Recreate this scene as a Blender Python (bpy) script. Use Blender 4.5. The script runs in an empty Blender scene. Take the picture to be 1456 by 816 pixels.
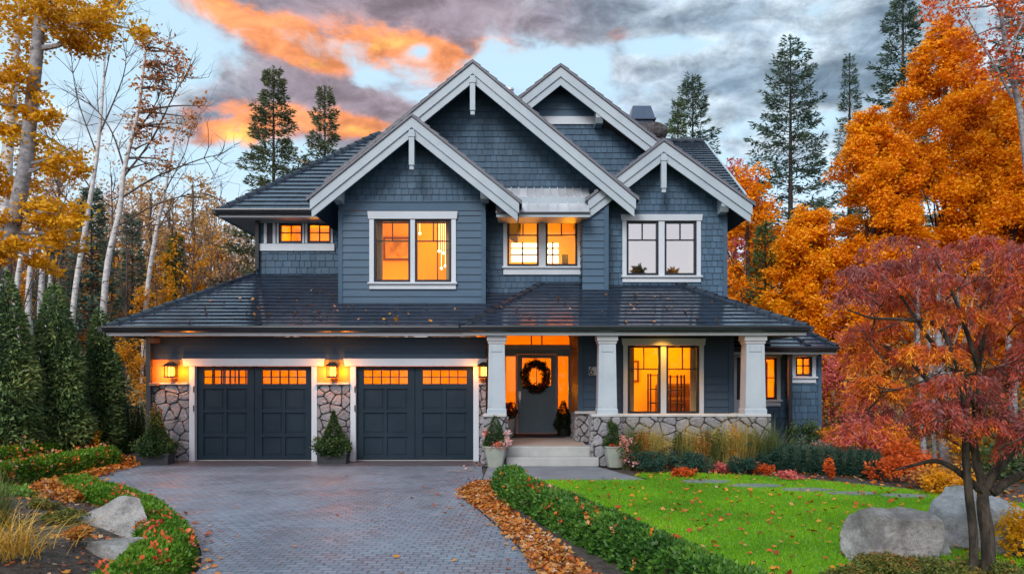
import bpy, math, random
import numpy as np
from mathutils import Vector
R = math.radians
scene = bpy.context.scene
COL = scene.collection

# ------------------------------------------------------------------ camera, world, sun, exposure
F = 1132.0          # focal length in photo pixels (1456 wide)
HOR = 535.0         # photo row of the horizon
EYE = 1.91          # eye height above the driveway
cam = bpy.data.cameras.new("camera")
cam.sensor_width = 36.0
cam.lens = F / 1456.0 * 36.0
cam.shift_y = (HOR - 408.0) / 1456.0
cam.clip_start = 0.1
cam.clip_end = 3000
camo = bpy.data.objects.new("camera", cam)
COL.objects.link(camo)
camo.location = (0, 0, EYE)
camo.rotation_euler = (R(90), 0, 0)
scene.camera = camo

scene.view_settings.view_transform = 'Standard'
scene.view_settings.look = 'None'
scene.view_settings.gamma = 1
scene.view_settings.use_curve_mapping = False
scene.view_settings.exposure = 0.95
scene.cycles.use_denoising = True
scene.cycles.max_bounces = 6
scene.cycles.diffuse_bounces = 3
scene.cycles.glossy_bounces = 3
scene.cycles.transmission_bounces = 4
scene.cycles.transparent_max_bounces = 8
scene.cycles.sample_clamp_indirect = 4
scene.cycles.caustics_reflective = False
scene.cycles.caustics_refractive = False

SUN_EL, SUN_AZ = 38.0, 200.0     # soft light from behind the viewer's left shoulder
sun = bpy.data.lights.new("sun", 'SUN')
sun.energy = 1.2
sun.angle = R(24)
sun.color = (1.0, 0.97, 0.93)
suno = bpy.data.objects.new("sun", sun)
COL.objects.link(suno)
_az, _el = R(SUN_AZ), R(SUN_EL)
_sd = Vector((math.sin(_az) * math.cos(_el), math.cos(_az) * math.cos(_el), math.sin(_el)))
suno.rotation_euler = _sd.to_track_quat('Z', 'Y').to_euler()
suno.location = (-10, -20, 30)

world = bpy.data.worlds.new("World")
scene.world = world
world.use_nodes = True
WN, WL = world.node_tree.nodes, world.node_tree.links
WN.clear()
WSTR = 0.1

class NB:
    """tiny expression builder for shader node trees"""
    def __init__(s, tree):
        s.t = tree
    def n(s, typ, **kw):
        nd = s.t.nodes.new(typ)
        for k, v in kw.items():
            setattr(nd, k, v)
        return nd
    def put(s, sock, v):
        if isinstance(v, bpy.types.NodeSocket):
            s.t.links.new(v, sock)
        else:
            sock.default_value = v
    def m(s, op, a, b=None, c=None, clamp=False):
        nd = s.n('ShaderNodeMath', operation=op, use_clamp=clamp)
        s.put(nd.inputs[0], a)
        if b is not None: s.put(nd.inputs[1], b)
        if c is not None: s.put(nd.inputs[2], c)
        return nd.outputs[0]
    def noise(s, vec, scale, detail=4, rough=.5, dist=0.0):
        nd = s.n('ShaderNodeTexNoise')
        if vec is not None: s.t.links.new(vec, nd.inputs['Vector'])
        nd.inputs['Scale'].default_value = scale
        nd.inputs['Detail'].default_value = detail
        nd.inputs['Roughness'].default_value = rough
        nd.inputs['Distortion'].default_value = dist
        return nd.outputs['Fac']
    def ss(s, v, lo, hi, a=0.0, b=1.0):
        nd = s.n('ShaderNodeMapRange', interpolation_type='SMOOTHSTEP')
        s.put(nd.inputs['Value'], v)
        nd.inputs['From Min'].default_value = lo
        nd.inputs['From Max'].default_value = hi
        nd.inputs['To Min'].default_value = a
        nd.inputs['To Max'].default_value = b
        return nd.outputs[0]
    def mix(s, f, a, b, blend='MIX'):
        nd = s.n('ShaderNodeMix', data_type='RGBA', blend_type=blend)
        s.put(nd.inputs[0], f)
        for i, v in ((6, a), (7, b)):
            if isinstance(v, tuple): v = v if len(v) == 4 else (*v, 1)
            s.put(nd.inputs[i], v)
        return nd.outputs[2]
    def xyz(s, x, y, z):
        nd = s.n('ShaderNodeCombineXYZ')
        for i, v in enumerate((x, y, z)): s.put(nd.inputs[i], v)
        return nd.outputs[0]

def build_sky():
    b = NB(world.node_tree)
    sky = b.n('ShaderNodeTexSky', sky_type='NISHITA')
    sky.sun_disc = False
    sky.sun_elevation = R(SUN_EL)
    sky.sun_rotation = R(SUN_AZ)
    sky.altitude = 100
    sky.air_density = 1.0
    sky.dust_density = 1.0
    co = b.n('ShaderNodeTexCoord').outputs['Generated']
    sp = b.n('ShaderNodeSeparateXYZ')
    WL.new(co, sp.inputs[0])
    x, y, z = sp.outputs
    deg = 180 / math.pi
    az = b.m('MULTIPLY', b.m('ARCTAN2', x, y), deg)
    el = b.m('MULTIPLY', b.m('ARCSINE', z), deg)
    # cloud texture space: flattened towards the horizon
    v = b.xyz(b.m('MULTIPLY', az, .15), b.m('MULTIPLY', el, .24), 0.0)
    n1 = b.noise(v, 1.0, 9, .58, .35)
    v2 = b.xyz(b.m('ADD', b.m('MULTIPLY', az, .1), 7.3), b.m('MULTIPLY', el, .19), 3.0)
    n2 = b.noise(v2, 2.4, 9, .6, .3)
    v3 = b.xyz(b.m('MULTIPLY', az, .15), b.m('ADD', b.m('MULTIPLY', el, .24), .2), 0.0)
    n1b = b.noise(v3, 1.0, 6, .58, .35)       # same clouds sampled a little higher: lit undersides
    def blob(A, E, sa, se, w=1.0, sk=0.0):
        da = b.m('SUBTRACT', az, A)
        de = b.m('SUBTRACT', el, E)
        if sk: de = b.m('SUBTRACT', de, b.m('MULTIPLY', da, sk))
        p = b.m('MULTIPLY', da, 1 / sa); q = b.m('MULTIPLY', de, 1 / se)
        s_ = b.m('ADD', b.m('MULTIPLY', p, p), b.m('MULTIPLY', q, q))
        e = b.m('POWER', 2.71828, b.m('MULTIPLY', s_, -1.0))
        return b.m('MULTIPLY', e, w) if w != 1.0 else e
    def add(l):
        r = l[0]
        for q in l[1:]: r = b.m('ADD', r, q)
        return r
    def pb(px, py, w, h, wt=1.0, sk=0.0):       # a bank of cloud: centre and half size, turned into azimuth and elevation
        a = math.degrees(math.atan((px - 728) / F)); e = math.degrees(math.atan((HOR - py) / math.hypot(F, px - 728)))
        return blob(a, e, w / 19.8, h / 19.8, wt, sk)
    clouds = add([
        pb(480, 5, 190, 62, 1.0, .16), pb(660, 30, 150, 62, 1.0), pb(860, 15, 130, 40, .8),
        pb(440, 130, 130, 42, 1.0, -.05), pb(330, 165, 80, 40, .9), pb(500, 175, 90, 40, .8),
        pb(265, 170, 60, 34, .75), pb(190, 255, 130, 34, .35), pb(90, 150, 110, 40, .5), pb(300, 5, 60, 22, .6), pb(590, 160, 60, 30, .3),
        pb(900, 105, 80, 26, .85), pb(1010, 30, 150, 50, .85), pb(1060, 120, 120, 30, .8), pb(950, 165, 130, 26, .8), pb(1230, 80, 140, 80, 1.0), pb(1080, 215, 150, 30, .95), pb(1400, 60, 120, 120, .6),
        blob(60, 48, 40, 12, .35), blob(100, 20, 60, 12, .5), blob(-110, 25, 60, 12, .5)])
    clear = add([blob(-5, 46, 45, 13, 1.1), pb(235, 75, 70, 42, .9), pb(525, 112, 34, 14, .4), pb(815, 98, 70, 22, .7), pb(1150, 85, 55, 22, .8), pb(950, 62, 70, 16, .8), pb(1000, 145, 60, 10, .6), pb(1180, 170, 60, 16, .5), pb(598, 72, 18, 14, .6)])
    dens = b.m('SUBTRACT', b.m('ADD', clouds, b.m('MULTIPLY', b.m('SUBTRACT', n1, .5), 2.7)), b.m('ADD', clear, .39))
    cov = b.ss(dens, -.12, .42)
    thick = b.ss(dens, .1, .95)
    # orange: undersides and rims near the sunset
    og = add([pb(250, 205, 110, 18, .4), pb(290, 6, 50, 15, .9), pb(350, 30, 55, 18, 1.0), pb(410, 58, 50, 20, 1.05), pb(470, 86, 55, 20, 1.1), pb(545, 62, 60, 26, 1.0), pb(610, 92, 45, 24, 1.0), pb(670, 96, 75, 24, 1.05), pb(700, 62, 26, 9, .7), pb(735, 82, 26, 12, .6),
              pb(800, 4, 30, 12, .6), pb(880, 48, 24, 12, .55), pb(310, 165, 45, 24, 1.0), pb(345, 192, 55, 18, 1.0), pb(430, 165, 90, 22, .95), pb(500, 180, 70, 18, .9), pb(1110, 205, 60, 12, .4), pb(1150, 70, 20, 10, .4), pb(520, 40, 240, 55, .34)])
    under = b.m('MULTIPLY', b.m('SUBTRACT', n1b, n1), 2.2)
    ogn = b.m('MULTIPLY', og, b.m('ADD', b.m('MULTIPLY', b.m('SUBTRACT', n2, .5), 2.6), b.m('SUBTRACT', b.m('ADD', 1.0, under), b.m('MULTIPLY', thick, .25))))
    oamt = b.ss(ogn, .18, 1.12)
    hot = b.ss(b.m('ADD', add([blob(-19.2, 16.0, 1.5, .8, 1.0), pb(440, 92, 30, 12, .5), pb(560, 62, 40, 14, .6), pb(300, 4, 40, 8, .5), pb(500, 182, 40, 8, .45)]), b.m('MULTIPLY', b.m('SUBTRACT', n2, .5), 1.8)), .3, .95)
    grey = b.mix(thick, (.62, .73, .82), (.18, .255, .34))
    grey = b.mix(b.ss(n2, .42, .66), grey, (.33, .43, .53))
    warmgrey = b.mix(b.m('MULTIPLY', b.ss(add([blob(-8, 22, 15, 8, 1)]), .08, .8), .85), grey, (.275, .205, .24))
    rose = b.mix(b.ss(oamt, .0, .45), warmgrey, (.46, .27, .26))
    orange = b.mix(hot, (.82, .30, .13), (1.0, .56, .14))
    ccol = b.mix(b.ss(oamt, .25, .9), rose, orange)
    tex = b.m('ADD', b.m('MULTIPLY', b.ss(b.noise(v2, 3.1, 8, .62, .4), .3, .7), .62), .62)
    tx = b.n('ShaderNodeVectorMath', operation='SCALE'); WL.new(ccol, tx.inputs[0]); WL.new(tex, tx.inputs['Scale']); ccol = tx.outputs[0]
    # clear sky: Nishita under a thin pale veil, pinkish-white low down
    veil = b.mix(b.ss(el, 3, 15), (.72, .63, .66), (.49, .68, .78))
    veil = b.mix(b.ss(y, -.2, -.6), veil, (.84, .74, .77))
    sc = b.n('ShaderNodeVectorMath', operation='SCALE'); WL.new(veil, sc.inputs[0]); sc.inputs['Scale'].default_value = 1 / WSTR * .76
    base = b.mix(.72, sky.outputs[0], sc.outputs[0])
    sc2 = b.n('ShaderNodeVectorMath', operation='SCALE'); WL.new(ccol, sc2.inputs[0]); sc2.inputs['Scale'].default_value = 1 / WSTR * .72
    col = b.mix(cov, base, sc2.outputs[0])
    bg = b.n('ShaderNodeBackground'); bg.inputs['Strength'].default_value = WSTR
    WL.new(col, bg.inputs['Color'])
    out = b.n('ShaderNodeOutputWorld'); WL.new(bg.outputs[0], out.inputs[0])
build_sky()

# ------------------------------------------------------------------ helpers
def at(px, py, Y):
    """world point seen at a photo pixel, standing at distance Y"""
    return ((px - 728.0) / F * Y, Y, EYE + (HOR - py) / F * Y)
def gx(px, Y): return (px - 728.0) / F * Y
def gz(py, Y): return EYE + (HOR - py) / F * Y
def ground(px, py, z=0.0):
    Y = F * (EYE - z) / (py - HOR)
    return ((px - 728.0) / F * Y, Y, z)

def worigin(o):
    v = Vector((0, 0, 0))
    while o is not None:
        v += o.location; o = o.parent
    return v

def link(name, me, parent=None, mat=None):
    o = bpy.data.objects.new(name, me)
    COL.objects.link(o)
    if parent is not None:
        o.parent = parent
    if mat is not None and me is not None:
        for m_ in (mat if isinstance(mat, (list, tuple)) else [mat]): me.materials.append(m_)
    return o

def tag(o, label=None, cat=None, group=None, kind=None):
    if label: o['label'] = label
    if cat: o['category'] = cat
    if group: o['group'] = group
    if kind: o['kind'] = kind
    return o

def thing(name, loc, label, cat, group=None):
    o = bpy.data.objects.new(name, None)
    o.empty_display_size = .2
    COL.objects.link(o)
    o.location = loc
    return tag(o, label, cat, group)

class MB:
    """collects polygons; build() links them as ONE mesh object"""
    def __init__(s):
        s.v = []; s.f = []; s.t = []; s.m = []
    def poly(s, pts, tint=.5, mi=0):
        i = len(s.v)
        s.v += [tuple(p) for p in pts]
        s.f.append(tuple(range(i, i + len(pts)))); s.t.append(tint); s.m.append(mi)
    def box(s, x0, x1, y0, y1, z0, z1, tint=.5, mi=0):
        s.hexa([(x0, y0, z0), (x1, y0, z0), (x1, y1, z0), (x0, y1, z0), (x0, y0, z1), (x1, y0, z1), (x1, y1, z1), (x0, y1, z1)], tint, mi)
    def hexa(s, p, tint=.5, mi=0):
        i = len(s.v); s.v += [tuple(q) for q in p]
        for q in ((0, 3, 2, 1), (4, 5, 6, 7), (0, 1, 5, 4), (1, 2, 6, 5), (2, 3, 7, 6), (3, 0, 4, 7)):
            s.f.append(tuple(i + k for k in q)); s.t.append(tint); s.m.append(mi)
    def bbox(s, x0, x1, y0, y1, z0, z1, r=.008, tint=.5, mi=0):
        """box with chamfered edges on the two long rings (all 12 edges)"""
        r = min(r, (x1 - x0) * .45, (y1 - y0) * .45, (z1 - z0) * .45)
        def ring(z, d):
            a0, a1, b0, b1 = x0 + d, x1 - d, y0 + d, y1 - d
            return [(a0 + r, b0, z), (a1 - r, b0, z), (a1, b0 + r, z), (a1, b1 - r, z), (a1 - r, b1, z), (a0 + r, b1, z), (a0, b1 - r, z), (a0, b0 + r, z)]
        rings = [ring(z0, r * .8), ring(z0 + r, 0), ring(z1 - r, 0), ring(z1, r * .8)]
        s.loft(rings, True, tint, mi)
    def loft(s, rings, caps=True, tint=.5, mi=0, closed=True):
        i = len(s.v); n = len(rings[0])
        for r_ in rings: s.v += [tuple(p) for p in r_]
        for k in range(len(rings) - 1):
            for j in range(n if closed else n - 1):
                a = i + k * n + j; b_ = i + k * n + (j + 1) % n
                s.f.append((a, b_, b_ + n, a + n)); s.t.append(tint); s.m.append(mi)
        if caps:
            s.f.append(tuple(i + j for j in range(n - 1, -1, -1))); s.t.append(tint); s.m.append(mi)
            s.f.append(tuple(i + (len(rings) - 1) * n + j for j in range(n))); s.t.append(tint); s.m.append(mi)
    def lathe(s, c, prof, n=24, tint=.5, mi=0, square=0.0):
        rings = []
        for (r_, z) in prof:
            ring = []
            for k in range(n):
                a = 2 * math.pi * k / n
                rr = r_
                if square:
                    m_ = max(abs(math.cos(a)), abs(math.sin(a)))
                    rr = r_ * ((1 - square) + square / m_)
                ring.append((c[0] + rr * math.cos(a), c[1] + rr * math.sin(a), c[2] + z))
            rings.append(ring)
        s.loft(rings, True, tint, mi)
    def tube(s, pts, rad, n=6, caps=True, tint=.5, mi=0):
        rings = []
        pts = [Vector(p) for p in pts]
        ref = Vector((0.31, 0.2, .93))
        for k, p in enumerate(pts):
            d = (pts[min(k + 1, len(pts) - 1)] - pts[max(k - 1, 0)])
            if d.length < 1e-9: d = Vector((0, 0, 1))
            d.normalize()
            a = d.cross(ref)
            if a.length < 1e-3: a = d.cross(Vector((1, 0, 0)))
            a.normalize(); c = d.cross(a)
            r_ = rad[k] if hasattr(rad, '__len__') else rad
            rings.append([p + (a * math.cos(2 * math.pi * j / n) + c * math.sin(2 * math.pi * j / n)) * r_ for j in range(n)])
        s.loft(rings, caps, tint, mi)
    def prism_y(s, xz, y0, y1, tint=.5, mi=0):
        s.loft([[(x, y0, z) for x, z in xz], [(x, y1, z) for x, z in xz]], True, tint, mi)
    def prism_z(s, xy, z0, z1, tint=.5, mi=0):
        s.loft([[(x, y, z0) for x, y in xy], [(x, y, z1) for x, y in xy]], True, tint, mi)
    def build(s, name, mat, parent=None, smooth=False, fix=True):
        me = bpy.data.meshes.new(name)
        o_ = worigin(parent) if parent is not None else Vector((0, 0, 0))
        vs = [(x - o_.x, y - o_.y, z - o_.z) for x, y, z in s.v]
        me.from_pydata(vs, [], s.f)
        if len(set(s.m)) > 1: me.polygons.foreach_set('material_index', s.m)
        a = me.attributes.new('tint', 'FLOAT', 'FACE')
        a.data.foreach_set('value', s.t)
        if fix:
            import bmesh
            bm = bmesh.new(); bm.from_mesh(me)
            bmesh.ops.recalc_face_normals(bm, faces=bm.faces)
            bm.to_mesh(me); bm.free()
        if smooth:
            me.polygons.foreach_set('use_smooth', [True] * len(me.polygons))
        me.update()
        return link(name, me, parent, mat)

# planar frames: (u, v, d) -> world, d is the outward normal
class Frame:
    def __init__(s, o, u, v):
        s.o = Vector(o); s.u = Vector(u).normalized(); s.v = Vector(v).normalized()
        s.n = s.u.cross(s.v).normalized()
    def p(s, u, v, d=0.0):
        return s.o + s.u * u + s.v * v + s.n * d
    def inv(s, q):
        w = Vector(q) - s.o
        return (w.dot(s.u), w.dot(s.v))
def front(Y): return Frame((0, Y, 0), (1, 0, 0), (0, 0, 1))       # faces -Y (the viewer)

def clip_half(poly, a, b, c):
    """keep a*u+b*v<=c"""
    out = []
    n = len(poly)
    for i in range(n):
        p, q = poly[i], poly[(i + 1) % n]
        dp = a * p[0] + b * p[1] - c; dq = a * q[0] + b * q[1] - c
        if dp <= 0: out.append(p)
        if (dp < 0 < dq) or (dq < 0 < dp):
            t = dp / (dp - dq)
            out.append((p[0] + (q[0] - p[0]) * t, p[1] + (q[1] - p[1]) * t))
    return out
def clip_convex(poly, conv):
    ar = sum(conv[i][0] * conv[(i + 1) % len(conv)][1] - conv[(i + 1) % len(conv)][0] * conv[i][1] for i in range(len(conv)))
    sg = 1 if ar > 0 else -1
    for i in range(len(conv)):
        (x0, y0), (x1, y1) = conv[i], conv[(i + 1) % len(conv)]
        a, b_ = (y1 - y0) * sg, -(x1 - x0) * sg
        poly = clip_half(poly, a, b_, a * x0 + b_ * y0)
        if len(poly) < 3: return []
    return poly
def sub_holes(r, holes):
    rs = [r]
    for h in holes:
        nr = []
        for (a, b_, c, d) in rs:
            if h[1] <= a or h[0] >= b_ or h[3] <= c or h[2] >= d:
                nr.append((a, b_, c, d)); continue
            if h[0] > a: nr.append((a, h[0], c, d))
            if h[1] < b_: nr.append((h[1], b_, c, d))
            m0, m1 = max(a, h[0]), min(b_, h[1])
            if h[2] > c: nr.append((m0, m1, c, h[2]))
            if h[3] < d: nr.append((m0, m1, h[3], d))
        rs = nr
    return rs

def cladding(mb, fr, conv, holes=(), exp=.17, kind='lap', t=.02, seed=0, wmin=.12, wmax=.26, v0=None, back=True, jit=.004, gap=.017):
    """overlapping courses (lap siding, shingles, roof slates) on a convex outline with rectangular holes"""
    rng = random.Random(seed)
    us = [p[0] for p in conv]; vs = [p[1] for p in conv]
    U0, U1, V0, V1 = min(us), max(us), min(vs), max(vs)
    if back:
        for r in sub_holes((U0, U1, V0, V1), holes):
            pl = clip_convex([(r[0], r[2]), (r[1], r[2]), (r[1], r[3]), (r[0], r[3])], conv)
            if len(pl) > 2: mb.poly([fr.p(u, v, 0) for u, v in pl], .15)
    v = V0 if v0 is None else v0
    while v < V1 - 1e-4:
        va, vb = v, v + exp
        cells = []
        if kind == 'lap':
            cells = [(U0, U1, rng.uniform(.4, .6), 0, 0)]
        else:
            u = U0 - rng.uniform(0, wmax)
            while u < U1:
                w = rng.uniform(wmin, wmax)
                cells.append((u + gap * .5, u + w - gap * .5, rng.random(), rng.uniform(-jit, jit), rng.uniform(0, .004)))
                u += w
        for (a, b_, tint, dj, dd) in cells:
            for r in sub_holes((a, b_, va + dj, vb), holes):
                pl = clip_convex([(r[0], r[2]), (r[1], r[2]), (r[1], r[3]), (r[0], r[3])], conv)
                if len(pl) < 3: continue
                dep = lambda vv: .003 + dd + t * (1 - (vv - va) / exp)
                mb.poly([fr.p(q[0], q[1], dep(q[1])) for q in pl], tint)
                for i in range(len(pl)):
                    p, q = pl[i], pl[(i + 1) % len(pl)]
                    if abs(p[1] - q[1]) < 1e-6 and p[1] - va < exp * .5:
                        mb.poly([fr.p(p[0], p[1], dep(p[1])), fr.p(p[0], p[1], 0), fr.p(q[0], q[1], 0), fr.p(q[0], q[1], dep(q[1]))], tint * .8)
                    elif kind != 'lap' and abs(p[0] - q[0]) < 1e-6:
                        mb.poly([fr.p(p[0], p[1], dep(p[1])), fr.p(p[0], p[1], 0), fr.p(q[0], q[1], 0), fr.p(q[0], q[1], dep(q[1]))], tint * .8)
        v += exp

def stones(mb, fr, u0, u1, v0, v1, cell=.26, seed=0, gap=.009, h=.05):
    """rubble stone facing: irregular Voronoi stones standing proud of the mortar"""
    rng = random.Random(seed)
    nu, nv = max(1, round((u1 - u0) / cell)), max(1, round((v1 - v0) / (cell * .56)))
    pts = []
    for j in range(-1, nv + 1):
        for i in range(-1, nu + 1):
            if rng.random() < .16: continue
            pts.append((u0 + (i + .5 + rng.uniform(-.36, .36) + (.5 if j % 2 else 0)) * (u1 - u0) / nu, v0 + (j + .5 + rng.uniform(-.36, .36)) * (v1 - v0) / nv))
    mb.poly([fr.p(u0, v0, 0), fr.p(u1, v0, 0), fr.p(u1, v1, 0), fr.p(u0, v1, 0)], .5, 1)
    for i, p in enumerate(pts):
        pl = [(u0, v0), (u1, v0), (u1, v1), (u0, v1)]
        for k, q in enumerate(pts):
            if k == i: continue
            a, b_ = q[0] - p[0], q[1] - p[1]
            L = math.hypot(a, b_)
            if L > cell * 3.2: continue
            a /= L; b_ /= L
            pl = clip_half(pl, a, b_, a * (p[0] + q[0]) / 2 + b_ * (p[1] + q[1]) / 2 - gap)
            if len(pl) < 3: break
        if len(pl) < 3: continue
        cx = sum(x for x, _ in pl) / len(pl); cy = sum(y for _, y in pl) / len(pl)
        # round the corners off by subdividing each edge
        pp = []
        for k in range(len(pl)):
            a, b_ = pl[k], pl[(k + 1) % len(pl)]
            for t_ in (.18, .5, .82): pp.append((a[0] + (b_[0] - a[0]) * t_, a[1] + (b_[1] - a[1]) * t_))
        tint = rng.random(); hh = h * rng.uniform(.6, 1.3); n = len(pp)
        tu, tv = rng.uniform(-.16, .16), rng.uniform(-.16, .16)
        i0 = len(mb.v)
        for (sc_, d) in ((1, 0), (.985, hh * .62), (.92, hh * .93), (.6, hh * 1.04)):
            for (x, y) in pp:
                X, Y_ = cx + (x - cx) * sc_, cy + (y - cy) * sc_
                mb.v.append(tuple(fr.p(X, Y_, d + (d > 0) * ((X - cx) * tu + (Y_ - cy) * tv + rng.uniform(-.009, .009)))))
        mb.v.append(tuple(fr.p(cx, cy, hh * 1.06)))
        for r_ in range(3):
            for k in range(n):
                a, b_ = i0 + r_ * n + k, i0 + r_ * n + (k + 1) % n
                mb.f.append((a, b_, b_ + n, a + n)); mb.t.append(tint); mb.m.append(0)
        for k in range(n):
            mb.f.append((i0 + 3 * n + k, i0 + 3 * n + (k + 1) % n, len(mb.v) - 1)); mb.t.append(tint); mb.m.append(0)

# ---- foliage (numpy)
def norm(a): return a / np.maximum(np.linalg.norm(a, axis=1, keepdims=True), 1e-9)
def quads_obj(name, V, tint, mat, parent=None, nper=4, smooth=False):
    n = len(V) // nper
    me = bpy.data.meshes.new(name)
    o_ = worigin(parent) if parent is not None else Vector((0, 0, 0))
    V = np.asarray(V, np.float32) - np.array((o_.x, o_.y, o_.z), np.float32)
    me.vertices.add(len(V)); me.vertices.foreach_set('co', V.ravel())
    me.loops.add(n * nper); me.loops.foreach_set('vertex_index', np.arange(n * nper, dtype=np.int32))
    me.polygons.add(n); me.polygons.foreach_set('loop_start', np.arange(0, n * nper, nper, dtype=np.int32))
    a = me.attributes.new('tint', 'FLOAT', 'FACE'); a.data.foreach_set('value', np.asarray(tint, np.float32))
    me.update(calc_edges=True)
    return link(name, me, parent, mat)
def leaf_quads(P, L, asp=.5, T=None, Nn=None, rng=None, lift=0.0):
    """rhombic leaves: P base points, L lengths, T directions"""
    n = len(P); rng = rng or np.random.default_rng(0)
    if T is None: T = rng.normal(size=(n, 3))
    T = norm(T)
    if Nn is None: Nn = rng.normal(size=(n, 3))
    S = norm(np.cross(Nn, T))
    U = norm(np.cross(T, S))
    L = np.broadcast_to(np.asarray(L, float), (n,))[:, None]
    mid = P + T * L * .45
    V = np.empty((n, 4, 3))
    V[:, 0] = P; V[:, 1] = mid + S * L * asp * .5 + U * L * lift; V[:, 2] = P + T * L; V[:, 3] = mid - S * L * asp * .5 + U * L * lift
    return V.reshape(-1, 3)
def star_leaves(P, L, rng, flat=.25):
    """lobed fallen leaves lying roughly flat (10-gon)"""
    n = len(P); a0 = rng.uniform(0, 6.283, n)
    Nn = norm(np.stack([rng.normal(0, flat, n), rng.normal(0, flat, n), np.ones(n)], 1))
    A = norm(np.cross(Nn, np.tile([[.3, .9, .1]], (n, 1)))); B = np.cross(Nn, A)
    V = np.empty((n, 10, 3))
    for k in range(10):
        r_ = np.where(k % 2 == 0, rng.uniform(.75, 1.1, n), rng.uniform(.5, .85, n)) * L * .5 * rng.uniform(.75, 1.15, n)
        an = a0 + k * .6283
        V[:, k] = P + A * (np.cos(an) * r_)[:, None] + B * (np.sin(an) * r_)[:, None] + Nn * (r_ * rng.uniform(0, .35, n))[:, None]
    return V.reshape(-1, 3)
def inpoly(P, poly):
    x, y = P[:, 0], P[:, 1]; r_ = np.zeros(len(P), bool); n = len(poly)
    for i in range(n):
        (x0, y0), (x1, y1) = poly[i], poly[(i + 1) % n]
        if y0 == y1: continue
        c = ((y0 > y) != (y1 > y)) & (x < (x1 - x0) * (y - y0) / (y1 - y0) + x0)
        r_ ^= c
    return r_
def scatter_poly(poly, n, rng):
    xs = [p[0] for p in poly]; ys = [p[1] for p in poly]
    out = np.zeros((0, 2))
    while len(out) < n:
        q = np.stack([rng.uniform(min(xs), max(xs), n * 2), rng.uniform(min(ys), max(ys), n * 2)], 1)
        out = np.concatenate([out, q[inpoly(q, poly)]])
    return out[:n]
# ------------------------------------------------------------------ materials
def newmat(name):
    m_ = bpy.data.materials.new(name); m_.use_nodes = True
    m_.node_tree.nodes.clear()
    b = NB(m_.node_tree)
    pr = b.n('ShaderNodeBsdfPrincipled'); out = b.n('ShaderNodeOutputMaterial')
    m_.node_tree.links.new(pr.outputs[0], out.inputs[0])
    return m_, b, pr, out
def attr(b, name='tint'):
    return b.n('ShaderNodeAttribute', attribute_name=name).outputs['Fac']
def objco(b): return b.n('ShaderNodeTexCoord').outputs['Object']
def bump(b, pr, h, strength=.3, dist=.01):
    bp = b.n('ShaderNodeBump'); bp.inputs['Strength'].default_value = strength; bp.inputs['Distance'].default_value = dist
    b.t.links.new(h, bp.inputs['Height']); b.t.links.new(bp.outputs[0], pr.inputs['Normal'])
def surf(name, c1, c2, rough=.6, scale=3, tintamt=.0, bumps=None, metal=0.0, spec=.5, rough2=None, stretch=None, dirt=None):
    m_, b, pr, out = newmat(name)
    co = objco(b)
    if stretch:
        mp = b.n('ShaderNodeMapping'); mp.inputs['Scale'].default_value = stretch; b.t.links.new(co, mp.inputs[0]); cs = mp.outputs[0]
    else: cs = co
    nz = b.noise(cs, scale, 6, .62)
    col = b.mix(b.ss(nz, .3, .7), c1, c2)
    if tintamt:
        k = b.m('ADD', b.m('MULTIPLY', attr(b), 2 * tintamt), 1 - tintamt)
        g = b.n('ShaderNodeVectorMath', operation='SCALE'); b.t.links.new(col, g.inputs[0]); b.t.links.new(k, g.inputs['Scale']); col = g.outputs[0]
    if dirt:
        col = b.mix(b.m('MULTIPLY', b.ss(b.noise(co, dirt[1], 7, .7), .5, .75), dirt[2]), col, dirt[0])
    b.t.links.new(col, pr.inputs['Base Color'])
    pr.inputs['Metallic'].default_value = metal
    pr.inputs['Specular IOR Level'].default_value = spec
    if rough2 is not None: b.t.links.new(b.ss(b.noise(co, scale * 2.3, 5, .6), .3, .7, rough, rough2), pr.inputs['Roughness'])
    else: pr.inputs['Roughness'].default_value = rough
    if bumps: bump(b, pr, b.noise(cs, bumps[0], 5, .6), bumps[1], bumps[2] if len(bumps) > 2 else .01)
    return m_
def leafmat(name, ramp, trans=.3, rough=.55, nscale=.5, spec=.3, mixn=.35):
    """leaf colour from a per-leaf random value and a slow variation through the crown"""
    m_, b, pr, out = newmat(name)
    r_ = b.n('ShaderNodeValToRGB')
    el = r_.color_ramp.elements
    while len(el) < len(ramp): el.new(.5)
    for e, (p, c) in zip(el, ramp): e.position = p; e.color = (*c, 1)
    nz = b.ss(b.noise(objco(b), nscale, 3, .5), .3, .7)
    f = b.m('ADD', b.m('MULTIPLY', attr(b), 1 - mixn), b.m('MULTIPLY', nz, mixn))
    b.t.links.new(f, r_.inputs[0])
    b.t.links.new(r_.outputs[0], pr.inputs['Base Color'])
    pr.inputs['Roughness'].default_value = rough; pr.inputs['Specular IOR Level'].default_value = spec
    tr = b.n('ShaderNodeBsdfTranslucent'); b.t.links.new(r_.outputs[0], tr.inputs[0])
    mx = b.n('ShaderNodeMixShader'); mx.inputs[0].default_value = trans
    b.t.links.new(pr.outputs[0], mx.inputs[1]); b.t.links.new(tr.outputs[0], mx.inputs[2]); b.t.links.new(mx.outputs[0], out.inputs[0])
    return m_
def emis(name, c, s):
    m_, b, pr, out = newmat(name)
    pr.inputs['Base Color'].default_value = (*c, 1)
    pr.inputs['Emission Color'].default_value = (*c, 1); pr.inputs['Emission Strength'].default_value = s
    return m_
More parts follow.
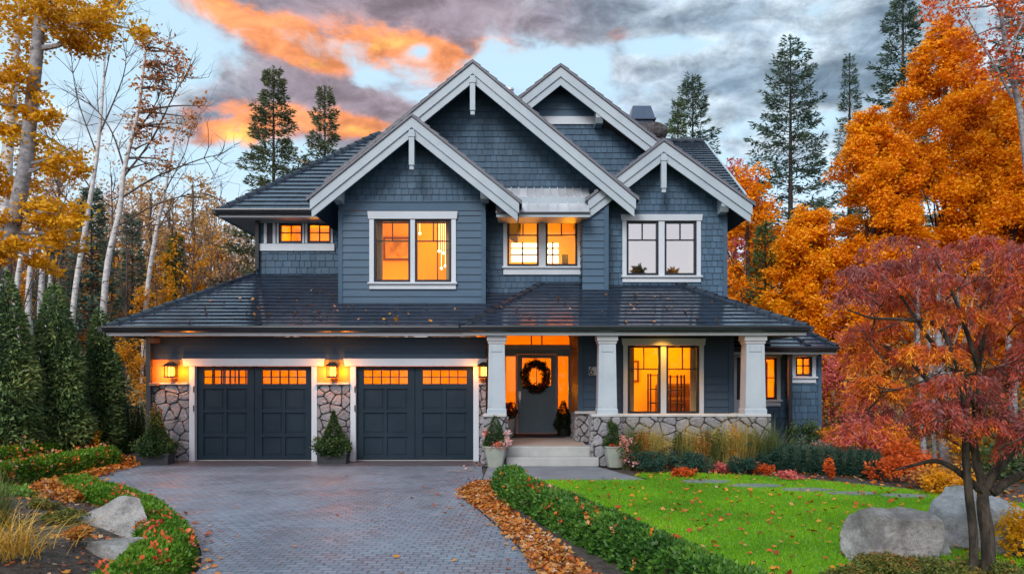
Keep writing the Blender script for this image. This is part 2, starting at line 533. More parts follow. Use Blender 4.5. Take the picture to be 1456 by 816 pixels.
def glassmat(name, refl, tint=(1, 1, 1)):
    m_, b, pr, out = newmat(name)
    tr = b.n('ShaderNodeBsdfTransparent'); tr.inputs[0].default_value = (*tint, 1)
    gl = b.n('ShaderNodeBsdfGlossy'); gl.inputs['Roughness'].default_value = .015
    fr = b.n('ShaderNodeFresnel'); fr.inputs[0].default_value = 1.28
    fac = b.m('ADD', fr.outputs[0], refl, clamp=True)
    mx = b.n('ShaderNodeMixShader'); b.t.links.new(fac, mx.inputs[0])
    b.t.links.new(tr.outputs[0], mx.inputs[1]); b.t.links.new(gl.outputs[0], mx.inputs[2]); b.t.links.new(mx.outputs[0], out.inputs[0])
    bump_n = b.n('ShaderNodeBump'); bump_n.inputs['Strength'].default_value = .02
    b.t.links.new(b.noise(objco(b), 1.3, 2, .5), bump_n.inputs['Height']); b.t.links.new(bump_n.outputs[0], gl.inputs['Normal'])
    return m_

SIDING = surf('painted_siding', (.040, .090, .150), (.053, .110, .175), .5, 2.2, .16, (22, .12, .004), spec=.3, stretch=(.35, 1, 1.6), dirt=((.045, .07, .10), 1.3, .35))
SHINGLE = surf('painted_shingle', (.038, .086, .142), (.056, .114, .180), .6, 3, .17, (30, .25, .005), spec=.3, stretch=(1.2, 1, .35), dirt=((.036, .062, .09), 1.1, .4))
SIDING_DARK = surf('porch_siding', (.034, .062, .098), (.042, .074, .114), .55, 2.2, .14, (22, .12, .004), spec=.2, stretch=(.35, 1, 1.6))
TRIM = surf('white_paint', (.47, .54, .61), (.54, .60, .66), .45, 1.6, 0, (40, .05, .003), dirt=((.36, .41, .47), 1.7, .4), stretch=(.5, 1, .5))
TRIM_GREY = surf('pale_soffit_paint', (.40, .42, .45), (.46, .48, .51), .55, 1.5, 0)
FASCIA = surf('fascia_paint', (.32, .40, .465), (.38, .46, .52), .5, 1.3, 0, (40, .05, .003), dirt=((.25, .315, .37), 2.0, .45))
SASH = surf('dark_sash', (.014, .020, .028), (.022, .030, .040), .45, 4, spec=.25)
DOORP = surf('garage_door_paint', (.011, .024, .039), (.017, .033, .050), .5, 1.4, 0, (60, .05, .003), spec=.16, dirt=((.022, .036, .05), 2.5, .35))
FDOOR = surf('front_door_paint', (.19, .32, .41), (.22, .36, .45), .42, 2, spec=.25)
GUTTER = surf('gutter_metal', (.014, .018, .024), (.024, .03, .038), .3, 2)
ROOF = surf('wet_roof_tile', (.006, .014, .032), (.014, .028, .056), .10, 2.6, .18, (26, .06, .004), spec=.5, rough2=.22, dirt=((.022, .034, .055), 1.4, .3))
ROOF.node_tree.nodes['Principled BSDF'].inputs['IOR'].default_value = 2.3
ROOFCAP = surf('roof_cap_tile', (.010, .017, .030), (.024, .034, .050), .25, 5, .3, (30, .2, .006), dirt=((.06, .07, .08), 6, .3))
STONE, _b, _p, _o = newmat('rubble_stone')
_co = objco(_b)
_r = _b.n('ShaderNodeValToRGB'); _e = _r.color_ramp.elements
_e[0].position = 0; _e[0].color = (.145, .142, .152, 1); _e[1].position = 1; _e[1].color = (.42, .405, .415, 1)
_q = _e.new(.4); _q.color = (.25, .24, .25, 1); _q = _e.new(.7); _q.color = (.22, .225, .25, 1)
_b.t.links.new(_b.m('ADD', _b.m('MULTIPLY', attr(_b), .6), _b.m('MULTIPLY', _b.noise(_co, 7, 6, .65), .4)), _r.inputs[0])
_b.t.links.new(_b.mix(_b.m('MULTIPLY', _b.ss(_b.noise(_co, 16, 6, .7), .5, .7), .45), _r.outputs[0], (.12, .11, .12)), _p.inputs['Base Color'])
_p.inputs['Roughness'].default_value = .8
bump(_b, _p, _b.noise(_co, 22, 8, .65), .6, .02)
MORTAR = surf('dark_mortar', (.028, .026, .028), (.05, .046, .046), .95, 12)
CONCRETE = surf('pale_concrete', (.31, .33, .33), (.39, .40, .395), .8, 3, 0, (40, .2, .004), dirt=((.30, .32, .31), 4, .5))
CAPSTONE = surf('capstone', (.36, .38, .38), (.46, .47, .47), .75, 4, 0, (30, .3, .005))
PATHSLAB = surf('path_slab', (.14, .155, .18), (.20, .215, .24), .7, 2, 0, (50, .25, .004), dirt=((.12, .125, .14), 3, .5))
PORCHFLOOR = surf('porch_floor', (.30, .275, .265), (.36, .33, .315), .6, 2)
METALROOF = surf('pale_metal_roof', (.55, .60, .66), (.66, .70, .75), .35, 2, .15, metal=.35)
ROOMWALL = surf('warm_room_paint', (.90, .58, .07), (.94, .62, .09), .8, 1.0)
ROOMDARK = surf('dim_room_paint', (.16, .15, .16), (.2, .19, .2), .8, 1.0)
WOOD = surf('cedar_wood', (.16, .075, .04), (.26, .13, .07), .6, 6, .2, stretch=(1, 1, .1))
BLACKM = surf('black_metal', (.010, .010, .011), (.018, .018, .019), .45, 6)
STEEL = surf('brushed_steel', (.5, .5, .5), (.6, .6, .6), .3, 6, metal=1)
POTGREEN = surf('sage_glazed_pot', (.27, .31, .27), (.35, .38, .33), .4, 3, 0, (20, .1, .004), dirt=((.18, .20, .17), 4, .4))
POTBLACK = surf('dark_planter', (.018, .022, .027), (.03, .034, .04), .55, 4)
CHIMROCK = surf('lava_rock', (.03, .028, .03), (.10, .095, .10), .95, 6, .3, (14, .9, .04))
CAPMETAL = surf('blue_grey_sheet_metal', (.045, .075, .13), (.06, .095, .15), .32, 2, metal=.3)
GLASS = glassmat('window_glass', .02)
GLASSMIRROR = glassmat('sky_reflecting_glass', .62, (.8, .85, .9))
WARM = (1.0, .37, .006)
LAMPGLASS = emis('lit_lamp_glass', (1.0, .45, .06), 2.6)
BULB = emis('lit_window_lamp', (1.0, .72, .38), 3.0)

SOIL = surf('dark_mulch', (.03, .023, .02), (.085, .066, .056), .95, 9, 0, (18, 1.0, .05), dirt=((.10, .075, .06), 24, .5))
EARTH = surf('forest_floor', (.035, .026, .015), (.08, .055, .025), .95, 1.2, 0, (4, .8, .08), dirt=((.20, .10, .02), 5, .6))
LAWN = surf('lawn_turf', (.075, .22, .005), (.12, .30, .008), .8, 1.1, 0, (40, .6, .02), dirt=((.04, .15, .006), 2.2, .5))
BOULDER, _b, _p, _o = newmat('granite_boulder')
_co = objco(_b)
_g = _b.mix(_b.ss(_b.noise(_co, 2.2, 9, .72), .36, .66), (.20, .195, .19), (.54, .53, .52))
_g = _b.mix(_b.m('MULTIPLY', _b.ss(_b.noise(_co, 60, 3, .6), .55, .7), .6), _g, (.08, .08, .08))
_g = _b.mix(_b.m('MULTIPLY', _b.ss(_b.noise(_co, 2.7, 7, .75), .58, .72), .7), _g, (.10, .095, .085))
_b.t.links.new(_g, _p.inputs['Base Color']); _p.inputs['Roughness'].default_value = .85
bump(_b, _p, _b.noise(_co, 6, 14, .75), 1.0, .09)

BOULDERPALE = BOULDER.copy(); BOULDERPALE.name = 'pale_granite_boulder'
for nd in BOULDERPALE.node_tree.nodes:
    if nd.type == 'MIX' and not nd.inputs[6].is_linked: nd.inputs[6].default_value = (.34, .34, .345, 1); nd.inputs[7].default_value = (.66, .66, .67, 1)

def pavers():
    m_, b, pr, out = newmat('wet_block_paving')
    co = objco(b)
    mp = b.n('ShaderNodeMapping'); mp.inputs['Rotation'].default_value = (0, 0, R(3)); b.t.links.new(co, mp.inputs[0])
    wv = b.n('ShaderNodeVectorMath', operation='ADD'); b.t.links.new(mp.outputs[0], wv.inputs[0])
    nz = b.n('ShaderNodeTexNoise'); nz.inputs['Scale'].default_value = 3; b.t.links.new(co, nz.inputs['Vector'])
    s_ = b.n('ShaderNodeVectorMath', operation='SCALE'); b.t.links.new(nz.outputs['Color'], s_.inputs[0]); s_.inputs['Scale'].default_value = .03
    b.t.links.new(s_.outputs[0], wv.inputs[1])
    br = b.n('ShaderNodeTexBrick', offset=.5)
    b.t.links.new(wv.outputs[0], br.inputs['Vector'])
    br.inputs['Color1'].default_value = (.118, .148, .20, 1); br.inputs['Color2'].default_value = (.19, .23, .295, 1)
    br.inputs['Mortar'].default_value = (.06, .064, .078, 1)
    br.inputs['Scale'].default_value = 1.0
    br.inputs['Brick Width'].default_value = .15; br.inputs['Row Height'].default_value = .105
    br.inputs['Mortar Size'].default_value = .009; br.inputs['Mortar Smooth'].default_value = .35; br.inputs['Bias'].default_value = .1
    c = b.mix(b.m('MULTIPLY', b.ss(b.noise(co, .55, 6, .65), .35, .7), .55), br.outputs['Color'], (.24, .29, .355))
    c = b.mix(b.m('MULTIPLY', b.ss(b.noise(co, 45, 4, .6), .45, .75), .35), c, (.09, .09, .11))
    # chips and holes where four blocks meet
    vo = b.n('ShaderNodeTexVoronoi'); vo.inputs['Scale'].default_value = 6.2; vo.inputs['Randomness'].default_value = .6; b.t.links.new(co, vo.inputs['Vector'])
    hole = b.ss(vo.outputs['Distance'], .10, .22, 1, 0)
    c = b.mix(b.m('MULTIPLY', hole, .65), c, (.03, .03, .04))
    # tyre wear and damp stains
    mp2 = b.n('ShaderNodeMapping'); mp2.inputs['Scale'].default_value = (1, .22, 1); b.t.links.new(co, mp2.inputs[0])
    c = b.mix(b.m('MULTIPLY', b.ss(b.noise(mp2.outputs[0], .9, 4, .55), .5, .68), .38), c, (.075, .085, .11))
    c = b.mix(b.m('MULTIPLY', b.ss(b.noise(co, 1.9, 6, .7), .6, .72), .35), c, (.10, .095, .10))
    c = b.mix(b.m('MULTIPLY', b.m('MULTIPLY', br.outputs['Fac'], b.ss(b.noise(co, .8, 4, .6), .5, .65)), .5), c, (.05, .06, .03))
    b.t.links.new(c, pr.inputs['Base Color'])
    b.t.links.new(b.ss(b.noise(co, 1.1, 5, .6), .3, .7, .42, .7), pr.inputs['Roughness'])
    h = b.m('SUBTRACT', b.m('ADD', b.m('SUBTRACT', 1.0, br.outputs['Fac']), b.m('MULTIPLY', b.noise(co, 30, 5, .6), .35)), b.m('MULTIPLY', hole, .7))
    bump(b, pr, h, .7, .012)
    return m_
PAVER = pavers()

def barkmat(name, c1, c2, scale=(1, 1, .25), k=9, spots=None):
    m_, b, pr, out = newmat(name)
    co = objco(b)
    mp = b.n('ShaderNodeMapping'); mp.inputs['Scale'].default_value = scale; b.t.links.new(co, mp.inputs[0])
    n = b.noise(mp.outputs[0], k, 7, .7)
    c = b.mix(b.ss(n, .35, .68), c1, c2)
    if spots: c = b.mix(b.ss(b.noise(mp.outputs[0], spots[1], 5, .65), .56, .66), c, spots[0])
    b.t.links.new(c, pr.inputs['Base Color']); pr.inputs['Roughness'].default_value = .9
    bump(b, pr, n, .7, .03)
    return m_
BARK = barkmat('dark_bark', (.025, .018, .015), (.085, .062, .05))
BARKGREY = barkmat('grey_bark', (.15, .15, .165), (.36, .355, .37), (1, 1, 1.6), 6, ((.06, .055, .05), 4))
BIRCH = barkmat('birch_bark', (.42, .40, .40), (.70, .68, .67), (1, 1, 2.2), 4, ((.05, .045, .045), 5))
TWIG = barkmat('twig_bark', (.05, .035, .03), (.12, .085, .07))
MAPLEBARK = barkmat('maple_bark', (.012, .009, .007), (.085, .064, .05), (1, 1, .3), 16)

L_THUJA = leafmat('thuja_foliage', [(0, (.024, .060, .026)), (.38, (.085, .16, .062)), (.68, (.19, .27, .085)), (1, (.34, .38, .12))], .12, .6, 1.2)
L_FIR = leafmat('fir_needles', [(0, (.034, .070, .054)), (.6, (.085, .145, .105)), (1, (.15, .20, .13))], .1, .6, .5)
L_SPRUCE = leafmat('spruce_needles_warm', [(0, (.045, .072, .044)), (.6, (.11, .145, .075)), (1, (.20, .18, .08))], .15, .6, .5)
L_GREENFIR = leafmat('bright_green_needles', [(0, (.03, .07, .02)), (1, (.11, .17, .04))], .15, .6, .5)
L_ORANGE = leafmat('blazing_orange_leaves', [(0, (.66, .19, .002)), (.45, (.92, .33, .003)), (.8, (.97, .44, .004)), (1, (.97, .56, .018))], .35, .5, .8)
L_GOLD = leafmat('golden_leaves', [(0, (.42, .16, .008)), (.5, (.78, .33, .008)), (1, (.88, .50, .03))], .35, .5, .8)
L_YELLOW = leafmat('yellow_ochre_leaves', [(0, (.42, .17, .006)), (.4, (.72, .35, .008)), (.75, (.84, .49, .014)), (1, (.80, .58, .05))], .35, .5, 1.0)
L_RUST = leafmat('rusty_leaves', [(0, (.26, .08, .03)), (.5, (.54, .20, .05)), (1, (.70, .36, .10))], .3, .5, .8)
L_RED = leafmat('scarlet_leaves', [(0, (.32, .04, .014)), (.5, (.70, .12, .02)), (.8, (.82, .20, .02)), (1, (.80, .33, .08))], .35, .5, .9)
L_MAPLE = leafmat('laceleaf_maple', [(0, (.13, .022, .035)), (.16, (.36, .13, .12)), (.34, (.46, .075, .055)), (.56, (.60, .11, .03)), (.75, (.84, .23, .012)), (1, (.93, .42, .03))], .3, .5, .9, mixn=.25)  # greyish pink stop paints leaf sheen into the ramp
L_PINK = leafmat('pinkish_red_leaves', [(0, (.42, .05, .06)), (.5, (.72, .15, .14)), (1, (.80, .36, .30))], .3, .5, .9)
L_BOX = leafmat('boxwood_leaves', [(0, (.014, .05, .012)), (.45, (.05, .15, .022)), (.8, (.13, .28, .035)), (1, (.26, .42, .07))], .2, .45, 2.0)
L_BOXLIGHT = leafmat('fresh_box_leaves', [(0, (.03, .09, .008)), (.5, (.09, .22, .012)), (1, (.20, .38, .03))], .25, .45, 2.0)
L_JUNIPER = leafmat('juniper_foliage', [(0, (.008, .032, .022)), (.6, (.026, .082, .058)), (1, (.07, .14, .09))], .1, .6, 2.0)
L_SHRUB = leafmat('planter_shrub_leaves', [(0, (.016, .04, .016)), (.5, (.05, .10, .03)), (.85, (.11, .16, .042)), (1, (.20, .22, .065))], .2, .5, 2.5)
L_GREY = leafmat('grey_green_leaves', [(0, (.05, .075, .05)), (1, (.20, .25, .18))], .2, .6, 2)
L_STRAW = leafmat('straw_grass', [(0, (.22, .19, .05)), (.5, (.50, .40, .11)), (1, (.70, .56, .24))], .3, .6, 2)
L_GRASSCLUMP = leafmat('ornamental_grass', [(0, (.05, .08, .02)), (.5, (.14, .18, .05)), (1, (.32, .28, .10))], .3, .6, 2)
L_FALLEN = leafmat('fallen_leaf', [(0, (.16, .025, .012)), (.25, (.48, .07, .015)), (.5, (.62, .18, .012)), (.7, (.66, .30, .03)), (.86, (.50, .24, .14)), (1, (.62, .48, .42))], .15, .55, 1.0, mixn=.15)
L_LITTER = leafmat('leaf_litter', [(0, (.14, .035, .012)), (.3, (.42, .10, .015)), (.55, (.56, .20, .02)), (.75, (.50, .27, .07)), (.9, (.55, .36, .26)), (1, (.62, .52, .46))], .15, .55, 1.5, mixn=.2)
L_FLOWER = leafmat('flower_petals', [(0, (.62, .05, .05)), (.4, (.72, .16, .03)), (.7, (.74, .30, .28)), (1, (.72, .60, .58))], .25, .5, 3, mixn=.1)
L_BLADE = leafmat('grass_blades', [(0, (.07, .19, .004)), (.5, (.17, .41, .005)), (.8, (.28, .52, .010)), (1, (.40, .52, .03))], .3, .5, .55, mixn=.5)
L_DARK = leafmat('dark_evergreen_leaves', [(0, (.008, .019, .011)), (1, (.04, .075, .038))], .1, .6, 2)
L_COVER = leafmat('mixed_ground_cover', [(0, (.03, .06, .012)), (.4, (.09, .14, .025)), (.7, (.20, .17, .03)), (.9, (.32, .10, .04)), (1, (.30, .07, .16))], .2, .6, 3, mixn=.3)
L_GOLDGRASS = leafmat('golden_grass_blades', [(0, (.30, .17, .02)), (.5, (.62, .36, .04)), (.85, (.75, .52, .12)), (1, (.30, .34, .08))], .3, .5, 2)
COLSHADE = surf('shaded_column_paint', (.36, .43, .49), (.42, .49, .55), .5, 1.5, 0, (40, .05, .003), dirt=((.29, .34, .39), 1.7, .4))  # white trim darkened, porch shade worked into the column colour
GLOWPANEL = surf('lamp_glow_panel', (.44, .165, .035), (.52, .21, .05), .6, 5, 0, stretch=(1, 1, .15))  # the orange glow of the wall lamps is painted into this panel colour
CHIP = leafmat('bark_chips', [(0, (.04, .03, .025)), (.6, (.14, .105, .085)), (1, (.30, .24, .20))], .0, .9, 3)
L_HAZEAMBER = leafmat('hazed_amber_leaves', [(0, (.36, .20, .07)), (.5, (.62, .34, .11)), (1, (.74, .50, .24))], .35, .55, .8)  # amber lightened to stand in for haze over the far trees
L_HAZERUST = leafmat('hazed_rust_leaves', [(0, (.26, .15, .11)), (.5, (.48, .27, .17)), (1, (.62, .42, .30))], .35, .55, .8)  # rust lightened and greyed, distance haze mixed into the colour
CURTAIN = surf('linen_curtain', (.80, .62, .34), (.90, .72, .42), .9, 6)
FURN = surf('dark_furniture', (.10, .05, .02), (.17, .08, .03), .6, 5)
PICTURE = surf('picture_print', (.30, .22, .12), (.75, .62, .40), .7, 2.5)
# ------------------------------------------------------------------ the house
HOUSE = thing('house', (-1.0, 18.0, 0.0), 'two storey blue grey shingle house with white trimmed gables, lit windows and a double garage', 'house')

def fbox(mb, fr, u0, u1, v0, v1, d0, d1, tint=.5, mi=0):
    mb.hexa([fr.p(u0, v0, d1), fr.p(u1, v0, d1), fr.p(u1, v0, d0), fr.p(u0, v0, d0), fr.p(u0, v1, d1), fr.p(u1, v1, d1), fr.p(u1, v1, d0), fr.p(u0, v1, d0)], tint, mi)

def wall(name, fr, conv, holes=(), mat=SHINGLE, **kw):
    mb = MB(); cladding(mb, fr, conv, holes, **kw)
    return mb.build(name, mat, HOUSE, fix=False)

def roof_plane(mb, pts, u, seed=0, exp=.215, t=.026, under=True):
    """roof tiles on a coplanar convex outline; u is the eave direction"""
    P = [Vector(p) for p in pts]
    u = Vector(u).normalized()
    n = (P[1] - P[0]).cross(P[2] - P[0]).normalized()
    if n.z < 0: n = -n
    v = n.cross(u).normalized()
    if v.z < 0: u = -u; v = n.cross(u).normalized()
    fr = Frame(P[0], u, v)
    conv = [fr.inv(p) for p in P]
    cladding(mb, fr, conv, (), exp=exp, kind='shingle', t=t, seed=seed, wmin=.28, wmax=.36, jit=.002, gap=.004)
    if under: mb.poly([p - n * .05 for p in P], .3)

def cap_row(mb, a, b_, w=.11, h=.035, step=.30):
    """overlapping ridge / hip tiles between two points"""
    a, b_ = Vector(a), Vector(b_)
    L = (b_ - a).length; k = max(2, round(L / step)); d = (b_ - a).normalized()
    s = d.cross(Vector((0, 0, 1))).normalized(); up = s.cross(d).normalized()
    for i in range(k):
        p = a + d * (L * i / k); q = a + d * (L * (i + 1.12) / k)
        r0, r1 = [], []
        for (x, z) in ((-w, -.07), (-w * .8, .0), (-w * .35, h), (w * .35, h), (w * .8, 0), (w, -.07)):
            r0.append(p + s * x + up * (z + .03)); r1.append(q + s * x * .9 + up * (z))
        mb.loft([r0, r1], True, random.Random(i * 7 + k).random())

def room(x0, x1, y0, y1, z0, z1, watts, mat=ROOMWALL, col=WARM, lamp=None, name='room_lining'):
    mb = MB()
    mb.poly([(x0, y1, z0), (x1, y1, z0), (x1, y1, z1), (x0, y1, z1)])
    mb.poly([(x0, y0, z0), (x0, y1, z0), (x0, y1, z1), (x0, y0, z1)])
    mb.poly([(x1, y0, z0), (x1, y1, z0), (x1, y1, z1), (x1, y0, z1)])
    mb.poly([(x0, y0, z0), (x1, y0, z0), (x1, y1, z0), (x0, y1, z0)])
    mb.poly([(x0, y0, z1), (x1, y0, z1), (x1, y1, z1), (x0, y1, z1)])
    o = mb.build(name, mat, HOUSE, fix=False)
    if watts:
        for lp in (lamp or [((x0 + x1) / 2, (y0 + y1) / 2, (z0 + z1) / 2)]):
            l = bpy.data.lights.new('room_lamp', 'POINT'); l.energy = watts; l.color = col; l.shadow_soft_size = .18
            lo = bpy.data.objects.new('room_lamp', l); COL.objects.link(lo); lo.parent = o
            w = worigin(o); lo.location = Vector(lp) - w
    return o

def window(fr, u0, u1, v0, v1, lights=2, side=.12, head=.17, sill=.15, mull=.12, glass=GLASS, grid='top', flare=.04, trim=TRIM, name='window', proud=.05):
    """cased window: u0..v1 is the rough opening (outside of the sashes). returns the casing object"""
    mb = MB()
    W = (u1 - u0 - mull * (lights - 1)) / lights
    rg = []
    for (u, v, su, sv) in ((u0, v0, -1, -1), (u1, v0, 1, -1), (u1, v1, 1, 1), (u0, v1, -1, 1), (u0, v0, -1, -1)):
        a, c_ = u + su * side, v + sv * .0015
        rg.append([fr.p(u, v, proud), fr.p(u, v, -.04), fr.p(a, c_, -.04), fr.p(a, c_, proud)])
    mb.loft(rg, False)
    cas = mb.build(name, trim, HOUSE)
    for k in range(1, lights):
        a = u0 + k * W + (k - 1) * mull
        mb = MB(); fbox(mb, fr, a, a + mull, v0 + .002, v1 - .002, -.04, proud - .006); mb.build('mullion', trim, cas)
    mb = MB()
    if head:
        mb.hexa([fr.p(u0 - side - flare * .6, v1 + .002, proud + .02), fr.p(u1 + side + flare * .6, v1 + .002, proud + .02), fr.p(u1 + side + flare * .6, v1 + .002, -.03), fr.p(u0 - side - flare * .6, v1 + .002, -.03),
                 fr.p(u0 - side - flare, v1 + head, proud + .035), fr.p(u1 + side + flare, v1 + head, proud + .035), fr.p(u1 + side + flare, v1 + head, -.03), fr.p(u0 - side - flare, v1 + head, -.03)])
        mb.build('head_board', trim, cas)
    if sill:
        mb = MB()
        fbox(mb, fr, u0 - side - .03, u1 + side + .03, v0 - .045, v0 - .002, -.03, proud + .055)
        fbox(mb, fr, u0 - side, u1 + side, v0 - sill, v0 - .048, -.03, proud + .004)
        mb.build('sill', trim, cas)
    for k in range(lights):
        a = u0 + k * (W + mull) + .004; b_ = a + W - .008
        s = MB(); f_ = .05
        fbox(s, fr, a, a + f_, v0 + .004, v1 - .004, -.06, .012); fbox(s, fr, b_ - f_, b_, v0 + .004, v1 - .004, -.06, .012)
        fbox(s, fr, a + f_, b_ - f_, v0 + .004, v0 + .004 + f_ * 1.2, -.06, .012); fbox(s, fr, a + f_, b_ - f_, v1 - .004 - f_, v1 - .004, -.06, .012)
        m_ = .014
        if grid == 'top':
            h = v0 + (v1 - v0) * .655; c = (a + b_) / 2
            fbox(s, fr, a + f_, b_ - f_, h - m_, h + m_, -.045, .002)
            fbox(s, fr, c - m_, c + m_, h + m_, v1 - .004 - f_, -.045, .001)
        elif grid == 'cross':
            h = (v0 + v1) / 2 + .02; c = (a + b_) / 2
            fbox(s, fr, a + f_, b_ - f_, h - m_, h + m_, -.045, .002)
            fbox(s, fr, c - m_, c + m_, v0 + f_ * 1.2, h - m_, -.045, .001); fbox(s, fr, c - m_, c + m_, h + m_, v1 - f_, -.045, .001)
        s.build('sash', SASH, cas)
        g = MB(); g.poly([fr.p(a + f_ * .9, v0 + f_ * .9, -.03), fr.p(b_ - f_ * .9, v0 + f_ * .9, -.03), fr.p(b_ - f_ * .9, v1 - f_ * .9, -.03), fr.p(a + f_ * .9, v1 - f_ * .9, -.03)])
        g.build('pane', glass, cas, fix=False)
    return cas

def curtain(x0, x1, y, z0, z1, seed=0):
    r_ = random.Random(seed); n = 26; mb = MB()
    pts = [(x0 + (x1 - x0) * i / n, y + .035 * math.sin(i * 1.7 + r_.uniform(-.4, .4))) for i in range(n + 1)]
    for a, b_ in zip(pts, pts[1:]): mb.poly([(a[0], a[1], z0), (b_[0], b_[1], z0), (b_[0], b_[1], z1), (a[0], a[1], z1)])
    mb.build('curtain', CURTAIN, HOUSE, fix=False)
def picture(x0, x1, y, z0, z1):
    mb = MB(); mb.box(x0, x1, y - .03, y, z0, z1); o = mb.build('picture_frame', FURN, HOUSE)
    mb = MB(); mb.box(x0 + .06, x1 - .06, y - .036, y - .031, z0 + .06, z1 - .06); mb.build('picture', PICTURE, o)
def gable_front(name_wall, Yf, apex, L, Rr, Yw, Yback, post=True, corbels=(True, True), bh=(.235, .20)):
    """gable roof running back from a fascia plane Yf: slab, two-step bargeboards, soffit, king post, corbels"""
    xa, za = apex
    for sgn, (xe, ze) in ((-1, L), (1, Rr)):
        s = MB()
        # roof slab with a thin dark tile edge
        e = .07 * sgn
        k = (ze - za) / (xe - xa)
        x2, z2 = xe + e, ze + e * k
        s.loft([[(xa, y, za + .075), (x2, y, z2 + .075), (x2, y, z2 + .012), (xa, y, za + .012)] for y in (Yf - .07, Yback)], True, .4)
        n = int(math.hypot(x2 - xa, z2 - za) / .25)
        for i in range(n):
            t0, t1 = i / n, (i + 1.0) / n
            p = lambda t, h: (xa + (x2 - xa) * t, za + (z2 - za) * t + h)
            (ax, az_), (bx, bz) = p(t0, .078), p(t1, .108)
            s.loft([[(ax, y, az_), (bx, y, bz), (bx, y, bz - .03), (ax, y, az_ - .001)] for y in (Yf - .075, Yback)], True, random.Random(i).random())
        s.build('gable_roof_slope', ROOF, HOUSE)
        # barge boards: parallelograms with plumb ends
        b1, b2 = bh
        mb = MB()
        mb.prism_y([(xa, za), (xe, ze), (xe, ze - b1), (xa, za - b1)], Yf - .035, Yf + .03)
        mb.build('bargeboard', FASCIA, HOUSE)
        mb = MB(); c = .16 * sgn
        mb.prism_y([(xa, za - b1 - .004), (xe - c * .2, ze - b1 - .004 - c * .2 * k), (xe - c * .2, ze - b1 - b2 - c * .2 * k), (xa, za - b1 - b2)], Yf, Yf + .05)
        mb.build('bargeboard', FASCIA, HOUSE)
        mb = MB()
        mb.poly([(xa, Yf + .051, za - b1 - .02), (xe, Yf + .051, ze - b1 - .02), (xe, Yback, ze - b1 - .02), (xa, Yback, za - b1 - .02)])
        mb.build('rake_soffit', SIDING_DARK, HOUSE, fix=False)
    if post:
        h0 = za - sum(bh) + .14
        mb = MB()
        w = .06
        mb.box(xa - w, xa + w, Yf - .055, Yf + .10, h0 - .80, h0)
        mb.box(xa - w * .8, xa + w * .8, Yf - .045, Yf + .09, h0 - .90, h0 - .82)
        mb.box(xa - w * 1.25, xa + w * 1.25, Yf - .07, Yf + .12, h0 - .16, h0 - .06)
        mb.build('king_post', FASCIA, HOUSE)

def corbel(x, Yf, Yw, z):
    mb = MB()
    mb.loft([[(x - .09, Yf + .02, z + .2), (x - .09, Yw - .005, z + .2), (x - .09, Yw - .005, z - .16), (x - .09, Yf + .12, z - .14), (x - .09, Yf + .02, z - .02)],
             [(x + .09, Yf + .02, z + .2), (x + .09, Yw - .005, z + .2), (x + .09, Yw - .005, z - .16), (x + .09, Yf + .12, z - .14), (x + .09, Yf + .02, z - .02)]])
    mb.build('corbel', FASCIA, HOUSE)

def eave(x0, x1, Y, zt, Ywall, soff=True, left_ret=None, right_ret=None, dz=.19, zs=None):
    """gutter, fascia board and soffit along a front eave"""
    mb = MB()
    prof = [(-.13, .0), (-.14, .03), (-.135, .055), (0, .055), (0, -.075), (-.06, -.075), (-.11, -.05)]
    mb.loft([[(x, Y + a, zt - .045 + b_) for a, b_ in prof] for x in (x0, x1)])
    mb.build('gutter', GUTTER, HOUSE)
    mb = MB()
    mb.box(x0 + .04, x1 - .04, Y + .004, Y + .03, zt - dz, zt - .01)
    mb.build('fascia_board', TRIM, HOUSE)
    if soff:
        z = zs if zs is not None else zt - dz + .012
        mb = MB(); mb.box(x0 + .05, x1 - .05, Y + .032, Ywall, z, z + .02)
        mb.build('soffit', TRIM_GREY, HOUSE)

YG, YBAY, YMID, YUL, YRG = 18.0, 18.65, 19.30, 20.44, 19.20
# ---- garage storey
gxl, gxr = gx(213, YG), gx(691, YG)
fg = front(YG)
d1 = (gx(278, YG), gx(443.5, YG)); d2 = (gx(506.5, YG), gx(673, YG)); dz = (0.0, gz(520.5, YG))
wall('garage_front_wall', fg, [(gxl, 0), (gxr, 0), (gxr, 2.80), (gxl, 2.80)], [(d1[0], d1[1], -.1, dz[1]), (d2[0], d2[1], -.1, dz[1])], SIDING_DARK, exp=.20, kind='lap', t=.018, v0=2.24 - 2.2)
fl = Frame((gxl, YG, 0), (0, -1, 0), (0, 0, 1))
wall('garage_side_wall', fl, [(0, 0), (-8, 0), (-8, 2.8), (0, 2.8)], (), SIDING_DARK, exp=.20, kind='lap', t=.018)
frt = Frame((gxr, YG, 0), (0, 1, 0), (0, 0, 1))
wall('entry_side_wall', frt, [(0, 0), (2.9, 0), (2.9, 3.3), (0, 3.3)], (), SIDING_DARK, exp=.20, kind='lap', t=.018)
zst = gz(547, YG)
for (a, b_, sd) in ((gxl, d1[0] - .13, 3), (d1[1] + .13, d2[0] - .13, 5), (d2[1] + .13, gxr, 8)):
    f2 = front(YG - .025)
    mb = MB(); stones(mb, f2, a, b_, 0, zst, .29, sd, h=.045)
    mb.build('stone_wainscot', [STONE, MORTAR], HOUSE, fix=True)
    mb = MB(); mb.bbox(a - .0, b_ + .0, YG - .11, YG - .004, zst, zst + .055, .012)
    mb.build('ledge_stone', CAPSTONE, HOUSE)
f3 = Frame((gxl, YG - .02, 0), (0, -1, 0), (0, 0, 1))
mb = MB(); stones(mb, Frame((gxl - .02, YG, 0), (0, -1, 0), (0, 0, 1)), -2.4, 0, 0, zst, .29, 15, h=.045); mb.build('stone_wainscot', [STONE, MORTAR], HOUSE)
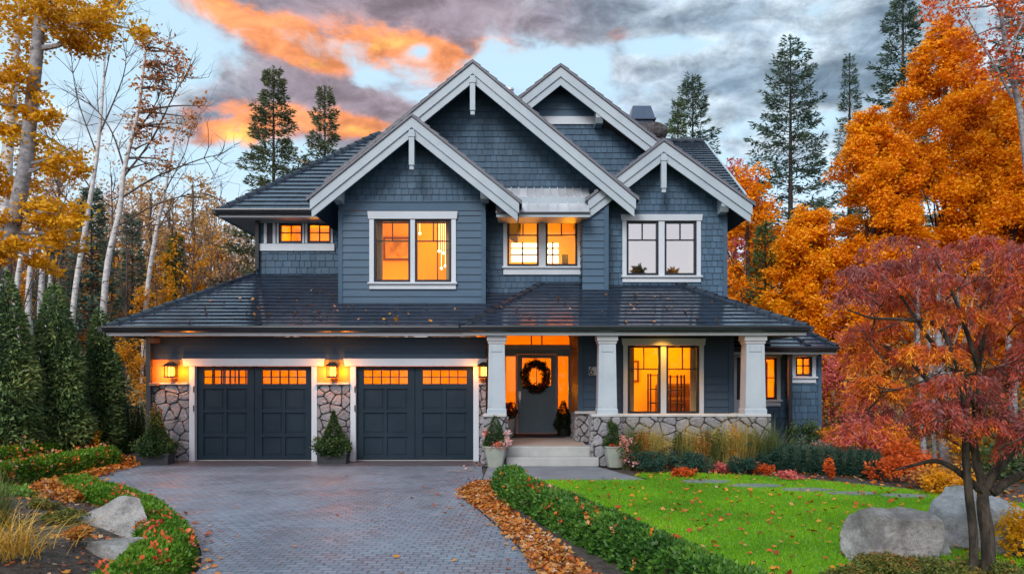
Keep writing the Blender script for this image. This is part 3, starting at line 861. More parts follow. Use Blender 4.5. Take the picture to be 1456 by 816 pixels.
# smooth panels around the lamps, orange lamp glow put into their colour
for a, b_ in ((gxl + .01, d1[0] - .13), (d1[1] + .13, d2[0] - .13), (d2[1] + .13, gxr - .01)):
    mb = MB(); mb.box(a, b_, YG - .032, YG - .003, zst + .058, gz(511, YG)); mb.build('lamp_panel', GLOWPANEL, HOUSE)

def garage_door(u0, u1, v1):
    fr = front(YG)
    # white casing
    mb = MB()
    c = None
    mb = MB()
    mb.hexa([fr.p(u0 - .24, v1 + .004, .075), fr.p(u1 + .28, v1 + .004, .075), fr.p(u1 + .28, v1 + .004, -.02), fr.p(u0 - .24, v1 + .004, -.02),
             fr.p(u0 - .27, v1 + .17, .10), fr.p(u1 + .31, v1 + .17, .10), fr.p(u1 + .31, v1 + .17, -.02), fr.p(u0 - .27, v1 + .17, -.02)])
    c = mb.build('door_casing', TRIM, HOUSE)
    for a in (u0 - .125, u1 + .003):
        mb = MB(); fbox(mb, fr, a, a + .122, 0.0, v1, -.15, .05); mb.build('jamb', TRIM, c)
    fd = front(YG + .10)
    H = v1
    wz0, wz1 = gz(545.5, YG) , gz(526.5, YG)
    mid = (u0 + u1) / 2
    leafs = [(u0 + .005, mid - .0), (mid + .0, u1 - .005)]
    slab = MB()
    wins = []
    for a, b_ in leafs:
        wins.append((a + .15 if a < mid - .5 else a + .17, b_ - .17 if a < mid - .5 else b_ - .15, wz0, wz1))
    for r in sub_holes((u0 + .003, u1 - .003, .02, H - .003), wins):
        fbox(slab, fd, r[0], r[1], r[2], r[3], -.05, 0)
    door = slab.build('garage_door', DOORP, HOUSE)
    rails = MB()
    rows = [gz(y, YG) for y in (653.5, 619, 584.5, 551.5)]
    for i, (a, b_) in enumerate(leafs):
        wa, wb = wins[i][0], wins[i][1]
        fbox(rails, fd, a + .002, wa - .0, .03, H - .01, .001, .035)      # stiles
        fbox(rails, fd, wb + .0, b_ - .002 - .008 * (i == 0), .03, H - .01, .001, .035)
        fbox(rails, fd, wa, wb, wz1 + .001, H - .01, .001, .034)
        fbox(rails, fd, wa, wb, rows[3] - .02, wz0 - .001, .001, .034)
        for z in rows[1:3]: fbox(rails, fd, wa, wb, z - .035, z + .035, .001, .033)
        fbox(rails, fd, wa, wb, .03, rows[0] + .08, .001, .033)
        c_ = (wa + wb) / 2
        for z0, z1 in ((rows[0] + .08, rows[1] - .035), (rows[1] + .035, rows[2] - .035), (rows[2] + .035, rows[3] - .02)):
            fbox(rails, fd, c_ - .03, c_ + .03, z0, z1, .001, .031)
            for (p, q) in ((wa, c_ - .03), (c_ + .03, wb)):   # raised field in each panel
                fbox(rails, fd, p + .05, q - .05, z0 + .05, z1 - .05, .001, .012)
    rails.build('rails', DOORP, door)
    for (wa, wb, z0, z1) in wins:
        mu = MB()
        for k in range(1, 5):
            x = wa + (wb - wa) * k / 5; fbox(mu, fd, x - .011, x + .011, z0, z1, -.03, .03)
        fbox(mu, fd, wa, wb, (z0 + z1) / 2 - .011, (z0 + z1) / 2 + .011, -.029, .029)
        mu.build('muntins', DOORP, door)
        g = MB(); g.poly([fd.p(wa, z0, -.035), fd.p(wb, z0, -.035), fd.p(wb, z1, -.035), fd.p(wa, z1, -.035)]); g.build('pane', GLASS, door, fix=False)
    th = MB(); th.box(u0, u1, YG + .04, YG + .2, .0, .018); th.build('threshold', CONCRETE, door)
    # hinges on the casing
    hg = MB()
    for z in (1.55, 1.12): fbox(hg, fr, u0 - .03, u0 - .008, z, z + .14, .052, .066)
    hg.build('hinge', BLACKM, c)
    return door
garage_door(d1[0], d1[1], dz[1]); garage_door(d2[0], d2[1], dz[1])
room(gxl + .1, gxr - .1, YG + .18, 23, .02, 2.7, 125, lamp=[(-5.8, 19.0, 1.1), (-2.2, 19.0, 1.1)])
# storage silhouettes behind the left garage window
mb = MB()
for x, w in ((-6.95, .05), (-6.72, .07), (-6.45, .035), (-6.2, .03), (-6.02, .12)): mb.box(x, x + w, 18.5, 18.53, 1.2, 2.2)
mb.build('garage_tools', WOOD, HOUSE)
# downspout at the garage corner
def downspout(x, y, z0, z1, w=.045, mat=GUTTER):
    mb = MB(); mb.box(x - w, x + w, y - w, y + w, z0, z1)
    for z in (z0 + (z1 - z0) * .25, z0 + (z1 - z0) * .75): mb.box(x - w * 1.25, x + w * 1.25, y - w * 1.2, y + w * 1.3, z, z + .03)
    mb.tube([(x, y, z0 + .06), (x, y - .10, z0 - .0), (x, y - .22, max(z0 - .05, .03))], w * .9, 6)
    return mb.build('downspout', mat, HOUSE)
downspout(gx(217, 17.9) - .06, 17.86, .12, 2.8, .05)
mb = MB(); mb.box(gxl - .04, gxl + .07, YG - .06, YG - .026, zst + .06, 2.8); mb.build('corner_board', SASH, HOUSE)
mb = MB(); mb.box(gx(213, 17.8), gx(226, 17.8), 17.72, 17.88, 2.66, 2.76); mb.build('downspout_bracket', WOOD, HOUSE); mb = MB(); mb.bbox(gx(212, 17.8), gx(224, 17.8), 17.76, 17.95, zst - .02, zst + .05, .01); mb.build('downspout_bracket', WOOD, HOUSE)

# ---- garage roof
ze = 2.99; YE = 17.4; XL = gx(150, YE)
Yt, zt_ = YUL + .03, ze + .5 * (YUL + .03 - YE)
xt = gx(361, YUL)
rz = lambda y: ze + .5 * (y - YE)
mb = MB()
xb0 = gx(482, YBAY)
roof_plane(mb, [(XL, YE, ze), (xb0, YE, ze), (xb0, Yt, zt_), (xt, Yt, zt_)], (1, 0, 0), 1)
xr_ = gx(690, YBAY)
roof_plane(mb, [(xb0, YE, ze), (xr_, YE, ze), (xr_, YBAY + .05, rz(YBAY + .05)), (xb0, YBAY + .05, rz(YBAY + .05))], (1, 0, 0), 2)
roof_plane(mb, [(xr_, YE, ze), (0.9, YE, ze), (0.9, YMID + .02, rz(YMID + .02)), (xr_, YMID + .02, rz(YMID + .02))], (1, 0, 0), 3)
roof_plane(mb, [(XL, YE, ze), (xt, Yt, zt_), (xt, 27, zt_), (XL, 27, ze)], (0, 1, 0), 4)
mb.build('garage_roof', ROOF, HOUSE, fix=False)
mb = MB(); cap_row(mb, (XL, YE, ze + .01), (xt, Yt, zt_ + .01)); mb.build('hip_caps', ROOFCAP, HOUSE)
eave(XL - .02, gx(672, 17.4), YE, ze, YG + .0)
mb = MB(); mb.box(XL + .04, XL + .07, YE, 27, ze - .19, ze - .01); mb.build('fascia_board', FASCIA, HOUSE)
mb = MB(); mb.box(XL + .08, gxl, YE + .04, 27, ze - .175, ze - .155); mb.build('soffit', SIDING_DARK, HOUSE)
mb = MB(); mb.box(XL - .12, XL + .03, YE - .1, 27, ze - .11, ze - .0); mb.build('gutter', GUTTER, HOUSE)

# ---- porch roof
zp = 2.97; YP = 16.9; XP0, XP1 = gx(657, YP), gx(1148, YP)
Yp2 = 19.26; zp2 = zp + .5 * (Yp2 - YP); xp0, xp1 = gx(770, 19.2), gx(962, 19.2)
mb = MB()
roof_plane(mb, [(XP0, YP, zp), (XP1, YP, zp), (xp1, Yp2, zp2), (xp0, Yp2, zp2)], (1, 0, 0), 5)
roof_plane(mb, [(XP0, YP, zp), (xp0, Yp2, zp2), (XP0, Yp2, zp)], (0, 1, 0), 6)
roof_plane(mb, [(XP1, YP, zp), (xp1, Yp2, zp2), (xp1, 24, zp2), (XP1, 24, zp)], (0, 1, 0), 7)
mb.build('porch_roof', ROOF, HOUSE, fix=False)
mb = MB(); cap_row(mb, (XP0, YP, zp + .01), (xp0, Yp2, zp2 + .01)); mb.build('hip_caps', ROOFCAP, HOUSE); mb = MB(); cap_row(mb, (XP1, YP, zp + .01), (xp1, Yp2, zp2 + .01)); mb.build('hip_caps', ROOFCAP, HOUSE)
eave(XP0 - .02, XP1 + .02, YP, zp, 17.42, True, dz=.185)
mb = MB(); mb.box(XP1 - .07, XP1 - .04, YP + .03, 24, zp - .185, zp - .01); mb.build('fascia_board', FASCIA, HOUSE)
mb = MB(); mb.box(XP1 - .02, XP1 + .11, YP - .1, 24, zp - .11, zp); mb.build('gutter', GUTTER, HOUSE)
# beam and ceiling of the porch
mb = MB(); mb.box(XP0 + .3, XP1 - .3, 17.14, 17.38, zp - .165, 3.03); mb.build('porch_beam', TRIM_GREY, HOUSE)
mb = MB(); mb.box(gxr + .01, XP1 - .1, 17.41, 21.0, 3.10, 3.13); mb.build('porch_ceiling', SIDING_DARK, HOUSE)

# ---- porch floor, steps
zf = .385
mb = MB(); mb.bbox(gxr + .02, 1.66, 17.25, 21.0, .0, zf, .015); mb.build('porch_floor', PORCHFLOOR, HOUSE)
sx0, sx1 = gx(721, 17.2), gx(848, 17.2)
mb = MB(); mb.bbox(sx0, sx1, 17.18, 17.6, .0, zf + .012, .015); mb.bbox(sx0 - .02, sx1 + .02, 16.86, 17.178, .0, .195, .015)
mb.build('front_steps', CONCRETE, HOUSE)

# ---- entry wall with door
YD = 20.85; fd = front(YD)
ex0, ex1 = gxr, gx(823, 18.6)
du0, du1 = gx(715, YD), gx(811, YD)
zt1 = gz(497, YD); zt0 = zf
tr0, tr1 = gz(490, YD), 3.06
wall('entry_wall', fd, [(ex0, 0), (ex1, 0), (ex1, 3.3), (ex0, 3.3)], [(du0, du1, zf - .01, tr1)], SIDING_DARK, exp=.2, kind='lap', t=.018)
mb = MB()
for a, b_ in ((du0 - .10, du0), (du1, du1 + .10)): fbox(mb, fd, a, b_, zf, 3.08, -.05, .045)
fbox(mb, fd, du0, du1, zt1, tr0, -.06, .055)
fr_ = mb.build('entry_casing', TRIM_GREY, HOUSE)
# dark frame
dl0, dl1 = gx(735, YD), gx(791, YD)
sl = ((gx(719, YD), gx(733, YD)), (gx(793.5, YD), gx(808, YD)))
dtop = gz(503.5, YD)
mb = MB()
holes = [(dl0, dl1, zf - .1, dtop), (sl[0][0], sl[0][1], gz(588, YD), gz(506.5, YD)), (sl[1][0], sl[1][1], gz(588, YD), gz(506.5, YD))]
for r in sub_holes((du0, du1, zf, zt1), holes): fbox(mb, fd, r[0], r[1], r[2], r[3], -.05, .02)
fr2 = mb.build('door_frame', FDOOR, HOUSE)
for (a, b_) in sl:
    g = MB(); g.poly([fd.p(a, holes[1][2], -.02), fd.p(b_, holes[1][2], -.02), fd.p(b_, holes[1][3], -.02), fd.p(a, holes[1][3], -.02)]); g.build('sidelight_pane', GLASS, fr2, fix=False)
# transom with curved upper corners
mb = MB()
tw0, tw1 = du0 + .03, du1 - .02
for x in (gx(755.5, YD), gx(770.5, YD)): fbox(mb, fd, x - .016, x + .016, tr0, tr1, -.04, .02)
fbox(mb, fd, du0, tw0, tr0, tr1, -.045, .022); fbox(mb, fd, tw1, du1, tr0, tr1, -.045, .022)
for sg, xx in ((1, tw0), (-1, tw1)):
    pl = [(xx, tr1)] + [(xx + sg * .30 * (1 - math.cos(a)), tr1 - .16 * (1 - math.sin(a))) for a in [R(q) for q in range(0, 91, 15)]]
    mb.loft([[fd.p(u, v, .021) for u, v in pl], [fd.p(u, v, -.04) for u, v in pl]])
tro = mb.build('transom', SASH, HOUSE)
g = MB(); g.poly([fd.p(tw0, tr0, -.02), fd.p(tw1, tr0, -.02), fd.p(tw1, tr1, -.02), fd.p(tw0, tr1, -.02)]); g.build('pane', GLASS, tro, fix=False)
# door leaf
mb = MB()
gl0, gl1, glz0, glz1 = gx(742.5, YD), gx(783.5, YD), gz(548, YD), gz(509, YD)
for r in sub_holes((dl0 + .004, dl1 - .004, zf + .03, dtop - .004), [(gl0, gl1, glz0, glz1)]): fbox(mb, fd, r[0], r[1], r[2], r[3], -.045, .0)
m0 = (gl0 + gl1) / 2
pz0, pz1 = zf + .22, gz(560, YD)
fbox(mb, fd, dl0 + .01, dl1 - .01, pz1, glz0, .001, .014); fbox(mb, fd, dl0 + .01, dl1 - .01, zf + .032, pz0, .001, .014)
fbox(mb, fd, dl0 + .01, gl0, pz0, pz1, .001, .014); fbox(mb, fd, gl1, dl1 - .01, pz0, pz1, .001, .014); fbox(mb, fd, m0 - .06, m0 + .06, pz0, pz1, .001, .013)
fbox(mb, fd, m0 - .012, m0 + .012, glz0, glz1, -.03, .01)
fdoor = mb.build('front_door', FDOOR, HOUSE)
g = MB(); g.poly([fd.p(gl0, glz0, -.02), fd.p(gl1, glz0, -.02), fd.p(gl1, glz1, -.02), fd.p(gl0, glz1, -.02)]); g.build('pane', GLASS, fdoor, fix=False)
mb = MB(); hx = dl0 + .075
fbox(mb, fd, hx - .03, hx + .03, 1.30, 1.52, .014, .024); mb.tube([fd.p(hx, 1.36, .03), fd.p(hx, 1.36, .08), fd.p(hx, 1.22, .09), fd.p(hx, 1.08, .08), fd.p(hx, 1.06, .03)], .012, 8); mb.lathe(fd.p(hx, 1.47, .03), [(.0, -.02), (.02, -.02), (.02, .02), (0, .02)], 10)
mb.build('door_handle', STEEL, fdoor)
mb = MB(); mb.box(du0, du1, YD - .16, YD - .02, zf + .003, zf + .03); mb.build('threshold', SASH, HOUSE)
room(ex0 - .35, ex1 + .4, YD + .07, 24.0, zf, 3.2, 25, lamp=[(-.35, YD + 1.2, 2.3), (1.4, YD + 1.2, 1.6)])
# return wall beside the door, cedar shingled above its stone base
fr3 = Frame((ex1, 18.6, 0), (0, -1, 0), (0, 0, 1))
wall('entry_return_wall', fr3, [(-2.25, 1.04), (0, 1.04), (0, 3.1), (-2.25, 3.1)], (), WOOD, exp=.12, kind='shingle', wmin=.08, wmax=.18)
mb = MB(); stones(mb, Frame((ex1 - .03, 18.6, 0), (0, -1, 0), (0, 0, 1)), -2.2, 0.02, zf, 1.04, .24, 31, h=.04); mb.build('stone_wainscot', [STONE, MORTAR], HOUSE)

# ---- porch window wall
YW = 18.6; fw = front(YW); wx1 = gx(1042, YW)
pw = (gx(892, YW), gx(994, YW), gz(588.5, YW), gz(491, YW))
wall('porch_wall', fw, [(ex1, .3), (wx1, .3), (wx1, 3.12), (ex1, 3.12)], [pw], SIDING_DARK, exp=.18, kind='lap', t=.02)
window(fw, *pw, lights=2, side=.10, head=.16, sill=0, mull=.13, name='window')
mb = MB()
for a in (ex1 - .02, wx1 - .10): mb.box(a, a + .12, YW - .035, YW - .001, 1.04, 3.1)
mb.build('corner_board', SIDING_DARK, HOUSE)
mb = MB(); stones(mb, front(YW - .03), ex1 - .03, gx(850, YW), zf, 1.04, .24, 22, h=.045); mb.build('stone_wainscot', [STONE, MORTAR], HOUSE)
mb = MB(); mb.bbox(ex1 - .1, gx(850, YW), YW - .13, YW - .002, 1.04, 1.10, .01); mb.build('ledge_stone', CAPSTONE, HOUSE)
fside = Frame((wx1, YW, 0), (0, 1, 0), (0, 0, 1))
wall('porch_end_wall', fside, [(0, 0), (2.2, 0), (2.2, 3.1), (0, 3.1)], (), SIDING_DARK, exp=.18, kind='lap')
room(pw[0] - .25, wx1 - .08, YW + .09, 22.0, .6, 3.05, 27, lamp=[(2.9, 20.6, 2.3), (4.3, 20.9, 2.6)])
# recessed porch downlight
mb = MB(); mb.lathe((gx(945, 18.2), 18.15, 3.07), [(.09, .03), (.09, .0), (.075, 0), (.06, .02), (0, .02)], 16); dlh = mb.build('downlight', LAMPGLASS, HOUSE)
l = bpy.data.lights.new('downlight_lamp', 'SPOT'); l.energy = 80; l.color = (1, .42, .04); l.spot_size = R(100); l.spot_blend = .6; l.shadow_soft_size = .04
lo = bpy.data.objects.new('downlight_lamp', l); COL.objects.link(lo); lo.parent = dlh; lo.location = Vector((gx(945, 18.2), 18.15, 3.05)) - worigin(dlh)

curtain(gx(893, 18.75), gx(903, 18.75), 18.9, .7, 2.75, 3); curtain(gx(983, 18.75), gx(993, 18.75), 18.9, .7, 2.75, 4)
picture(2.9, 3.5, 21.97, 1.75, 2.35)
mb = MB(); mb.bbox(3.9, 5.0, 21.0, 21.6, .62, 1.35, .06); mb.bbox(3.9, 5.0, 21.45, 21.75, .62, 1.72, .06); mb.build('sofa', FURN, HOUSE)
mb = MB(); mb.lathe((2.75, 21.3, 1.65), [(.20, 0), (.11, .28), (0, .28)], 18); sh_ = mb.build('lamp_shade', BULB, HOUSE); mb = MB(); mb.tube([(2.75, 21.3, .6), (2.75, 21.3, 1.66)], .02, 8); mb.build('lamp_stand', FURN, sh_)

# house number
cu = bpy.data.curves.new('house_number', 'FONT'); cu.body = '6'; cu.size = .26; cu.extrude = .008; cu.align_x = 'CENTER'; cu.align_y = 'CENTER'
tmp = bpy.data.objects.new('tmp', cu); COL.objects.link(tmp)
bpy.context.view_layer.update()
me = bpy.data.meshes.new_from_object(tmp.evaluated_get(bpy.context.evaluated_depsgraph_get()))
bpy.data.objects.remove(tmp)
hn = link('house_number', me, HOUSE, BLACKM); hn.location = Vector((gx(840.5, YW), YW - .045, gz(527.5, YW))) - worigin(HOUSE); hn.rotation_euler = (R(90), 0, 0)
mb = MB(); mb.box(gx(837, YW), gx(848, YW), YW - .034, YW - .022, gz(533, YW), gz(521.5, YW)); mb.build('number_plate', TRIM_GREY, HOUSE)

# ---- stone knee wall and columns
YC = 17.2; zc = 1.045
def column(pxl, pxr, ztop=2.80, pier=True, pw=.06):
    x0, x1 = gx(pxl, YC), gx(pxr, YC); c = (x0 + x1) / 2; w = (x1 - x0) / 2
    mb = MB()
    def ring(h, z): return [(c - h, YC - h, z), (c + h, YC - h, z), (c + h, YC + h, z), (c - h, YC + h, z)]
    mb.loft([ring(w * 1.05, zc + .055), ring(w * 1.05, zc + .16), ring(w * .975, zc + .175), ring(w * .86, ztop - .2), ring(w * .86, ztop - .18)])
    sh = mb.build('column', COLSHADE, HOUSE)
    mb = MB()
    for sg in (-1, 1):     # raised stiles on the face
        mb.hexa([(c + sg * w * .93, YC - w * .955 - .012, zc + .22), (c + sg * w * .64, YC - w * .955 - .012, zc + .22), (c + sg * w * .64, YC - w * .90, zc + .22), (c + sg * w * .93, YC - w * .90, zc + .22),
                 (c + sg * w * .85, YC - w * .865 - .012, ztop - .22), (c + sg * w * .58, YC - w * .865 - .012, ztop - .22), (c + sg * w * .58, YC - w * .83, ztop - .22), (c + sg * w * .85, YC - w * .83, ztop - .22)])
    mb.box(c - w * .56, c + w * .56, YC - w * .87 - .016, YC - w * .80, ztop - .36, ztop - .22)
    mb.build('column_face_trim', COLSHADE, sh)
    mb = MB()
    mb.loft([ring(w * .93, ztop - .19), ring(w * .97, ztop - .13), ring(w * 1.06, ztop - .125), ring(w * 1.06, ztop - .0)])
    mb.build('column_capital', TRIM_GREY, sh)
column(693.5, 719.5); column(848.5, 876); column(1055.5, 1085)
def pier(x0, x1, y0, y1, z1, seed, cap=True):
    mb = MB()
    stones(mb, front(y0), x0, x1, 0, z1, .26, seed, h=.05)
    stones(mb, Frame((x0, y0, 0), (0, -1, 0), (0, 0, 1)), -(y1 - y0), 0, 0, z1, .26, seed + 1, h=.05)
    stones(mb, Frame((x1, y0, 0), (0, 1, 0), (0, 0, 1)), 0, y1 - y0, 0, z1, .26, seed + 2, h=.05)
    return mb.build('stone_pier', [STONE, MORTAR], HOUSE)
pier(gx(688.5, YC), gx(719, YC), 17.0, 17.42, zc, 41)
pier(gx(842, YC), gx(881, YC), 16.97, 17.44, zc, 44)
pier(gx(1047, YC), gx(1088, YC), 16.97, 17.44, zc, 47)
mb = MB(); stones(mb, front(17.08), gx(880, YC), gx(1048, YC), 0, zc, .30, 51, h=.05); mb.build('stone_knee_wall', [STONE, MORTAR], HOUSE)
mb = MB()
mb.bbox(gx(881.5, YC), gx(1046.5, YC), 17.02, 17.46, zc, zc + .055, .012)
for a, b_ in ((687, 720.5), (839, 884), (1044, 1091)): mb.bbox(gx(a, YC), gx(b_, YC), 16.93, 17.48, zc + .001, zc + .062, .012)
mb.build('capstone', CAPSTONE, HOUSE)

# ---- upper storey: left bay
bx0, bx1 = gx(482, YBAY), gx(690, YBAY); fb = front(YBAY)
bz0 = gz(432, YBAY); bzb = gz(300, YBAY); bzt = gz(288, YBAY)
bw = (gx(532, YBAY), gx(642, YBAY), gz(401.5, YBAY), gz(312, YBAY))
wall('bay_wall', fb, [(bx0, bz0), (bx1, bz0), (bx1, bzb), (bx0, bzb)], [bw], SIDING, exp=.172, kind='lap', t=.022)
window(fb, *bw, lights=2, side=.105, head=.175, sill=.16, mull=.105)
mb = MB(); mb.box(bx0, bx1, YBAY - .03, YBAY + .02, bzb + .004, bzt); mb.box(bx0 - .015, bx1 + .015, YBAY - .055, YBAY, bzt + .002, bzt + .035)
for a in (bx0 - .012, bx1 - .09): mb.box(a, a + .102, YBAY - .034, YBAY + .1, bz0 - .01, bzb)
mb.box(bx0 - .015, bx1 + .015, YBAY - .037, YBAY + .02, bz0 - .05, bz0 - .012)
mb.build('corner_board', SIDING, HOUSE)
YF1 = 18.1
ap = (gx(585.5, YF1), gz(167, YF1)); lf = (gx(441, YF1), gz(284, YF1)); rt = (gx(738, YF1), gz(289, YF1))
sl_ = (ap[1] - lf[1]) / (ap[0] - lf[0])
za_w = ap[1] - .24 
wall('gable_wall', fb, [(bx0, bzt + .03), (bx1, bzt + .03), (bx1, za_w - (bx1 - ap[0]) * .78), (ap[0], za_w), (bx0, za_w - (ap[0] - bx0) * .78)], (), SHINGLE, exp=.15, kind='shingle', wmax=.21, seed=11)
gable_front('gable', YF1, ap, lf, rt, YBAY, 22.5)
corbel(gx(480, 18.3), YF1, YBAY, gz(277, 18.3)); corbel(gx(689, 18.3), YF1, YBAY, gz(275, 18.3))
wall('bay_side_wall', Frame((bx1, YBAY, 0), (0, 1, 0), (0, 0, 1)), [(0, bz0), (1, bz0), (1, 6.3), (0, 6.3)], (), SHINGLE, exp=.15, kind='shingle', wmax=.21, seed=12)
wall('bay_side_wall', Frame((bx0, YBAY, 0), (0, -1, 0), (0, 0, 1)), [(-2, bz0), (0, bz0), (0, 6.3), (-2, 6.3)], (), SHINGLE, exp=.15, kind='shingle', wmax=.21, seed=13)
room(bx0 + .1, bx1 - .1, YBAY + .09, 22.0, bz0 + .2, 6.35, 30, lamp=[(-3.3, 20.6, 4.2), (-1.9, 20.9, 5.9)])
mb = MB(); mb.box(gx(614, 19.3), gx(616, 19.3), 20.6, 20.63, 3.9, 6.3); mb.build('inner_door_edge', WOOD, HOUSE)

curtain(gx(534, 18.8), gx(543, 18.8), 18.95, 4.0, 5.95, 1); curtain(gx(633, 18.8), gx(642, 18.8), 18.95, 4.0, 5.95, 2)
picture(-3.55, -2.75, 21.97, 5.1, 5.75)
mb = MB(); mb.box(-1.62, -.85, 21.5, 21.97, 4.0, 5.75); mb.box(-1.25, -1.235, 21.48, 21.499, 4.1, 5.7); mb.build('wardrobe', FURN, HOUSE)
mb = MB()
for x, z in ((-1.75, 5.05), (-1.62, 5.12), (-1.86, 5.1), (-1.70, 4.72), (-1.58, 4.76), (-1.80, 4.66), (-2.35, 5.55)):
    mb.lathe((x, 20.3, z), [(.0, -.035), (.03, -.02), (.036, 0), (.03, .02), (0, .035)], 8); mb.tube([(x, 20.3, z + .03), (x, 20.3, 6.34)], .004, 4)
mb.build('pendant_lamp', BULB, HOUSE)
# ---- upper storey: middle wall, big gable
fm = front(YMID)
mx0, mx1 = bx1 - .0, gx(866, YMID)
mw = (gx(721, YMID), gx(821, YMID), gz(379, YMID), gz(311, YMID))
YF2 = 18.55
ap2 = (gx(672, YF2), gz(91, YF2)); lf2 = (gx(466, YF2), gz(259, YF2)); rt2 = (gx(904, YF2), gz(283.5, YF2))
s2 = (ap2[1] - rt2[1]) / (rt2[0] - ap2[0])
za2 = ap2[1] - .25
wall('middle_wall', fm, [(mx0, 3.75), (mx1 + .25, 3.75), (mx1 + .25, 5.61), (mx0, 5.61)], [mw], SHINGLE, exp=.15, kind='shingle', wmax=.21, seed=21, v0=3.75)
wall('gable_wall', fm, [(gx(490, YMID), 5.61), (mx1 + .25, 5.61), (mx1 + .25, za2 - (mx1 + .25 - ap2[0]) * s2), (ap2[0], za2), (gx(490, YMID), za2 - (ap2[0] - gx(490, YMID)) * s2)], (), SHINGLE, exp=.15, kind='shingle', wmax=.21, seed=22)
window(fm, *mw, lights=2, side=.09, head=0, sill=.2, mull=.16)
gable_front('gable', YF2, ap2, lf2, rt2, YMID, 24)
room(mx0 + .1, mx1 - .1, YMID + .09, 22.3, 3.9, 6.2, 24, lamp=[(.35, 20.2, 4.4), (1.5, 20.4, 5.2)])
# bright inner window seen through the middle window
mb = MB(); mb.box(gx(727, 21.5), gx(764, 21.5), 21.5, 21.53, gz(372, 21.5), gz(346, 21.5)); mb.box(gx(779, 21.5), gx(794, 21.5), 21.5, 21.53, gz(374, 21.5), gz(346, 21.5)); iw = mb.build('inner_window', BULB, HOUSE)
mb = MB()
for x in (743, 786): mb.box(gx(x, 21.4) - .02, gx(x, 21.4) + .02, 21.42, 21.45, gz(378, 21.4), gz(344, 21.4))
for y in (353, 362): mb.box(gx(726, 21.4), gx(795, 21.4), 21.41, 21.44, gz(y, 21.4) - .02, gz(y, 21.4) + .02)
mb.box(gx(799, 21), gx(808, 21), 20.95, 21.1, gz(384, 21), gz(362, 21))
mb.build('inner_window_bars', SASH, iw)
# small metal roof over the middle window
sx_0, sx_1 = gx(706, 18.5), gx(838, 18.5)
mb = MB()
A = (sx_0, 18.42, gz(304, 18.42)); 
zA, zB = gz(303, 18.42), gz(289, 18.8); zC, zD = gz(281, 18.8), gz(268, 19.29)
def seams(mb, y0, z0, y1, z1, x0, x1, k):
    for i in range(k):
        a = x0 + (x1 - x0) * i / k; b_ = x0 + (x1 - x0) * (i + 1) / k
        mb.poly([(a, y0, z0), (b_, y0, z0), (b_, y1, z1), (a, y1, z1)], random.Random(i).random())
        mb.loft([[(a - .012, y0, z0), (a + .012, y0, z0), (a + .012, y0, z0 + .035), (a - .012, y0, z0 + .035)], [(a - .012, y1, z1), (a + .012, y1, z1), (a + .012, y1, z1 + .035), (a - .012, y1, z1 + .035)]])
seams(mb, 18.42, zA, 18.80, zB, sx_0, sx_1, 9)
seams(mb, 18.80, zC + .01, 19.29, zD, sx_0 + .15, sx_1 + .05, 11)
mr = mb.build('window_roof', METALROOF, HOUSE)
mb = MB(); mb.box(sx_0 + .1, sx_1 + .1, 18.79, 18.83, zB - .01, zC + .015); mb.box(sx_0, sx_1, 18.38, 18.43, zA - .10, zA - .03); mb.build('trim_band', FASCIA, mr)
mb = MB(); mb.box(sx_0 + .0, sx_1 - .0, 18.35, 18.415, zA - .03, zA + .015); mb.build('gutter', GUTTER, mr)
mb = MB(); mb.box(sx_0 + .02, sx_1 - .02, 18.44, YMID, zA - .07, zA - .05); mb.build('soffit', TRIM_GREY, mr)
mb = MB()
for x in (sx_0 + .01, sx_1 - .03): mb.loft([[(x, 18.44, zA - .05), (x, YMID, zA - .05), (x, YMID, zD - .02), (x, 18.44, zA)], [(x + .02, 18.44, zA - .05), (x + .02, YMID, zA - .05), (x + .02, YMID, zD - .02), (x + .02, 18.44, zA)]])
mb.build('side_cheek', SIDING, mr)
# boxed pilaster
YPI = 18.84; p0, p1 = gx(828, YPI), gx(864.5, YPI)
wall('pilaster_wall', front(YPI), [(p0, gz(412, YPI)), (p1, gz(412, YPI)), (p1, gz(300, YPI)), (p0, gz(300, YPI))], (), SIDING, exp=.165, kind='lap', t=.022)
wall('pilaster_wall', front(YPI), [(p0, gz(300, YPI) + .002), (p1, gz(300, YPI) + .002), (p1, gz(262, YPI)), (p0, gz(285, YPI))], (), SHINGLE, exp=.15, kind='shingle', wmax=.21, seed=31)
wall('pilaster_side', Frame((p0, YPI, 0), (0, -1, 0), (0, 0, 1)), [(-.6, 3.8), (0, 3.8), (0, 6), (-.6, 6)], (), SIDING, exp=.165, kind='lap')
wall('pilaster_side', Frame((p1, YPI, 0), (0, 1, 0), (0, 0, 1)), [(0, 3.8), (.5, 3.8), (.5, 6), (0, 6)], (), SIDING, exp=.165, kind='lap')
mb = MB(); mb.box(p1 - .09, p1 + .012, YPI - .036, YPI + .05, gz(412.5, YPI), gz(262, YPI)); mb.build('corner_board', SIDING, HOUSE)

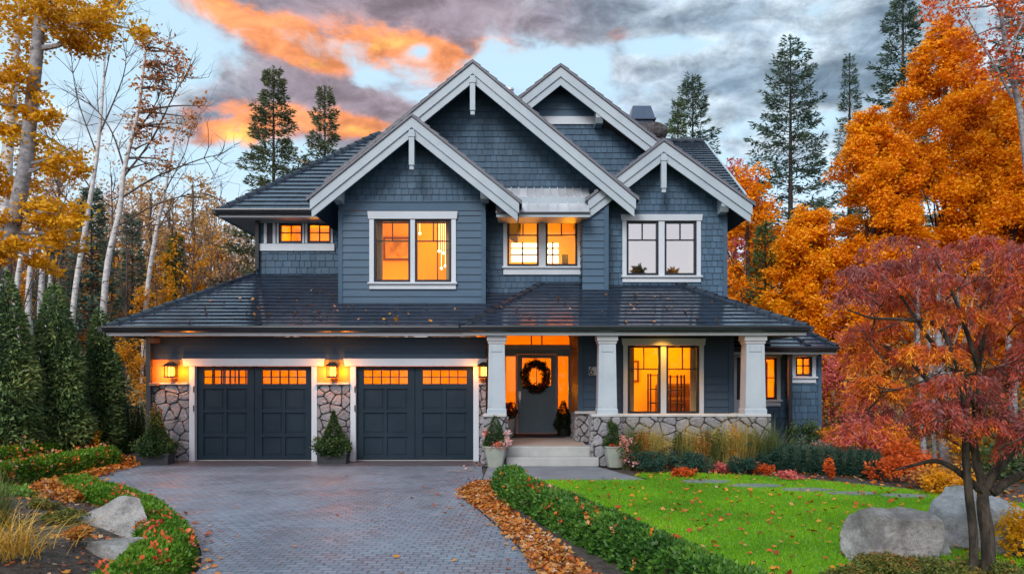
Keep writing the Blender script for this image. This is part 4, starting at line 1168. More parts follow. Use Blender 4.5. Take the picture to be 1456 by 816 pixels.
# ---- upper storey: right gable
fr4 = front(YRG); rx0, rx1 = gx(862, YRG), gx(1033, YRG)
rw = (gx(890.5, YRG), gx(990, YRG), gz(392, YRG), gz(314.5, YRG))
YF3 = 18.75
ap3 = (gx(943.5, YF3), gz(202, YF3)); lf3 = (gx(836, YF3), gz(285, YF3)); rt3 = (gx(1069.5, YF3), gz(292, YF3))
za3 = ap3[1] - .25
sl3, sr3 = (ap3[1] - lf3[1]) / (ap3[0] - lf3[0]), (ap3[1] - rt3[1]) / (rt3[0] - ap3[0])
wall('gable_wall', fr4, [(rx0, 3.7), (rx1, 3.5), (rx1, za3 - (rx1 - ap3[0]) * sr3), (ap3[0], za3), (rx0, za3 - (ap3[0] - rx0) * sl3)], [rw], SHINGLE, exp=.15, kind='shingle', wmax=.21, seed=41, v0=3.5)
window(fr4, *rw, lights=2, side=.10, head=.15, sill=.16, mull=.14, glass=GLASSMIRROR)
mb = MB(); mb.box(rx1 - .09, rx1 + .012, YRG - .036, YRG + .05, 3.5, gz(300, YRG)); mb.build('corner_board', SIDING, HOUSE)
gable_front('gable', YF3, ap3, lf3, rt3, YRG, 23.0)
corbel(gx(1028, 19.0), YF3, YRG, gz(294, 18.95))
room(rx0 + .1, rx1 - .1, YRG + .09, 21.6, 3.9, 6.3, 0, mat=ROOMDARK)
mb = MB(); mb.box(2.6, 3.2, 21.0, 21.5, 3.95, 5.0); mb.box(3.9, 4.6, 20.9, 21.4, 3.95, 4.6); mb.build('dresser', FURN, HOUSE)
curtain(gx(891, 19.35), gx(900, 19.35), 19.5, 4.2, 5.9, 5); curtain(gx(981, 19.35), gx(990, 19.35), 19.5, 4.2, 5.9, 6)
wall('upper_side_wall', Frame((rx1, YRG, 0), (0, 1, 0), (0, 0, 1)), [(0, 3), (7, 3), (7, 6.1), (0, 6.1)], (), SHINGLE, exp=.15, kind='shingle', wmax=.21, seed=42)
# side roof behind the right gable, with its rake
z6 = 6.02; s6 = .61
xr6 = 5.5; yr6 = 22.9; zr6 = z6 + s6 * (yr6 - 18.55)
zs6 = lambda y: z6 + s6 * (y - 18.55)
mb = MB(); roof_plane(mb, [(xr6, 18.82, zs6(18.82)), (xr6, yr6, zr6), (2.2, yr6, zr6), (2.2, 22.3, zs6(22.3)), (5.36, 18.82, zs6(18.82))], (1, 0, 0), 61)
roof_plane(mb, [(2.2, yr6, zr6), (xr6, yr6, zr6), (xr6, 27, zr6 - 2.5), (2.2, 27, zr6 - 2.5)], (1, 0, 0), 62)
mb.build('side_roof', ROOF, HOUSE, fix=False)
mb = MB(); mb.loft([[(xr6 + .0, 18.82, zs6(18.82) + .04), (xr6 + .05, 18.82, zs6(18.82) + .04), (xr6 + .05, 18.82, zs6(18.82) - .16), (xr6, 18.82, zs6(18.82) - .16)], [(xr6 + .0, yr6, zr6 + .04), (xr6 + .05, yr6, zr6 + .04), (xr6 + .05, yr6, zr6 - .16), (xr6, yr6, zr6 - .16)]])
mb.build('bargeboard', FASCIA, HOUSE)
mb = MB(); cap_row(mb, (2.2, yr6, zr6 + .02), (xr6, yr6, zr6 + .02)); mb.build('ridge_caps', ROOFCAP, HOUSE)
# ---- back gable
YBK = 20.1; fk = front(YBK); YF4 = 19.6
ap4 = (gx(797, YF4), gz(96, YF4)); lf4 = (gx(690, YF4), gz(181, YF4)); rt4 = (gx(952, YF4), gz(216, YF4))
s4 = (ap4[1] - rt4[1]) / (rt4[0] - ap4[0]); za4 = ap4[1] - .25
zb0, zb1 = gz(177.5, YBK), gz(166.5, YBK)
kx0, kx1 = gx(700, YBK), gx(950, YBK)
hw = (za4 - zb1) / s4
wall('gable_wall', fk, [(ap4[0] - hw, zb1), (ap4[0] + hw, zb1), (ap4[0], za4)], (), SIDING, exp=.19, kind='lap', t=.022)
wall('gable_wall', fk, [(kx0, 6.2), (kx1, 6.2), (kx1, za4 - (kx1 - ap4[0]) * s4), (ap4[0] + hw, zb0 + .02), (ap4[0] - hw, zb0 + .02), (kx0, za4 - (ap4[0] - kx0) * s4)], (), SHINGLE, exp=.15, kind='shingle', wmax=.21, seed=51)
mb = MB(); mb.box(ap4[0] - hw - .1, ap4[0] + hw - .05, YBK - .05, YBK + .01, zb0, zb1); mb.build('belt_board', TRIM, HOUSE)
gable_front('gable', YF4, ap4, lf4, rt4, YBK, 25, post=False)
corbel(gx(851.5, 19.8), YF4, YBK, gz(169, 19.8))

# ---- upper left wing under the main hip roof
fu = front(YUL); ux0, ux1 = gx(365, YUL), gx(484, YUL)
w1 = (gx(397, YUL), gx(430.5, YUL), gz(346, YUL), gz(318, YUL)); w2 = (gx(437.5, YUL), gx(471, YUL), gz(346, YUL), gz(318, YUL))
wall('wing_wall', fu, [(ux0, 4.2), (ux1 + .4, 4.2), (ux1 + .4, 6.0), (ux0, 6.0)], [w1, w2], SHINGLE, exp=.17, kind='shingle', seed=71)
for w_ in (w1, w2): window(fu, *w_, lights=1, side=.05, head=0, sill=0, grid='cross', name='window')
mb = MB()
mb.box(gx(370, YUL), gx(476, YUL), YUL - .06, YUL, gz(357, YUL), gz(347, YUL))
mb.box(gx(367, YUL), gx(484, YUL), YUL - .04, YUL, gz(317, YUL), gz(305, YUL))
for x in (376, 388.5): mb.box(gx(x, YUL), gx(x + 4, YUL), YUL - .05, YUL, gz(346.5, YUL), gz(317.5, YUL))
mb.build('window_band_trim', TRIM, HOUSE)
mb = MB(); mb.box(gx(380.5, YUL), gx(388, YUL), YUL - .035, YUL - .02, gz(346, YUL), gz(318, YUL)); mb.build('blind_panel', SASH, HOUSE)
wall('wing_side_wall', Frame((ux0, YUL, 0), (0, -1, 0), (0, 0, 1)), [(-6, 3.6), (0, 3.6), (0, 6), (-6, 6)], (), SHINGLE, exp=.17, kind='shingle', seed=72)
room(gx(392, YUL), gx(478, YUL), YUL + .09, 22.4, 5.0, 6.0, 18, lamp=[((gx(433, YUL)), 21.4, 5.5)])
downspout(gx(366, YUL - .08), YUL - .08, 4.6, 6.0, .045)
z8 = 6.05; Y8 = 19.84; X8 = -7.33; p8 = .865; r8 = 3.42
mb = MB(); roof_plane(mb, [(X8, Y8, z8), (-3.2, Y8, z8), (-.5, Y8 + 2.6, z8 + p8 * 2.6), (-.5, Y8 + r8, z8 + p8 * r8), (X8 + r8, Y8 + r8, z8 + p8 * r8)], (1, 0, 0), 81)
roof_plane(mb, [(X8, Y8, z8), (X8 + r8, Y8 + r8, z8 + p8 * r8), (X8 + r8, 26, z8 + p8 * r8), (X8, 26, z8)], (0, 1, 0), 82)
mb.build('main_roof', ROOF, HOUSE, fix=False)
mb = MB(); cap_row(mb, (X8, Y8, z8 + .01), (X8 + r8, Y8 + r8, z8 + p8 * r8 + .01)); mb.build('hip_caps', ROOFCAP, HOUSE)
eave(X8 - .02, gx(478, Y8), Y8, z8, YUL, True, dz=.18)
mb = MB(); mb.box(X8 + .04, X8 + .07, Y8 + .03, 26, z8 - .18, z8 - .01); mb.build('fascia_board', FASCIA, HOUSE)
mb = MB(); mb.box(X8 + .08, ux0, Y8 + .04, 26, z8 - .165, z8 - .145); mb.build('soffit', TRIM_GREY, HOUSE)
mb = MB(); mb.box(X8 - .12, X8 + .03, Y8 - .1, 26, z8 - .11, z8); mb.build('gutter', GUTTER, HOUSE)

# ---- right one-storey wing
YA, YB = 20.3, 19.85
ax0, ax1, bx1_ = gx(1036, YA), gx(1122, YB), gx(1167, YB)
wa = (gx(1074, YA), gx(1104, YA), gz(568, YA), gz(508, YA)); wb = (gx(1130.5, YB), gx(1154, YB), gz(535, YB), gz(507, YB))
wc = (gx(1046, YA), gx(1054, YA), gz(568, YA), gz(508, YA))
wall('side_wing_wall', front(YA), [(ax0, 0), (ax1 + .3, 0), (ax1 + .3, 2.66), (ax0, 2.66)], [wa], SHINGLE, exp=.17, kind='shingle', seed=91)
wall('side_wing_wall', front(YB), [(ax1, 0), (bx1_, 0), (bx1_, 2.66), (ax1, 2.66)], [wb], SHINGLE, exp=.17, kind='shingle', seed=92)
wall('side_wing_wall', Frame((bx1_, YB, 0), (0, 1, 0), (0, 0, 1)), [(0, 0), (5, 0), (5, 2.66), (0, 2.66)], (), SHINGLE, exp=.17, kind='shingle', seed=93)
window(front(YA), *wa, lights=1, side=.09, head=.12, sill=.16, grid='cross')
window(front(YB), *wb, lights=1, side=.09, head=.10, sill=.16, grid='cross')
mb = MB(); mb.box(ax0, gx(1056, YA), YA - .05, YA - .002, gz(590, YA), gz(500, YA)); mb.build('window_band_trim', TRIM, HOUSE)
mb = MB(); mb.box(gx(1047, YA), gx(1053, YA), YA - .06, YA - .051, gz(568, YA), gz(508, YA)); mb.build('blind_panel', SASH, HOUSE)
mb = MB(); mb.box(bx1_ - .08, bx1_ + .012, YB - .036, YB + .05, 0, 2.6); mb.build('corner_board', SIDING, HOUSE)
downspout(gx(1122, YB), YB - .06, .12, 2.5, .045)
room(ax0 + .3, bx1_ - .1, YA + .09, 23, .8, 2.6, 40, lamp=[(6.6, 21.6, 1.9)])
mb = MB()
for x in (1078, 1084, 1089): mb.box(gx(x, 21.2), gx(x, 21.2) + .05, 21.2, 21.23, 1.0, 2.3)
mb.build('inner_window_bars', WOOD, HOUSE)
zw = 2.62; YEW = 19.3; XR = gx(1190, YEW)
mb = MB()
roof_plane(mb, [(4.5, YEW, zw), (XR, YEW, zw), (XR - .55, YEW + 1.0, zw + .52), (4.5, YEW + 1.0, zw + .52)], (1, 0, 0), 95)
roof_plane(mb, [(4.5, YEW + 1.0, zw + .52), (XR - .55, YEW + 1.0, zw + .52), (XR - .9, YEW + 3, zw + .9), (4.5, YEW + 3, zw + .9)], (1, 0, 0), 96)
roof_plane(mb, [(XR, YEW, zw), (XR, YEW + 6, zw), (XR - .55, YEW + 6, zw + .52), (XR - .55, YEW + 1.0, zw + .52)], (0, 1, 0), 97)
mb.build('side_wing_roof', ROOF, HOUSE, fix=False)
mb = MB(); cap_row(mb, (XR, YEW, zw + .01), (XR - .55, YEW + 1.0, zw + .53), .09, .04); mb.build('hip_caps', ROOFCAP, HOUSE); mb = MB(); cap_row(mb, (gx(1150, YEW), YEW, zw), (gx(1112, YEW + 1), YEW + 1.0, zw + .52), .09, .04); mb.build('hip_caps', ROOFCAP, HOUSE)
eave(4.8, XR + .02, YEW, zw, YB, True, dz=.17)
mb = MB(); mb.box(bx1_ + .001, XR - .03, YB + .001, YB + 5, zw - .16, zw - .14); mb.build('soffit', SIDING_DARK, HOUSE)

# ---- chimney, vent pipe
mb = MB()
c = at(922, 196, 24.2)
rng = random.Random(4)
for z, w in ((-.9, .46), (-.2, .47), (0, .50), (.12, .56), (.26, .55), (.36, .50), (.40, .40)):
    pass
prof = [(.46, -1.4), (.47, -.1), (.55, .0), (.57, .14), (.54, .28), (.44, .36), (.0, .37)]
rings = []
for r_, z in prof:
    rings.append([(c[0] + (r_ + rng.uniform(-.04, .04)) * (1.0 if abs(math.cos(a)) < .99 else 1) * math.cos(a), c[1] + r_ * math.sin(a), c[2] + z + rng.uniform(-.02, .02)) for a in [2 * math.pi * k / 18 for k in range(18)]])
mb.loft(rings, True)
ch = mb.build('chimney', CHIMROCK, HOUSE)
mb = MB(); x0, x1 = gx(895, 24), gx(929, 24); za_, zb_ = gz(172, 24), gz(153, 24)
mb.loft([[(x0, 23.7, za_), (x1, 23.7, za_), (x1, 24.5, za_), (x0, 24.5, za_)], [(x0 + .08, 23.85, zb_), (x1 - .1, 23.85, zb_), (x1 - .1, 24.4, zb_), (x0 + .08, 24.4, zb_)]])
mb.box(x0 - .03, x1 + .03, 23.66, 24.54, za_ - .05, za_ - .002); mb.box(x0 + .04, x1 - .04, 23.75, 24.45, za_ - .16, za_ - .052)
mb.build('chimney_cap', CAPMETAL, ch)
mb = MB(); c = at(725.5, 140, 21.5); mb.lathe(c, [(.07, -.5), (.07, .2), (.10, .21), (.10, .26), (.07, .27), (0, .27)], 12); mb.build('vent_pipe', STEEL, HOUSE)

# ---- wall lamps beside the garage doors
def sconce(x, y, z, watts=11, nm='wall_lamp'):
    mb = MB()
    mb.box(x - .07, x + .07, y - .03, y, z - .12, z + .16)
    mb.tube([(x, y - .02, z + .13), (x, y - .10, z + .19), (x, y - .16, z + .17)], .014, 8)
    # roof and floor of the lantern
    yc = y - .17
    mb.loft([[(x - .16, yc - .14, z + .10), (x + .16, yc - .14, z + .10), (x + .16, yc + .13, z + .10), (x - .16, yc + .13, z + .10)], [(x - .05, yc - .05, z + .19), (x + .05, yc - .05, z + .19), (x + .05, yc + .05, z + .19), (x - .05, yc + .05, z + .19)]])
    mb.box(x - .12, x + .12, yc - .11, yc + .11, z - .155, z - .125)
    for sx in (-1, 1):
        for sy in (-1, 1): mb.box(x + sx * .105 - .009, x + sx * .105 + .009, yc + sy * .095 - .009, yc + sy * .095 + .009, z - .125, z + .10)
        mb.box(x + sx * .035 - .006, x + sx * .035 + .006, yc - .105, yc - .09, z - .125, z + .10)
    s = mb.build(nm, BLACKM, HOUSE)
    g = MB(); g.box(x - .06, x + .06, yc - .05, yc + .05, z - .115, z + .085); g.build('lamp_glass', LAMPGLASS, s)
    for dx in (-.19, .19):
        l = bpy.data.lights.new('lamp_light', 'POINT'); l.energy = watts; l.color = (1, .25, .006); l.shadow_soft_size = .03
        lo = bpy.data.objects.new('lamp_light', l); COL.objects.link(lo); lo.parent = s; lo.location = Vector((x + dx, yc - .02, z - .03)) - worigin(s)
sconce(gx(246, 17.9), YG - .034, gz(527, 17.9))
sconce(gx(474.5, 17.9), YG - .034, gz(527, 17.9))
sconce(gx(688, 17.9), YG - .034, gz(527, 17.9), 5)
# ------------------------------------------------------------------ ground, drive, lawn
def sheet(name, poly, z, mat, kind='structure', thick=None):
    me = bpy.data.meshes.new(name)
    me.from_pydata([(x, y, z) for x, y in poly], [], [tuple(range(len(poly)))])
    import bmesh
    bm = bmesh.new(); bm.from_mesh(me); bmesh.ops.triangulate(bm, faces=bm.faces); bmesh.ops.recalc_face_normals(bm, faces=bm.faces)
    for f in bm.faces:
        if f.normal.z < 0: f.normal_flip()
    bm.to_mesh(me); bm.free()
    return tag(link(name, me, None, mat), kind=kind)
def smooth(pts, k=6):
    """Catmull-Rom through points"""
    P = [np.array(p, float) for p in pts]; P = [2 * P[0] - P[1]] + P + [2 * P[-1] - P[-2]]
    out = []
    for i in range(1, len(P) - 2):
        for j in range(k):
            t = j / k
            out.append(.5 * ((2 * P[i]) + (-P[i - 1] + P[i + 1]) * t + (2 * P[i - 1] - 5 * P[i] + 4 * P[i + 1] - P[i + 2]) * t * t + (-P[i - 1] + 3 * P[i] - 3 * P[i + 1] + P[i + 2]) * t ** 3))
    out.append(P[-2])
    return [tuple(p) for p in out]

sheet('ground', [(-400, -60), (400, -60), (400, 700), (-400, 700)], -.07, EARTH)
dr_right = smooth([(-.66, 17.96), (-.62, 16.4), (-.56, 14.9), (-.86, 13.1), (-.48, 11.4), (.016, 9.2), (.25, 7.7), (.7, 5.4), (1.6, 2.0), (2.2, -4)])
dr_left = smooth([(-2.6, -4), (-2.75, 4), (-3.0, 7.0), (-3.2, 8.2), (-4.0, 9.85), (-5.45, 11.75), (-7.0, 13.2), (-7.75, 14.1), (-8.05, 15.6), (-8.2, 17.96)])
sheet('driveway', dr_right + dr_left, 0.0, PAVER)
sheet('garden_soil', [(-30, 4), (30, 4), (30, 22), (-30, 22)], -.028, SOIL)
# darker soldier course in front of the garage
sheet('driveway_border', [(-8.1, 17.0), (-.62, 17.0), (-.62, 17.93), (-8.15, 17.93)], .004, surf('dark_border_paving', (.075, .07, .085), (.11, .10, .12), .5, 4, 0, (30, .3, .004)))
# landing slab and its side strip
mb = MB(); mb.prism_z([(-.54, 14.75), (2.45, 14.75), (2.15, 15.6), (1.75, 16.95), (-.5, 16.95)], -.05, .012); tag(mb.build('front_path', PATHSLAB), kind='structure')
# lawn
lawn_poly = smooth([(.35, 14.7), (.55, 12.6), (.95, 11.0), (1.35, 9.6), (1.8, 8.0), (2.2, 6.8), (2.8, 5.2), (3.6, 3.0)]) + \
    smooth([(9.5, 3.0), (9.0, 6.5), (8.6, 9.6), (7.6, 12.2), (6.4, 13.8), (5.2, 15.0), (3.8, 15.7), (2.7, 15.85), (2.35, 15.3), (2.5, 14.75), (.35, 14.7)])
sheet('lawn', lawn_poly, -.006, LAWN)
rng = np.random.default_rng(5)
def lawn_blades():
    n = 210000
    P2 = scatter_poly(lawn_poly, n, rng)
    keep = rng.random(n) < np.clip(12.0 / P2[:, 1], 0, 1) ** 1.2
    P2 = P2[keep]; P2 = P2[P2[:, 1] > 5.6]; n = len(P2)
    P = np.column_stack([P2, np.full(n, -.006)])
    T = np.column_stack([rng.normal(0, .42, n), rng.normal(0, .42, n), np.ones(n)])
    V = leaf_quads(P, rng.uniform(.022, .05, n), .22, T, None, rng)
    tn = np.clip(.5 + .22 * rng.normal(size=n), 0, 1)
    tag(quads_obj('lawn_grass', V, tn, L_BLADE), 'short bright green lawn grass in front of the flower bed', 'grass', kind='stuff')
lawn_blades()
# stepping stones let into the turf
for i, (px, py, w, d, r_, lab) in enumerate([
        (1003, 684.5, .42, .28, .3, 'grey stepping stone in the lawn nearest the front path'),
        (1074, 690.5, .45, .25, .2, 'grey stepping stone in the lawn, second from the path'),
        (1147, 696.5, .42, .24, -.1, 'grey stepping stone in the middle of the row across the lawn'),
        (1213, 701.5, .40, .22, .1, 'pale stepping stone, fourth from the path'),
        (1287, 705, .38, .22, .2, 'stepping stone at the far right end of the row, behind the boulders')]):
    x, y, _ = ground(px, py)
    rg = random.Random(i)
    pts = [(x + w * (1 + rg.uniform(-.15, .15)) * math.cos(a + r_) , y + d * .8 * (1 + rg.uniform(-.15, .15)) * math.sin(a + r_)) for a in [k * math.pi / 5 for k in range(10)]]
    mb = MB(); mb.prism_z(pts, -.04, .019); tag(mb.build('stepping_stone', PATHSLAB), lab, 'stepping stone', 'stepping stones across the lawn')

# mounded bed on the left
def mound(name, x0, x1, y0, y1, f, mat, n=70):
    X = np.linspace(x0, x1, n); Y = np.linspace(y0, y1, n)
    v = [(x, y, f(x, y)) for y in Y for x in X]
    fc = [(j * n + i, j * n + i + 1, (j + 1) * n + i + 1, (j + 1) * n + i) for j in range(n - 1) for i in range(n - 1)]
    me = bpy.data.meshes.new(name); me.from_pydata(v, [], fc); me.polygons.foreach_set('use_smooth', [True] * len(fc))
    return tag(link(name, me, None, mat), kind='structure')
def _lx(y): return np.interp(y, [p[1] for p in dr_left], [p[0] for p in dr_left])
def bedh(x, y):
    d = (_lx(y) - .15) - x
    a = max(0., min(1., d / 1.8)); a = a * a * (3 - 2 * a)
    b_ = max(0., min(1., (13.0 - y) / 2.5))
    w = .03 * math.sin(3.1 * x + 1.7 * y) + .02 * math.sin(7.3 * x - 5.1 * y)
    return -.03 + a * b_ * (.33 + w) + (.015 if d > 0 else -.05)
mound('planting_mound', -12, -2.9, 5, 13.4, bedh, SOIL, 110)

# ------------------------------------------------------------------ plant builders
def foliage_hedge(name, path, w, h, label, mat, n=260, leaf=.055, flowers=None, seed=0, cat='hedge', group=None, lump=.05, z0=-.03, spacing=.5):
    """clipped hedge along a path; n leaves per running 10 cm are spread over top and sides"""
    r = np.random.default_rng(seed)
    P = np.array(smooth([(p[0], p[1]) for p in path], 8)); seg = np.linalg.norm(np.diff(P, axis=0), axis=1); S = np.concatenate([[0], np.cumsum(seg)]); L = S[-1]
    o = thing(name, (float(P[0][0]), float(P[0][1]), z0), label, cat, group)
    # woody inside of the hedge
    mb = MB(); rings = []
    for p, q in zip(P, np.vstack([P[1:], 2 * P[-1:] - P[-2:-1]])):
        d = (q - p) / max(np.linalg.norm(q - p), 1e-6); s_ = np.array([d[1], -d[0]])
        hw = w * .5 - .09
        rings.append([(*(p + s_ * hw), z0), (*(p + s_ * hw * .95), z0 + h * .75), (*(p + s_ * hw * .5), z0 + h - .08), (*(p - s_ * hw * .5), z0 + h - .08), (*(p - s_ * hw * .95), z0 + h * .75), (*(p - s_ * hw), z0)])
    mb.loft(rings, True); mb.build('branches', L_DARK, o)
    N = int(L * 10 * n)
    s = r.uniform(0, L, N); x = np.interp(s, S, P[:, 0]); y = np.interp(s, S, P[:, 1])
    x2 = np.interp(np.minimum(s + .05, L + .05), S, P[:, 0]); dx = np.gradient(P[:, 0], S); dy = np.gradient(P[:, 1], S)
    tx = np.interp(s, S, dx); ty = np.interp(s, S, dy); ln = np.hypot(tx, ty); tx /= ln; ty /= ln
    # superellipse section
    a = r.uniform(-.12, math.pi + .12, N)
    ca, sa = np.cos(a), np.sin(a)
    k = 1.0 / np.power(np.abs(ca) ** 3.2 + np.abs(sa) ** 3.2, 1 / 3.2)
    ph = r.uniform(0, 6, 4)
    bmp = 1 + lump * (np.sin(s * 2 * math.pi / spacing + ph[0]) + .8 * np.sin(s * 13.7 + a * 3 + ph[1]) + .6 * np.sin(s * 27 + a * 7 + ph[2]) + .5 * np.sin(s * 4.1 + ph[3]))
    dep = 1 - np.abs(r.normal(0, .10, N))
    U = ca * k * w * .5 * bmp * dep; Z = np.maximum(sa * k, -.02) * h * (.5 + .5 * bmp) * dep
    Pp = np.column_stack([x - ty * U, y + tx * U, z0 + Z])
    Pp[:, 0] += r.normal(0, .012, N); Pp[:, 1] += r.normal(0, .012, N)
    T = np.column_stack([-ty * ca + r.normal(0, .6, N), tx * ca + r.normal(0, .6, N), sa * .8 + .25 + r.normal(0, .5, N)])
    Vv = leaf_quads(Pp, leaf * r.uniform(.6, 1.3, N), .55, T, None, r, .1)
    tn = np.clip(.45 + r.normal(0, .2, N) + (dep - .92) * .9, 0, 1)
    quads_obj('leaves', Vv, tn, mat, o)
    if flowers:
        m = int(L * flowers[0])
        idx = r.choice(np.where(sa > .35)[0], m)
        C = Pp[idx] + np.array([0, 0, .02])
        Q = np.repeat(C, 10, 0) + r.normal(0, flowers[2], (m * 10, 3)); fr_ = r.random(m) * (1 if flowers[3] == 'leaf' else .5)
        Vq = leaf_quads(Q, flowers[1] * r.uniform(.6, 1.2, len(Q)), .7, None, None, r)
        quads_obj('fallen_leaf_on_top' if flowers[3] == 'leaf' else 'blossom', Vq, np.clip(np.repeat(fr_, 10) + r.normal(0, .05, m * 10), 0, 1), L_FALLEN if flowers[3] == 'leaf' else L_FLOWER, o)
    return o

def cone_foliage(name, base, h, rad, mat, parent, n=9000, leaf=.16, asp=.3, prof=.8, low=.03, seed=0, droop=-.1, lumps=60, squash=1.0, dens_out=.16):
    """evergreen cone / dome clothed in overlapping sprays"""
    r = np.random.default_rng(seed)
    lz = r.uniform(0, 1, lumps); la = r.uniform(0, 6.283, lumps); lk = r.uniform(-.22, .2, lumps)
    t = 1 - np.sqrt(r.uniform(0, 1, n)); a = r.uniform(0, 6.283, n)
    t = np.where(r.random(n) < .3, r.uniform(0, 1, n) ** 1.3, t)
    R_ = rad * np.power(np.clip(1 - t, 0, 1), prof) * np.clip((t + low) / .12, .72, 1)
    m_ = np.ones(n)
    for i in range(lumps):
        da = np.abs((a - la[i] + math.pi) % 6.283 - math.pi)
        m_ += lk[i] * np.exp(-(da / .35) ** 2 - ((t - lz[i]) / .07) ** 2)
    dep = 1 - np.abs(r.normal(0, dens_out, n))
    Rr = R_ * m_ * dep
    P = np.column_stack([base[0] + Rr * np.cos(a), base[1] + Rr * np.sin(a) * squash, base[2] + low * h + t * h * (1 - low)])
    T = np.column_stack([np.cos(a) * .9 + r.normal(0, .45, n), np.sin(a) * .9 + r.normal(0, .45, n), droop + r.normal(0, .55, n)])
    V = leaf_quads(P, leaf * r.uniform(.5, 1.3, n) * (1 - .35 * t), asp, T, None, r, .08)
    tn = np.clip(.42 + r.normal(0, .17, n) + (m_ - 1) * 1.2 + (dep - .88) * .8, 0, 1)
    return quads_obj(name, V, tn, mat, parent)

def cone_tree(name, px, Y, top, wpx, label, cat='evergreen', mat=None, seed=0, group=None, n=11000, prof=.75, leaf=.17, asp=.3):
    x = gx(px, Y); h = gz(top, Y); rad = wpx / F * Y / 2
    o = thing(name, (x, Y, -.05), label, cat, group)
    mb = MB(); mb.tube([(x, Y, -.05), (x, Y, h * .9)], [.09, .02], 7); mb.build('trunk', BARK, o)
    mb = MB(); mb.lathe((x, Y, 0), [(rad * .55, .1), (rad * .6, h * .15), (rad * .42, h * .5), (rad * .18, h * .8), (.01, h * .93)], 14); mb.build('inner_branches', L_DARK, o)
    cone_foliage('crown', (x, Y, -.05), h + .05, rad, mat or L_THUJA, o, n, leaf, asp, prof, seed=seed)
    return o

def conifer(name, px, Y, top, hw, label, mat, seed=0, whorls=34, group=None, start=.18, gap=.18, leaf=.26, cat='conifer tree', dens=1.45, droop=.25, lean=0):
    """tall airy fir: trunk, uneven whorls of branches, each clothed in side sprays of needles"""
    r = np.random.default_rng(seed)
    x = gx(px, Y); H = gz(top, Y); W = hw / F * Y
    o = thing(name, (x, Y, -.05), label, cat, group)
    tr = MB(); tr.tube([(x, Y, -.05), (x + lean * .3, Y, H * .5), (x + lean, Y, H)], [H * .012, H * .007, .015], 7); tr.build('trunk', BARK, o)
    br = MB(); PP = []; TT = []; LL = []
    z = H * start
    azb = r.uniform(0, 6.28)
    while z < H * .985:
        t = (z / H - start) / (1 - start)
        dz_ = (.34 + .35 * (1 - t)) * H / 17 * (34 / whorls) * .8
        nb = r.integers(4, 8)
        wk = r.uniform(.72, 1.1)
        for k in range(nb):
            if r.random() < gap * (1 - t): continue
            a = azb + k * 6.283 / nb + r.normal(0, .3)
            L = (W * (1 - t) ** .72 * wk * r.uniform(.7, 1.12) + .12) * (.8 + .2 * min(1, t * 6 + .2))
            up = .35 * t + r.uniform(-.05, .15)
            nn = max(5, int(L / .2))
            s = np.linspace(0, 1, nn)
            zz = z + r.normal(0, .12) + L * (up * s - droop * s ** 2 * (1.25 - t) + .16 * s ** 4)
            pts = np.column_stack([x + lean * t + np.cos(a) * L * s, Y + np.sin(a) * L * s, zz])
            q3 = pts[::max(1, nn // 4)]
            br.tube([tuple(q) for q in q3], [(.028 * (1 - t) + .012) * (1 - .7 * j / len(q3)) for j in range(len(q3))], 4, False)
            m_ = int((L * 34 + 10) * dens)
            si = np.sqrt(r.uniform(.03, 1, m_)); q = np.column_stack([np.interp(si, s, pts[:, i]) for i in range(3)])
            sp = .10 + .30 * L * (1.02 - si) * np.clip(si * 3, 0, 1)
            side = np.array([-math.sin(a), math.cos(a), 0]); fw = np.array([math.cos(a), math.sin(a), 0])
            off = np.clip(r.normal(0, .6, m_), -1.3, 1.3) * sp
            q = q + side * off[:, None] + fw * (np.abs(off) * .45)[:, None] + np.column_stack([np.zeros(m_), np.zeros(m_), -np.abs(off) * .30 + r.normal(0, .06, m_)])
            T = fw * .7 + side * (np.sign(off) * .7)[:, None] + r.normal(0, .32, (m_, 3)) + np.array([0, 0, -.30 + .5 * t])
            PP.append(q); TT.append(T); LL.append(leaf * r.uniform(.5, 1.25, m_) * (1 - .25 * t))
        azb += r.uniform(.5, 1.5)
        z += dz_ * r.uniform(.8, 1.2)
    m_ = 60; q = np.column_stack([np.full(m_, x + lean), np.full(m_, Y), H - r.uniform(0, .9, m_) * H * .05]); PP.append(q); TT.append(r.normal(0, .6, (m_, 3)) + np.array([0, 0, .8])); LL.append(leaf * .6 * np.ones(m_))
    br.build('branches', BARK, o, fix=False)
    P = np.vstack(PP); T = np.vstack(TT); L = np.concatenate(LL)
    quads_obj('crown', leaf_quads(P, L, .26, T, None, r, .05), np.clip(r.normal(.5, .2, len(P)), 0, 1), mat, o)
    return o

def clump_crown(name, clumps, mat, parent, leaf, asp=.55, seed=0, T=None, spread='shell', tintf=None, droop=0.0, sub=7, subk=.42):
    """leaves gathered in sub-clumps inside ellipsoids: (centre, radii, n)"""
    r = np.random.default_rng(seed)
    PP = []; TN = []
    for ci, (c, rad, n) in enumerate(clumps):
        c = np.array(c); rad = np.array(rad)
        m_ = max(1, int(sub))
        d = norm(r.normal(size=(m_, 3))); rr = r.uniform(.25, 1, m_) ** (1 / 2.2)
        sc = d * rr[:, None]
        w = r.integers(0, m_, n)
        q = sc[w] + r.normal(0, subk * .55, (n, 3))
        PP.append(c + q * rad)
        cl = r.normal(0, .10)
        tn = .5 + cl + r.normal(0, .20, n) + q[:, 2] * .10
        if tintf is not None: tn = tintf(ci, q, r)
        TN.append(tn)
    P = np.vstack(PP); n = len(P)
    Td = r.normal(0, 1, (n, 3)); Td[:, 2] = Td[:, 2] * .6 - droop
    return quads_obj(name, leaf_quads(P, leaf * r.uniform(.55, 1.25, n), asp, Td, None, r, .12), np.clip(np.concatenate(TN), 0, 1), mat, parent)

